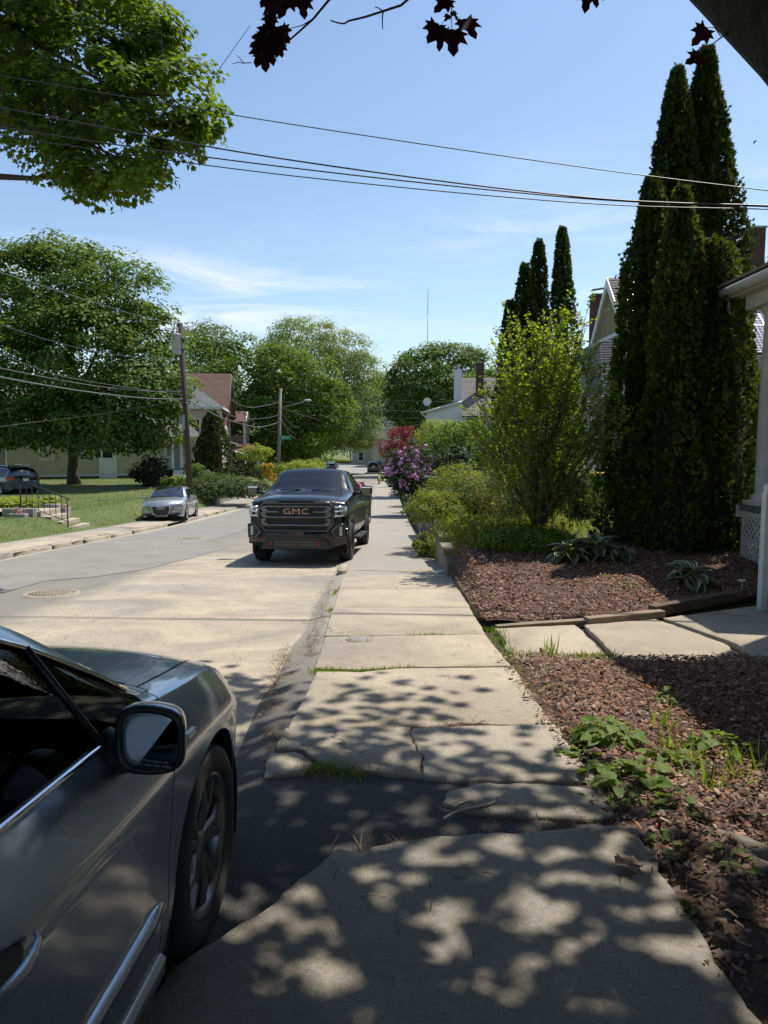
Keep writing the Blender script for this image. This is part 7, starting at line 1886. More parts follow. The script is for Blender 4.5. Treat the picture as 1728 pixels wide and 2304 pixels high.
MB().tube([d1 * .58 + Vector((-.25, -.2, 0)), d1 * .58 + Vector((.25, -.2, .0))], .03, 6).build('cable_clamp', black_metal, p1)
b2 = P(625, 1085, 60); b2.z = g1(-8.9, 60) - .1; t2 = P(631, 874, 60); d2 = t2 - b2
p2_ = thing('utility_pole', 'weathered grey utility pole carrying the green street sign and lamp arm', 'pole', b2)
MB().tube([(0, 0, 0), d2 * .5, d2], [.155, .145, .125], 12).build('shaft', pole_grey, p2_)
la = P(670, 908, 59) - b2
MB().tube([P(634, 918, 60) - b2, P(652, 912, 59.5) - b2, la, P(688, 901, 58.5) - b2], .03, 6).build('lamp_arm', MAT('galvanised', (.4, .4, .4), .4, .7), p2_)
lh = P(692, 901, 58.4) - b2
MB().lathe([(.0, .10), (.10, .08), (.15, .0), (.13, -.05), (0, -.09)], 12, Matrix.Translation(lh) @ Matrix.Diagonal((2.2, 1, 1, 1))).build('lamp_head', MAT('lamp_head_grey', (.45, .45, .43), .5), p2_)
# green street name sign
sg = thing('street_sign', 'green street name sign with white lettering on the grey pole', 'sign', P(643, 985, 59.6))
green = MAT('sign_green', (.008, .22, .13), .4)
MB().box(-.44, .44, -.01, .01, -.19, .19, bev=.006).build('plate', green, sg)
text_mesh('sign_lettering', 'PIERPONT', .22, white_paint, sg, Matrix.Translation((-.06, -.014, -.0)) @ Matrix.Rotation(math.pi/2, 4, 'X'), .002, .62, .004)
text_mesh('sign_lettering', 'RD', .10, white_paint, sg, Matrix.Translation((.36, -.014, .05)) @ Matrix.Rotation(math.pi/2, 4, 'X'), .002, .8, .002)
MB().box(-.47, -.40, -.015, .25, -.03, .03).build('bracket', black_metal, sg)
for (px, pt, pb, d, lab, mt) in ((704, 965, 1044, 98, 'thin dark pole beneath the big maple at the junction', pole_dark), (789, 990, 1040, 132, 'short pale pole on the grass beyond the junction', pole_grey), (748, 995, 1038, 136, 'second short pole behind the parked cars at the junction', pole_grey)):
    a = P(px, pb, d); c = P(px - 2, pt, d); t = thing('utility_pole', lab, 'pole', a); MB().tube([(0, 0, -.2), (c - a) * .5, c - a], [.15, .14, .12], 8).build('shaft', mt, t); MB().lathe([(.0, .10), (.13, .04), (.13, -.02)], 8, Matrix.Translation(c - a)).build('pole_cap', mt, t)
# wires crossing the street overhead, nearest
wire('uppermost thin wire crossing the sky from the left maple to the right edge', [(-250, 128, 11.5), (0, 170, 11), (600, 271, 10.5), (1280, 372, 10), (1728, 429, 9.6), (1900, 448, 9.4)], .0075)
wire('second crossing wire from the top, thick, over the street', [(-250, 190, 11.2), (0, 242, 10.8), (600, 352, 10.3), (1280, 441, 9.9), (1728, 463, 9.5), (1900, 468, 9.3)], .011)
wire('third crossing wire, twisted close below the thick one', [(-250, 240, 11.2), (0, 287, 10.8), (600, 371, 10.35), (1280, 444, 9.95), (1728, 465, 9.55), (1900, 470, 9.4)], .010)
wire('lowest thin crossing wire over the street in the foreground', [(-250, 256, 11.2), (0, 304, 10.8), (600, 389, 10.3), (1280, 455, 9.9), (1728, 471, 9.5), (1900, 475, 9.3)], .008)
# along the left side, toward the brown pole
wire('top wire running from the brown pole head up to the left', [(-150, 560, 16), (0, 612, 18), (154, 662, 23), (300, 707, 30), (402, 731, 36)], .010, cable_light)
wire('middle wire sagging past the lawn maple to the brown pole', [(-150, 670, 16), (0, 731, 18), (185, 785, 24), (300, 803, 30), (410, 812, 36)], .012, cable)
wire('upper of the paired cables left of the brown pole', [(-150, 790, 16), (0, 828, 18), (200, 866, 25), (330, 880, 31), (413, 880, 36)], .012, cable_light)
wire('thick lower cable left of the brown pole, beneath the paired cables', [(-150, 805, 16), (0, 848, 18), (200, 882, 25), (330, 896, 31), (414, 898, 36)], .022, cable_light)
wire('thin slanting wire between the left cables and the brown pole', [(-150, 720, 16), (60, 820, 19), (200, 858, 25), (413, 889, 36)], .008, cable_light)
wire('low service wire slanting up from the yellow house to the left cables', [(-60, 968, 30), (60, 952, 34), (200, 935, 36), (330, 915, 36), (415, 898, 36)], .008, cable_light)
# brown pole to grey pole
wire('upper sagging wire between brown pole and grey pole', [(463, 850, 44), (510, 893, 48), (556, 916, 52), (600, 912, 56), (628, 904, 60)], .018, cable_light)
wire('middle sagging wire between brown pole and grey pole', [(420, 884, 36), (490, 922, 44), (548, 942, 50), (600, 940, 56), (628, 933, 60)], .018, cable_light)
wire('lowest thick sagging cable between brown pole and grey pole', [(420, 898, 36), (500, 940, 44), (571, 960, 52), (605, 957, 57), (628, 949, 60)], .030, cable_light)
wire('thin wire dropping from brown roof to the grey pole', [(520, 895, 62), (570, 948, 61), (605, 968, 60), (626, 972, 60)], .012, cable_light)
# grey pole to the right
wire('top wire from the grey pole across to the white house roof', [(632, 868, 60), (700, 880, 59), (800, 893, 57), (940, 903, 54), (1060, 902, 51)], .010, cable_light)
wire('second wire from the grey pole to the satellite dish corner', [(634, 903, 60), (700, 910, 59), (800, 920, 57), (948, 926, 52)], .014, cable_light)
wire('third wire from the grey pole sweeping low to the far right', [(634, 946, 60), (740, 958, 57), (864, 966, 52), (990, 968, 46), (1150, 962, 40)], .014, cable)
wire('fourth thin wire from the grey pole running level to the right', [(634, 932, 60), (760, 937, 57), (900, 941, 52), (1110, 940, 42)], .010, cable_light)
wire('fifth wire from the grey pole down to the beige house corner', [(634, 918, 60), (720, 945, 75), (800, 958, 100), (864, 962, 130)], .014, cable_light)
wire('deep drooping loop from the grey pole to the dark pole', [(634, 948, 60), (655, 980, 68), (680, 991, 80), (703, 980, 98)], .028, cable_light)
wire('second drooping loop just above the deepest one', [(634, 944, 60), (652, 968, 68), (678, 982, 80), (703, 973, 98)], .022, cable_light)
wire('small upper drooping loop below the street lamp arm', [(634, 930, 60), (655, 955, 66), (675, 960, 75), (694, 945, 90)], .014, cable_light)

# radio mast on the far hill
mz = P(962, 800, 640); mt_ = P(961, 645, 640)
mast = thing('radio_mast', 'thin red and white radio mast on the skyline', 'mast', (mz.x, 640, mz.z - 25))
H = mt_.z - mz.z + 25
for k in range(7):
    MB().tube([(0, 0, H * k / 7), (0, 0, H * (k + 1) / 7)], .28, 6).build('mast_section', MAT('mast_red', (.35, .10, .08), .6) if k % 2 else MAT('mast_white', (.55, .55, .55), .6), mast)

# fire hydrant
hp = P(853, 1088, 70); hy = thing('fire_hydrant', 'yellow fire hydrant at the kerb beyond the pickup', 'hydrant', (hp.x, 70, float(Rf(70)) + .04))
hyel = MAT('hydrant_yellow', (.55, .36, .05), .5)
MB().lathe([(.17, 0), (.17, .04), (.12, .05), (.115, .50), (.15, .51), (.15, .55), (.115, .57), (.10, .66), (.05, .72), (.035, .73), (.035, .78), (0, .79)], 16).build('barrel', hyel, hy)
for a in (0, math.pi, -math.pi / 2): MB().lathe([(.07, .10), (.07, .17), (.085, .17), (.085, .21), (0, .215)], 10, Matrix.Translation((0, 0, .42)) @ Matrix.Rotation(a, 4, 'Z') @ Matrix.Rotation(math.pi / 2, 4, 'Y')).build('outlet', hyel, hy)
MB().lathe([(.10, .66), (.05, .725), (0, .73)], 12).build('bonnet', MAT('hydrant_white', (.6, .58, .5), .5), hy)

# signs at the junction
sp_ = P(857, 1062, 92); st_ = thing('stop_sign', 'red stop sign on a post beside the red maple, with the yellow warning sign', 'sign', (sp_.x, 92, float(Rf(92))))
MB().tube([(0, 0, 0), (0, 0, 3.0)], .04, 8).build('post', MAT('sign_post', (.36, .36, .35), .5, .5), st_)
oc = [(.36 * math.cos(R_(22.5 + 45 * k)), .36 * math.sin(R_(22.5 + 45 * k))) for k in range(8)]
zo = P(857, 1012, 92).z - float(Rf(92))
MB().prism(oc, .045, .06, Matrix.Translation((-.03, 0, zo)) @ Matrix.Rotation(math.pi/2, 4, 'X')).build('octagon', MAT('stop_red', (.42, .03, .03), .5), st_)
text_mesh('stop_lettering', 'STOP', .24, white_paint, st_, Matrix.Translation((-.03, -.065, zo)) @ Matrix.Rotation(math.pi/2, 4, 'X'), .002, 1.0, .004)
ws = thing('warning_sign', 'orange-yellow diamond warning sign below the red stop sign', 'sign', (sp_.x + .12, 90, P(859, 1022, 90).z))
MB().prism([(0, .46), (.46, 0), (0, -.46), (-.46, 0)], -.01, .01, Matrix.Rotation(math.pi/2, 4, 'X')).build('diamond', MAT('sign_orange', (.60, .30, .03), .45), ws)
MB().prism([(-.05, -.22), (.05, -.22), (.05, .08), (.14, .08), (0, .25), (-.14, .08), (-.05, .08)], .012, .016, Matrix.Rotation(math.pi/2, 4, 'X')).build('arrow', black_metal, ws)
MB().tube([(0, .04, -.5), (0, .04, P(859, 1062, 90).z - P(859, 1022, 90).z - .3)], .03, 6).build('post', MAT('sign_post_b', (.36, .36, .35), .5, .5), ws)
bs = P(829, 1034, 134); s3 = thing('road_sign', 'back of a pale octagonal road sign on the grass beyond the junction', 'sign', bs)
MB().tube([(0, 0, 0), (0, 0, 2.9)], .05, 6).build('post', MAT('sign_post_c', (.4, .4, .4), .5, .4), s3)
MB().prism([(x * 1.1, y * 1.1) for x, y in oc], -.01, .01, Matrix.Translation((0, -.06, P(829, 1005, 134).z - bs.z)) @ Matrix.Rotation(math.pi/2, 4, 'X')).build('sign_back', MAT('sign_back_grey', (.45, .44, .40), .5, .3), s3)

# black mailbox on posts beside the rhododendron
mbx = P(968, 1078, 27); t = thing('mailbox', 'black mailbox with red flag on thin posts by the rhododendron', 'mailbox', (mbx.x, 27, g1(mbx.x, 27)))
zb2 = mbx.z - g1(mbx.x, 27)
V = []; n_ = 10
for y in (-.22, .22):
    V += [(-.23, y, zb2 - .12), (-.23, y, zb2)] 
mb = MB(); prof_ = [(-.11, -.12), (.11, -.12), (.11, .02)] + [(.11 * math.cos(a), .02 + .10 * math.sin(a)) for a in np.linspace(.3, math.pi - .3, 8)] + [(-.11, .02)]
mb.prism(prof_, -.24, .24, Matrix.Translation((0, 0, zb2)) @ Matrix.Rotation(math.pi/2, 4, 'Z') @ Matrix.Rotation(math.pi/2, 4, 'X')); mb.build('box', MAT('mailbox_black', (.03, .035, .035), .35, coat=.5), t)
MB().box(-.20, -.04, -.125, -.115, zb2 - .06, zb2 - .03).build('flag', MAT('flag_red', (.5, .04, .03), .5), t)
for x in (-.05, .16): MB().tube([(x, 0, -.1), (x, 0, zb2 - .12)], .02, 6).build('post', black_metal, t)
MB().tube([(-.28, -.05, zb2 - .42), (-.12, -.05, zb2 - .30)], .014, 6).build('bracket', MAT('white_bracket', (.6, .6, .6), .5), t)
# black stair railings behind it
for (px0, py0, px1, py1, d, lab) in ((1000, 1082, 1055, 1046, 26.5, 'left black iron handrail climbing the hidden steps behind the spirea'), (1018, 1085, 1064, 1052, 25.6, 'right black iron handrail climbing the hidden steps behind the spirea')):
    a, c = P(px0, py0, d), P(px1, py1, d + 1.4); t = thing('handrail', lab, 'railing', (a.x, a.y, a.z - .9), 0, 'black handrails by the hidden steps')
    o = Vector((a.x, a.y, a.z - .9))
    MB().tube([a - o, c - o], .022, 6).build('top_rail', black_metal, t); MB().tube([a - o - Vector((0, 0, .14)), c - o - Vector((0, 0, .14))], .014, 6).build('mid_rail', black_metal, t)
    for k in range(6):
        q = (a - o).lerp(c - o, k / 5); MB().tube([q, q - Vector((0, 0, .9))], .012 if 0 < k < 5 else .022, 5).build('baluster', black_metal, t)
# green wheelie bin with yellow lid
bp = P(1352, 1068, 20.5); bn = thing('recycling_bin', 'dark green wheeled bin with yellow lid beside the solar house', 'bin', (bp.x, 20.5, g1(bp.x, 20.5)))
zt3 = bp.z - g1(bp.x, 20.5)
mb = MB(); mb.add([(-.24, -.27, .05), (.24, -.27, .05), (.24, .27, .05), (-.24, .27, .05), (-.30, -.34, zt3 - .02), (.30, -.34, zt3 - .02), (.30, .34, zt3 - .02), (-.30, .34, zt3 - .02)], [(0, 3, 2, 1), (0, 1, 5, 4), (1, 2, 6, 5), (2, 3, 7, 6), (3, 0, 4, 7)]); mb.build('body', MAT('bin_green', (.008, .045, .03), .5), bn)
MB().box(-.33, .33, -.38, .36, zt3 - .02, zt3 + .06, bev=.02).build('lid', MAT('bin_yellow', (.55, .38, .03), .5), bn)
for x in (-.27, .27): MB().lathe([(.0, -.03), (.10, -.03), (.10, .03), (0, .03)], 12, Matrix.Translation((x, .27, .10)) @ Matrix.Rotation(math.pi/2, 4, 'Y')).build('wheel', rubber, bn)

# ------------------------------------------------------------------ low walls
def stone_block(rx, ry, rz, seed):
    bm = bmesh.new(); bmesh.ops.create_cube(bm, size=1); bmesh.ops.subdivide_edges(bm, edges=bm.edges[:], cuts=2, use_grid_fill=True)
    for v in bm.verts:
        c = v.co.copy(); l = max(abs(c.x), abs(c.y), abs(c.z)) * 2
        v.co = Vector((c.x * rx, c.y * ry, c.z * rz)) * (1 - .12 * (c.length / .87) ** 2)
        v.co += Vector((mnoise.noise(v.co * 3 + Vector((seed, 0, 0))), mnoise.noise(v.co * 3 + Vector((0, seed, 0))), mnoise.noise(v.co * 3 + Vector((0, 0, seed))))) * .035
    me = bpy.data.meshes.new('stone'); bm.to_mesh(me); bm.free(); me.materials.append(stone_mat); return me
stones = [stone_block(.24, .42, .26, s * 3.7) for s in range(6)]
wl_ = thing('stone_wall', 'low dry stone wall along the pavement under the spirea', 'wall', (1.2, 16, g1(0, 16)))
y = 15.6
while y < 21.8:
    zt4 = float(Yf(y)) + .10; z0 = float(Rf(y)) + .05
    n_ = max(1, int((zt4 - z0) / .24))
    for k in range(n_ + 1):
        z = z0 + (zt4 - z0) * (k + .4) / (n_ + 1)
        link('stone', stones[rnd.randrange(6)], wl_, (1.20 - 1.2 + rnd.uniform(-.03, .03), y - 16 + (.18 if k % 2 else 0), z - g1(0, 16)), (rnd.uniform(-.08, .08), rnd.uniform(-.08, .08), rnd.choice((0, math.pi))), (1, rnd.uniform(.85, 1.05), ((zt4 - z0) / (n_ + 1)) / .24))
    y += .40
MOSSY = CONC('mossy_concrete', (.25, .215, .16), (.15, .13, .095), (.12, .12, .07))
cw = thing('retaining_wall', 'low concrete retaining wall at the pavement edge below the tall grass', 'wall', (1.15, 12.5, g1(0, 12.5)))
y = 11.75
while y < 14.4:
    L_ = rnd.uniform(.75, .95); y2 = min(14.5, y + L_); ym = (y + y2) / 2
    zt4 = float(Yf(ym)) + .02 - .26 * (1 - sst(11.6, 14.2, ym)); z0 = float(Rf(ym)) - .1
    MB().box(-.10, .14, y - 12.5 + .006, y2 - 12.5 - .006, z0 - g1(0, 12.5), zt4 - g1(0, 12.5), bev=.02).build('wall_block', MOSSY, cw); y = y2
lw = thing('retaining_wall', 'pale concrete wall curving along the left pavement below the juniper', 'wall', (-9.9, 44, g1(-9.5, 44)))
for k in range(8):
    y = 41.5 + k * 1.6; x = -9.95 + .02 * k
    MB().box(x + 9.9 - .12, x + 9.9 + .12, y - 44 + .01, y - 44 + 1.58, float(Rf(y)) - .1 - g1(-9.5, 44), float(Lf(y)) - .18 + .05 * math.sin(k) - g1(-9.5, 44), bev=.03).build('wall_block', grey_concrete, lw)
dw = thing('retaining_wall', 'dark timber retaining wall on the slope above the pickup mirror', 'wall', P(560, 1090, 49))
for k in range(3):
    a, c = P(520, 1077 + k * 6, 50), P(603, 1092 + k * 7, 47); o = P(560, 1090, 49)
    MB().tube([a - o, (a + c) / 2 - o, c - o], .13, 4).build('timber', MAT('dark_wall_timber', (.11, .095, .075), .9, col2=(.07, .06, .05), scale=5), dw)

# ------------------------------------------------------------------ steps and railing on the left bank
SX, SY = P(160, 1195, 23.6).x, 23.6
stp = thing('front_steps', 'concrete steps rising from the left pavement to the lawn', 'steps', (SX, SY, float(Rf(SY)) + .1))
for k in range(4):
    MB().box(-.75 - .55 * (k == 3), .75 - .06 * k, -.02 + .0 * k, 1.7, .17 * k - .1, .17 * (k + 1) - (.0), bev=.015) if False else None
for k in range(4): MB().box(-.34 * k - 1.0, -.34 * k + .36 - (0), -.70, .70, -.15, .17 * (k + 1), bev=.012).build('step', concrete, stp)
for s_ in (-.86, .86): MB().box(-1.75, -.75, s_ - .13, s_ + .13, -.1, .80, bev=.015).build('cheek_wall', grey_concrete, stp)
MB().box(-2.6, -1.35, -.7, .7, .50, .69, bev=.01).build('landing', concrete, stp)
rlg = thing('handrail', 'black iron handrail on the concrete steps of the left bank', 'railing', (SX, SY - .66, float(Rf(SY)) + .1))
rp = [(.20, 0, .17), (.20, 0, 1.12), (-1.10, 0, 1.62), (-1.45, 0, 1.62)]
MB().tube([(.28, 0, 1.05), (.20, 0, 1.12), (-1.10, 0, 1.62), (-1.50, 0, 1.62), (-1.56, 0, 1.58)], .024, 6).build('top_rail', black_metal, rlg)
MB().tube([(.20, 0, .35), (-1.10, 0, .86), (-1.45, 0, .86)], .014, 6).build('bottom_rail', black_metal, rlg)
MB().tube([(.20, 0, .1), (.20, 0, 1.12)], .022, 6).build('post', black_metal, rlg); MB().tube([(-1.30, 0, .6), (-1.30, 0, 1.62)], .022, 6).build('post', black_metal, rlg)
for k in range(1, 8):
    t_ = k / 8; x = .20 - 1.5 * t_; zt_ = min(1.62, 1.12 + .5 * t_ * 1.5 / 1.3); MB().tube([(x, 0, zt_ - .77), (x, 0, zt_)], .011, 5).build('baluster', black_metal, rlg)
for (dx, dy, lab) in ((-1.15, -1.05, 'grey concrete planter with pink flowers left of the left bank steps'), (-.9, 1.25, 'grey concrete block planter right of the left bank steps')):
    pl_ = thing('planter', lab, 'planter', (SX + dx, SY + dy, float(Rf(SY)) + .38)); z_ = 0
    MB().box(-.28, .28, -.24, .24, 0, .38, bev=.015).build('box', grey_concrete, pl_)
    nn_ = 60; leaf_cloud('flowers', np.stack([rng.uniform(-.24, .24, nn_), rng.uniform(-.2, .2, nn_), rng.uniform(.36, .52, nn_)], -1), rng.normal(size=(nn_, 3)) + np.array([0, -.5, 1]), rng.normal(size=(nn_, 3)), rng.uniform(.07, .12, nn_), QL, LEAF('pink_petals' + lab[:5], [(.55, .15, .22), (.62, .42, .5), (.08, .13, .03), (.5, .08, .06)], .2), pl_, kind='stuff')
for (px, lab) in ((91, 'black garden lantern on a stake left of the handrail'), (135, 'black garden lantern on a stake behind the handrail')):
    q = P(px, 1148, 26); ln = thing('garden_lantern', lab, 'lantern', q, 0, 'garden lanterns by the steps')
    MB().tube([(0, 0, -.1), (0, 0, .22)], .02, 6).build('stake', black_metal, ln); MB().box(-.07, .07, -.07, .07, .22, .42, bev=.01).build('lamp_glass', MAT('lantern_glass', (.12, .12, .11), .1), ln); MB().lathe([(.11, .42), (.08, .46), (0, .50)], 4, Matrix.Rotation(R_(45), 4, 'Z')).build('cap', black_metal, ln)
# ================================================================== ground plants, litter and small things
def GP(px, py, lift=0.0):
    """Ground point seen at the pixel."""
    d = 3.0
    for _ in range(60):
        p = P(px, py, d); z = g1(p.x, d) + lift
        slope = (p.z - EYE) / d
        nd = (z - EYE) / slope; d += (nd - d) * .5
    p = P(px, py, d); p.z = g1(p.x, d) + lift
    return p
def tufts(name, label, xy, zf, smin, smax, mat, tmpl=FAN, lean=.45, cat='grass', kind='stuff'):
    n = len(xy); C = np.stack([xy[:, 0], xy[:, 1], zf(xy[:, 0], xy[:, 1]) - .004], -1)
    T = np.array([0, 0, 1.0]) + rng.normal(size=(n, 3)) * lean * np.array([1, 1, .2]); N = rng.normal(size=(n, 3)) * np.array([1, 1, .2])
    return tag(leaf_cloud(name, C, N, T, rng.uniform(smin, smax, n), tmpl, mat, kind=kind), label, cat)
# lawns
n = 80000
xy = np.stack([-9.95 - rng.random(n) ** 1.3 * 26, 13 + rng.random(n) ** 1.25 * 45], -1)
xy = xy[~((xy[:, 0] > SX - 2.8) & (xy[:, 0] < SX + .6) & (np.abs(xy[:, 1] - SY) < .95))]
tufts('lawn_grass', 'mown green lawn on the left bank with sunlit patches', xy, gz, .04, .10, LEAF('lawn_blade', [(.10, .15, .032), (.14, .19, .042), (.18, .21, .055), (.22, .20, .075)], .4), (BLADE[0] * np.array([2.2, 1, 1.5]), BLADE[1]), .6)
n = 5200; xy = np.stack([rng.uniform(1.30, 3.25, n), rng.uniform(11.1, 14.2, n)], -1)
xy = xy[(xy[:, 1] > 11.25 + .5 * np.abs(xy[:, 0] - 2.0)) | (rng.random(len(xy)) < .15)]
tufts('tall_grass', 'tall bright green grass clump behind the low wall by the pavement', xy, gz, .12, .46, lf_grass, (BLADE[0] * np.array([.8, 1, 1.8]), BLADE[1]), .55)
n = 9000; xy = np.stack([rng.uniform(2.6, 8.5, n), rng.uniform(13.2, 26, n)], -1)
tufts('side_lawn', 'sunlit rough lawn between the arborvitae and the leafy shrub', xy, gz, .10, .28, lf_grass, (BLADE[0] * np.array([1.3, 1, 1.2]), BLADE[1]), .4)
n = 3500; xy = np.stack([rng.uniform(1.3, 3.0, n), rng.uniform(14.5, 30, n)], -1)
tufts('verge_grass', 'grass on top of the stone wall near the mailbox', xy, gz, .08, .2, lf_fresh, (BLADE[0] * np.array([1.5, 1, 1.2]), BLADE[1]), .4)
n = 16000; xy = np.stack([rng.uniform(-14, 8, n), rng.uniform(147, 160, n)], -1)
tufts('far_grass', 'sunlit grass strip beyond the junction', xy, gz, .25, .5, lf_grass)
# moss and grass in the pavement joints
zsl = lambda x, y: Rf(y) + .062
def joint(pts, n, sd=.02): 
    P_ = np.array(pts); k = rng.integers(0, len(P_) - 1, n); t = rng.random(n)[:, None]
    return P_[k] * (1 - t) + P_[k + 1] * t + rng.normal(size=(n, 2)) * sd
J = np.concatenate([joint([(-.56, 5.66), (-.36, 5.64)], 420, .035), joint([(-.36, 5.65), (-.15, 5.66), (.05, 5.73), (.25, 5.75)], 420, .018), joint([(.25, 7.075), (.6, 7.09)], 160, .010), joint([(-.42, 3.68), (-.30, 3.70), (-.12, 3.62)], 260, .04), joint([(-.66, 8.4), (-.64, 8.7)], 60, .02), joint([(-.70, 9.8), (-.68, 10.4)], 90, .02), joint([(1.08, 5.0), (1.14, 5.9), (1.12, 6.6), (1.16, 7.5)], 700, .07), joint([(1.12, 8.2), (1.2, 9.4), (1.14, 10.6)], 420, .07), joint([(1.2, 6.25), (1.7, 6.22), (2.1, 6.24)], 500, .05)])
tufts('joint_grass', 'small grass and moss growing in the pavement joints and edges', J, zsl, .02, .075, lf_fresh, (BLADE[0] * np.array([1.5, 1, 1.3]), BLADE[1]), .5)
J = np.concatenate([joint([(-.40, 3.66), (-.05, 3.60)], 260, .05), joint([(.33, 4.36), (.66, 4.39)], 200, .025), joint([(-.60, 3.95), (-.66, 4.3)], 200, .05), joint([(-.1, 2.83), (.3, 2.93), (.9, 3.0)], 220, .02), joint([(-.66, 6.2), (-.72, 7.2), (-.78, 9.0), (-.86, 11.6)], 900, .05), joint([(-.80, 4.6), (-.86, 5.6), (-.92, 6.6)], 500, .04), joint([(1.1, 3.1), (1.12, 4.4), (1.1, 5.4)], 700, .07), joint([(.5, 3.04), (1.0, 3.1)], 90, .03), joint([(1.05, 2.2), (1.08, 2.9)], 250, .07)])
n = len(J); C = np.stack([J[:, 0], J[:, 1], zsl(J[:, 0], J[:, 1]) + rng.uniform(.0, .014, n)], -1)
strand = (np.array([(-.02, 0, 0), (.02, 0, 0), (.015, 1, .05), (-.015, 1, .05)], float), np.array([(0, 1, 2, 3)]))
T = rng.normal(size=(n, 3)); T[:, 2] *= .3
tag(leaf_cloud('dead_litter', C, rng.normal(size=(n, 3)) * .4 + np.array([0, 0, 1]), T, rng.uniform(.03, .11, n), strand, LEAF('dead_litter', [(.16, .10, .055), (.26, .18, .10), (.09, .06, .04), (.34, .23, .11)], 0), kind='stuff'), 'brown dead grass and maple litter gathered along pavement cracks and gutter', 'litter')
# loose sticks and seeds on the concrete
n = 150; J = np.stack([rng.uniform(-.5, 1.05, n), rng.uniform(2.0, 7.4, n)], -1); C = np.stack([J[:, 0], J[:, 1], Rf(J[:, 1]) + .098 + rng.uniform(0, .004, n)], -1)
stick = (np.array([(-.025, 0, 0), (.025, 0, 0), (.03, .5, .05), (.015, 1, 0), (-.015, 1, 0), (-.02, .5, .06)], float), np.array([(0, 1, 2, 5), (5, 2, 3, 4)]))
T = rng.normal(size=(n, 3)); T[:, 2] = 0
tag(leaf_cloud('twig_litter', C, np.tile([0, 0, 1.0], (n, 1)), T, rng.uniform(.015, .09, n) * (rng.random(n) < .8) + .01, stick, LEAF('twig_litter', [(.06, .04, .03), (.12, .075, .05), (.03, .025, .02)], 0), kind='stuff'), 'scattered small twigs and seed husks on the concrete', 'litter')
n = 1500; J = np.stack([rng.uniform(-4.6, -.9, n), 3.2 + rng.random(n) ** 1.2 * 10, ], -1); C = np.stack([J[:, 0], J[:, 1], Rf(J[:, 1]) + .028], -1)
peb = (np.array([(-.5, -.4, 0), (.5, -.45, 0), (.45, .5, 0), (-.4, .45, 0), (0, 0, .55)], float), np.array([(0, 1, 4), (1, 2, 4), (2, 3, 4), (3, 0, 4)]))
tag(leaf_cloud('road_grit', C, np.tile([0, 0, 1.0], (n, 1)), rng.normal(size=(n, 3)), rng.uniform(.005, .015, n), peb, LEAF('road_grit', [(.06, .055, .05), (.16, .14, .12), (.4, .35, .27), (.09, .07, .05)], 0), kind='stuff'), 'loose grit and pebbles on the sandy road', 'grit')

n = 3200; J = np.stack([1.04 + rng.random(n) ** 1.2 * 1.7, 1.5 + rng.random(n) * 2.6], -1); C = np.stack([J[:, 0], J[:, 1], gz(J[:, 0], J[:, 1]) + .085 - .055 * sst(1.15, 1.7, J[:, 0]) + rng.uniform(0, .015, n)], -1)
T = rng.normal(size=(n, 3)); T[:, 2] *= .3
tag(leaf_cloud('leaf_litter', C, rng.normal(size=(n, 3)) * .45 + np.array([0, 0, 1]), T, .008 + .05 * rng.beta(1.2, 3.5, n), QL, LEAF('leaf_litter', [(.05, .035, .025), (.13, .085, .055), (.20, .14, .09), (.08, .05, .035), (.28, .22, .16)], .1), kind='stuff', A=rng.uniform(.4, 1.8, n)), 'dry leaf crumbs and bark bits on the soil around the roots', 'litter')
# roots of the purple maple
for pts, r in (([(1745, 1955), (1660, 1905), (1590, 1880), (1535, 1862)], (.075, .055, .04, .02)), ([(1740, 1990), (1640, 1905), (1645, 1950), (1635, 2010), (1622, 2075), (1632, 2120)], (.06, .035, .045, .05, .045, .02)), ([(1760, 2110), (1715, 2120), (1675, 2150)], (.06, .045, .02)), ([(1735, 2090), (1705, 2010), (1685, 1960), (1680, 1935)], (.03, .016, .012, .007))):
    q = [GP(x, y, .015) - tb for x, y in pts]; MB().tube(spline(q, 6), [float(v) for v in np.interp(np.linspace(0, 1, (len(q) - 1) * 6 + 1), np.linspace(0, 1, len(r)), r)], 8).build('root', MAT('root_bark', (.20, .165, .12), .9, col2=(.10, .082, .062), scale=16, bmp=(40, .8, .01)) if pts[0][0] == 1745 else bpy.data.materials['root_bark'], pm)

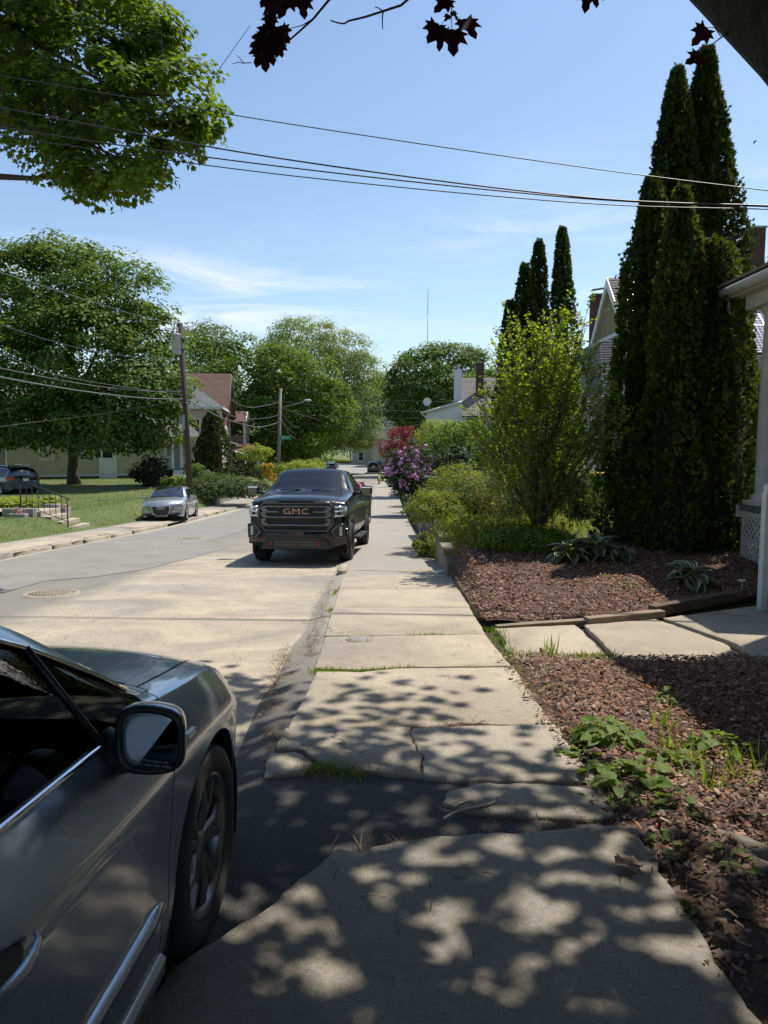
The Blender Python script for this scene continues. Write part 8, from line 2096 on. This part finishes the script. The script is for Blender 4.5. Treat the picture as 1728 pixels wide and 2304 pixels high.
# violets: every leaf a piece of its own
def heart(nr=5):
    ol = [(0, 0), (.16, -.09), (.36, -.04), (.46, .14), (.44, .38), (.30, .66), (.12, .88), (0, 1.0)]
    ol = ol + [(-x, y) for x, y in ol[-2:0:-1]]
    V = [(0, .12, 0)]
    for s_ in (.5, 1.0):
        for (x, y) in ol: xx, yy = x * s_, .12 + (y - .12) * s_; V.append((xx, yy, .30 * abs(xx) - .22 * yy * yy + (.03 * math.sin(8 * yy) if s_ == 1 else 0)))
    n = len(ol); F = [(0, 1 + i, 1 + (i + 1) % n) for i in range(n)] + [(1 + i, 1 + n + i, 1 + n + (i + 1) % n, 1 + (i + 1) % n) for i in range(n)]
    return V, F
def LEAFV(name, c1, c2, tr=.45):
    m, nt, b, out = _m(name)
    oi = nt.nodes.new('ShaderNodeObjectInfo')
    c = mixc(nt, .35, ramp(nt, oi.outputs['Random'], [(0, c1), (1, c2)]), ramp(nt, tex_noise(nt, 14, 3, .5), [(.3, c1), (.7, c2)]))
    nt.links.new(c, b.inputs['Base Color']); b.inputs['Roughness'].default_value = .42
    t = nt.nodes.new('ShaderNodeBsdfTranslucent'); nt.links.new(mixc(nt, 1.0, c, (1.5, 1.4, .5), 'MULTIPLY'), t.inputs[0])
    mx = nt.nodes.new('ShaderNodeMixShader'); mx.inputs[0].default_value = tr
    nt.links.new(b.outputs[0], mx.inputs[1]); nt.links.new(t.outputs[0], mx.inputs[2]); nt.links.new(mx.outputs[0], out.inputs[0])
    bump(nt, b, tex_noise(nt, 30, 2, .5, stretch=(3, 1, 1)), .3, .01)
    return m
violet_mat = LEAFV('violet_leaf', (.13, .21, .03), (.20, .29, .05), .5)
hv, hf = heart(); heart_me = raw_mesh('leaf', hv, hf, violet_mat, True)
stem_mat = MAT('violet_stem', (.13, .18, .05), .5)
def violet(label, px, py, n, spread, hgt, size=.075, name='violet_plant'):
    g = GP(px, py); t = thing(name, label, 'weed', g, 0, 'violets growing out of the mulch')
    mb = MB()
    for i in range(int(n * 2.4)):
        a = rnd.uniform(0, 6.28); r = spread * rnd.random() ** .6; h = hgt * rnd.uniform(.35, 1.0) * (1 - .35 * r / spread)
        e = Vector((r * math.cos(a), r * math.sin(a), h)); b0_ = Vector((r * .45 * math.cos(a), r * .45 * math.sin(a), -.01))
        mb.tube([b0_, b0_.lerp(e, .5) + Vector((0, 0, .015)), e], .002, 3, False)
        s_ = size * rnd.uniform(.45, 1.05); yaw = a - math.pi / 2 + rnd.uniform(-.8, .8)
        link('leaf', heart_me, t, e, (rnd.uniform(-.55, .35), rnd.uniform(-.45, .45), yaw), s_)
    mb.build('stem', stem_mat, t)
for a in (('tall sunlit violet clump at the mulch edge, largest of the weeds', 1365, 1690, 46, .19, .20, .085), ('violet clump in half shade right below the largest one', 1330, 1740, 34, .17, .13, .08), ('violets midway between mulch and the tree roots', 1420, 1790, 42, .22, .15, .085), ('low violets creeping beside the broken slab corner', 1370, 1850, 28, .18, .10, .075), ('violet tuft among the bright mulch at the right', 1500, 1740, 22, .17, .13, .075), ('violet tuft farthest right at the edge of the house shade', 1620, 1705, 16, .18, .14, .075), ('violets growing just above the long surface root', 1520, 1850, 14, .16, .10, .075), ('violet clump between the slab corner and the thick root', 1500, 1955, 22, .15, .12, .07), ('violets in deep shade low beside the slab edge', 1480, 2030, 14, .13, .08, .065), ('small violets by the thick root at lower right', 1600, 2105, 14, .13, .10, .07),
          ('violets under the long surface root at the right edge', 1640, 1985, 14, .14, .09, .065), ('violet patch nearest the lower right corner above the oak seedling', 1560, 2150, 16, .13, .09, .07), ('violets filling the mulch edge under the two largest clumps', 1290, 1760, 16, .12, .09, .065),
          ('small weed tuft at the walk corner by the pavement', 1250, 1570, 12, .12, .10, .06), ('small sunlit weeds at the mulch edge above the largest clump', 1235, 1530, 12, .12, .08, .06), ('tiny weeds in the joint on the right of the cracked slab', 1095, 1665, 14, .12, .04, .03), ('tiny weeds in the joint left of the others on the cracked slab', 1040, 1675, 12, .10, .03, .028)):
    violet(*a)
violet('leafy sprout standing in the red mulch near the shade edge', 1415, 1330, 10, .12, .16, .06, 'weed_sprout'); violet('thin sprout left of the other one in the red mulch', 1375, 1310, 7, .08, .14, .055, 'weed_sprout'); violet('dim weed sprout in the shaded mulch before the walk', 1500, 1590, 8, .10, .14, .06, 'weed_sprout'); violet('broad shaded seedling at the foot of the arborvitae', 1480, 1245, 7, .18, .30, .13, 'weed_sprout')
# grass blades among the violets
J = np.concatenate([np.array([[GP(x, y).x, GP(x, y).y]]) + rng.normal(size=(16, 2)) * .04 for x, y in ((1490, 1650), (1555, 1735), (1690, 1740), (1640, 1760), (1600, 1790), (1500, 1700), (1240, 1480))])
tufts('wild_grass', 'coarse grass blades sprouting between the violets', J, lambda x, y: gz(x, y) + .015, .08, .24, lf_fresh, BLADE, .4)
# oak seedling in the corner
q = GP(1650, 2170); t = thing('oak_seedling', 'large lobed green seedling leaves at the lower right corner', 'weed', q)
lob = [(0, 0), (.06, .12), (.20, .18), (.14, .30), (.30, .42), (.20, .52), (.34, .68), (.20, .76), (.16, .92), (0, 1.0)]
lob = lob + [(-x, y) for x, y in lob[-2:0:-1]]
ome = raw_mesh('leaf', [(0, .5, 0)] + [(x, y, .18 * abs(x) - .12 * y * y) for x, y in lob], [(0, 1 + i, 1 + (i + 1) % len(lob)) for i in range(len(lob))], LEAFV('oak_leaf', (.06, .12, .03), (.09, .16, .04), .35), True)
link('leaf', ome, t, (0, 0, .06), (-.5, .2, math.pi + .2), .20); link('leaf', ome, t, (.01, .02, .07), (-.1, .1, -.9), .15); link('leaf', ome, t, (0, .02, .07), (-.2, -.1, .9), .12)
MB().tube([(0, 0, -.02), (0, 0, .07)], .004, 5).build('stem', stem_mat, t)

# hostas with pale leaf margins
def hosta_leaf():
    V, F, mi = [], [], []; nu, nv = 6, 7
    for j in range(nv + 1):
        v = j / nv; w = .30 * math.sin(math.pi * v ** .75) ** .9 if 0 < v < 1 else .012
        for i in range(nu + 1):
            u = (i / nu) * 2 - 1; u = math.copysign(abs(u) ** .8, u)
            V.append((u * w, v, .10 * abs(u) * w / .3 - .55 * v * v * .6 + .02 * math.sin(9 * u)))
    for j in range(nv):
        for i in range(nu): F.append((j*7+i, j*7+i+1, (j+1)*7+i+1, (j+1)*7+i)); mi.append(1 if i in (0, nu - 1) else 0)
    return raw_mesh('leaf', V, F, [LEAFV('hosta_green', (.03, .06, .025), (.05, .085, .03), .25), LEAFV('hosta_margin', (.42, .45, .30), (.50, .52, .38), .35)], True, mi)
hosta_me = hosta_leaf()
def hosta(label, px, py, n, size):
    g = GP(px, py, .06); t = thing('hosta', label, 'hosta', g, 0, 'white-edged hostas in the mulch bed')
    mb = MB()
    for i in range(n):
        a = rnd.uniform(0, 6.28); f_ = i / n; tilt = .95 - 1.15 * f_; s_ = size * rnd.uniform(.7, 1.1)
        b0_ = Vector((.05 * math.cos(a), .05 * math.sin(a), 0)); e = Vector((size * .35 * math.cos(a) * (.3 + f_), size * .35 * math.sin(a) * (.3 + f_), size * (.75 - .45 * f_)))
        mb.tube([b0_, e], .006, 4, False); link('leaf', hosta_me, t, e, (tilt * .8 - .1, rnd.uniform(-.25, .25), a - math.pi / 2), s_)
    mb.build('stalk', stem_mat, t)
hosta('white-edged hosta catching sunlight below the leafy shrub', 1280, 1262, 30, .31); hosta('white-edged hosta right of the sunlit one, half shaded', 1345, 1258, 26, .31)
hosta('white-edged hosta in full shade before the arborvitae', 1555, 1320, 28, .30); hosta('small hosta between the sunlit and shaded hostas', 1400, 1262, 14, .22)
# lime hostas on the left bank
for (px, py, d, w, lab) in ((45, 1150, 25.5, 1.0, 'lime hosta row behind the others on the left bank'), (90, 1162, 24.8, .9, 'lime hosta clump nearest the handrail on the left bank'), (10, 1172, 24.6, .7, 'lime hosta clump at the left picture edge'), (60, 1170, 24.4, .7, 'lime hosta clump in front on the left bank')):
    g = P(px, py, d); bush('hosta_bed', lab, px, py, d, w, .42, 90, .20, lf_lime, QL, ry=.5, cat='hosta', group='lime hostas on the left bank', per=8, clump=.12, zb=g1(g.x, d) - .05, stems=4)
leaf_cloud_o = tufts('bed_flowers', 'mixed red and orange bedding flowers by the steps', np.stack([rng.uniform(P(60, 1145, 26).x, P(150, 1145, 26).x, 160), rng.uniform(25.4, 26.6, 160)], -1), lambda x, y: gz(x, y) + .12, .08, .16, LEAF('bedding_petals', [(.5, .06, .05), (.6, .3, .05), (.6, .5, .5), (.1, .16, .03), (.08, .14, .03)], .2), QL, .8, 'flowers')

# single things on the ground
q = GP(1440, 2005, .0); q.z = float(Rf(q.y)) + .105
dl = thing('dry_leaf', 'curled pale brown oak leaf lying on the near slab', 'leaf', q); dl.rotation_euler = (.25, -.15, 1.9)
MB().add([(0, .5 * .13, .01)] + [(x * .17, y * .13, .05 * abs(x) + .012 * math.sin(y * 9)) for x, y in lob], [(0, 1 + i, 1 + (i + 1) % len(lob)) for i in range(len(lob))], True).build('blade', MAT('dry_leaf', (.33, .22, .15), .8, col2=(.24, .15, .10), scale=30), dl)
MB().tube([(0, 0, .004), (0, -.02, .006), (.01, -.05, .002)], .0018, 5).build('stalk', MAT('dry_stalk', (.2, .13, .08), .8), dl)
st = [(997, 1890), (1030, 1872), (1080, 1860), (1108, 1852), (1114, 1847), (1100, 1836), (1075, 1838), (1050, 1848), (1030, 1856)]
q0 = GP(1060, 1860); pts = []
for i, (x, y) in enumerate(st):
    d = GP(x, y).y; p = P(x, y, d); p.z = float(Rf(d)) + .10 + (.02 * math.sin(i * .9) if 4 < i < 8 else .0); pts.append(p - q0)
o = MB().tube(spline(pts, 6), .006, 6).build('plastic_strip', MAT('pale_plastic', (.42, .38, .30), .5), loc=q0); tag(o, 'bent pale plastic strip lying on the broken slab fragment', 'strip')
q = GP(990, 1288, .06); pa_ = [(-.16, -.05), (-.02, -.08), (.16, -.03), (.24, .07), (.10, .05), (-.05, .06), (-.15, .03)]
o = MB().add([(0, 0, .02)] + [(x, y, .012 + .018 * math.sin(7 * x + 4 * y)) for x, y in pa_], [(0, 1 + i, 1 + (i + 1) % 7) for i in range(7)]).build('paper_litter', MAT('white_paper', (.7, .69, .65), .7), loc=(q.x, q.y, float(Rf(q.y)) + .075)); tag(o, 'crumpled white paper scrap by the low wall', 'litter')
q = GP(1668, 1345); gl_ = thing('garden_light', 'small pale disc-topped garden stake light near the porch', 'garden light', q)
MB().tube([(0, 0, -.05), (0, 0, .20)], .008, 6).build('stake', MAT('pale_stake', (.4, .38, .34), .6), gl_); MB().lathe([(0, .245), (.05, .235), (.06, .215), (.02, .20), (0, .20)], 14).build('cap', MAT('pale_cap', (.45, .42, .38), .5), gl_)
bq = P(1697, 320, 60); bd = thing('bird', 'tiny dark bird flying high at the right of the sky', 'bird', bq)
MB().lathe([(0, -.16), (.05, -.08), (.06, 0), (.04, .1), (0, .16)], 8, Matrix.Rotation(.2, 4, 'Y')).build('body', black_plastic, bd)
for s_ in (-1, 1): MB().add([(0, 0, .05), (0, 0, -.05), (s_ * .10, -.25, .0), (s_ * .12, -.30, .06)], [(0, 1, 2, 3)]).build('wing', black_plastic, bd)
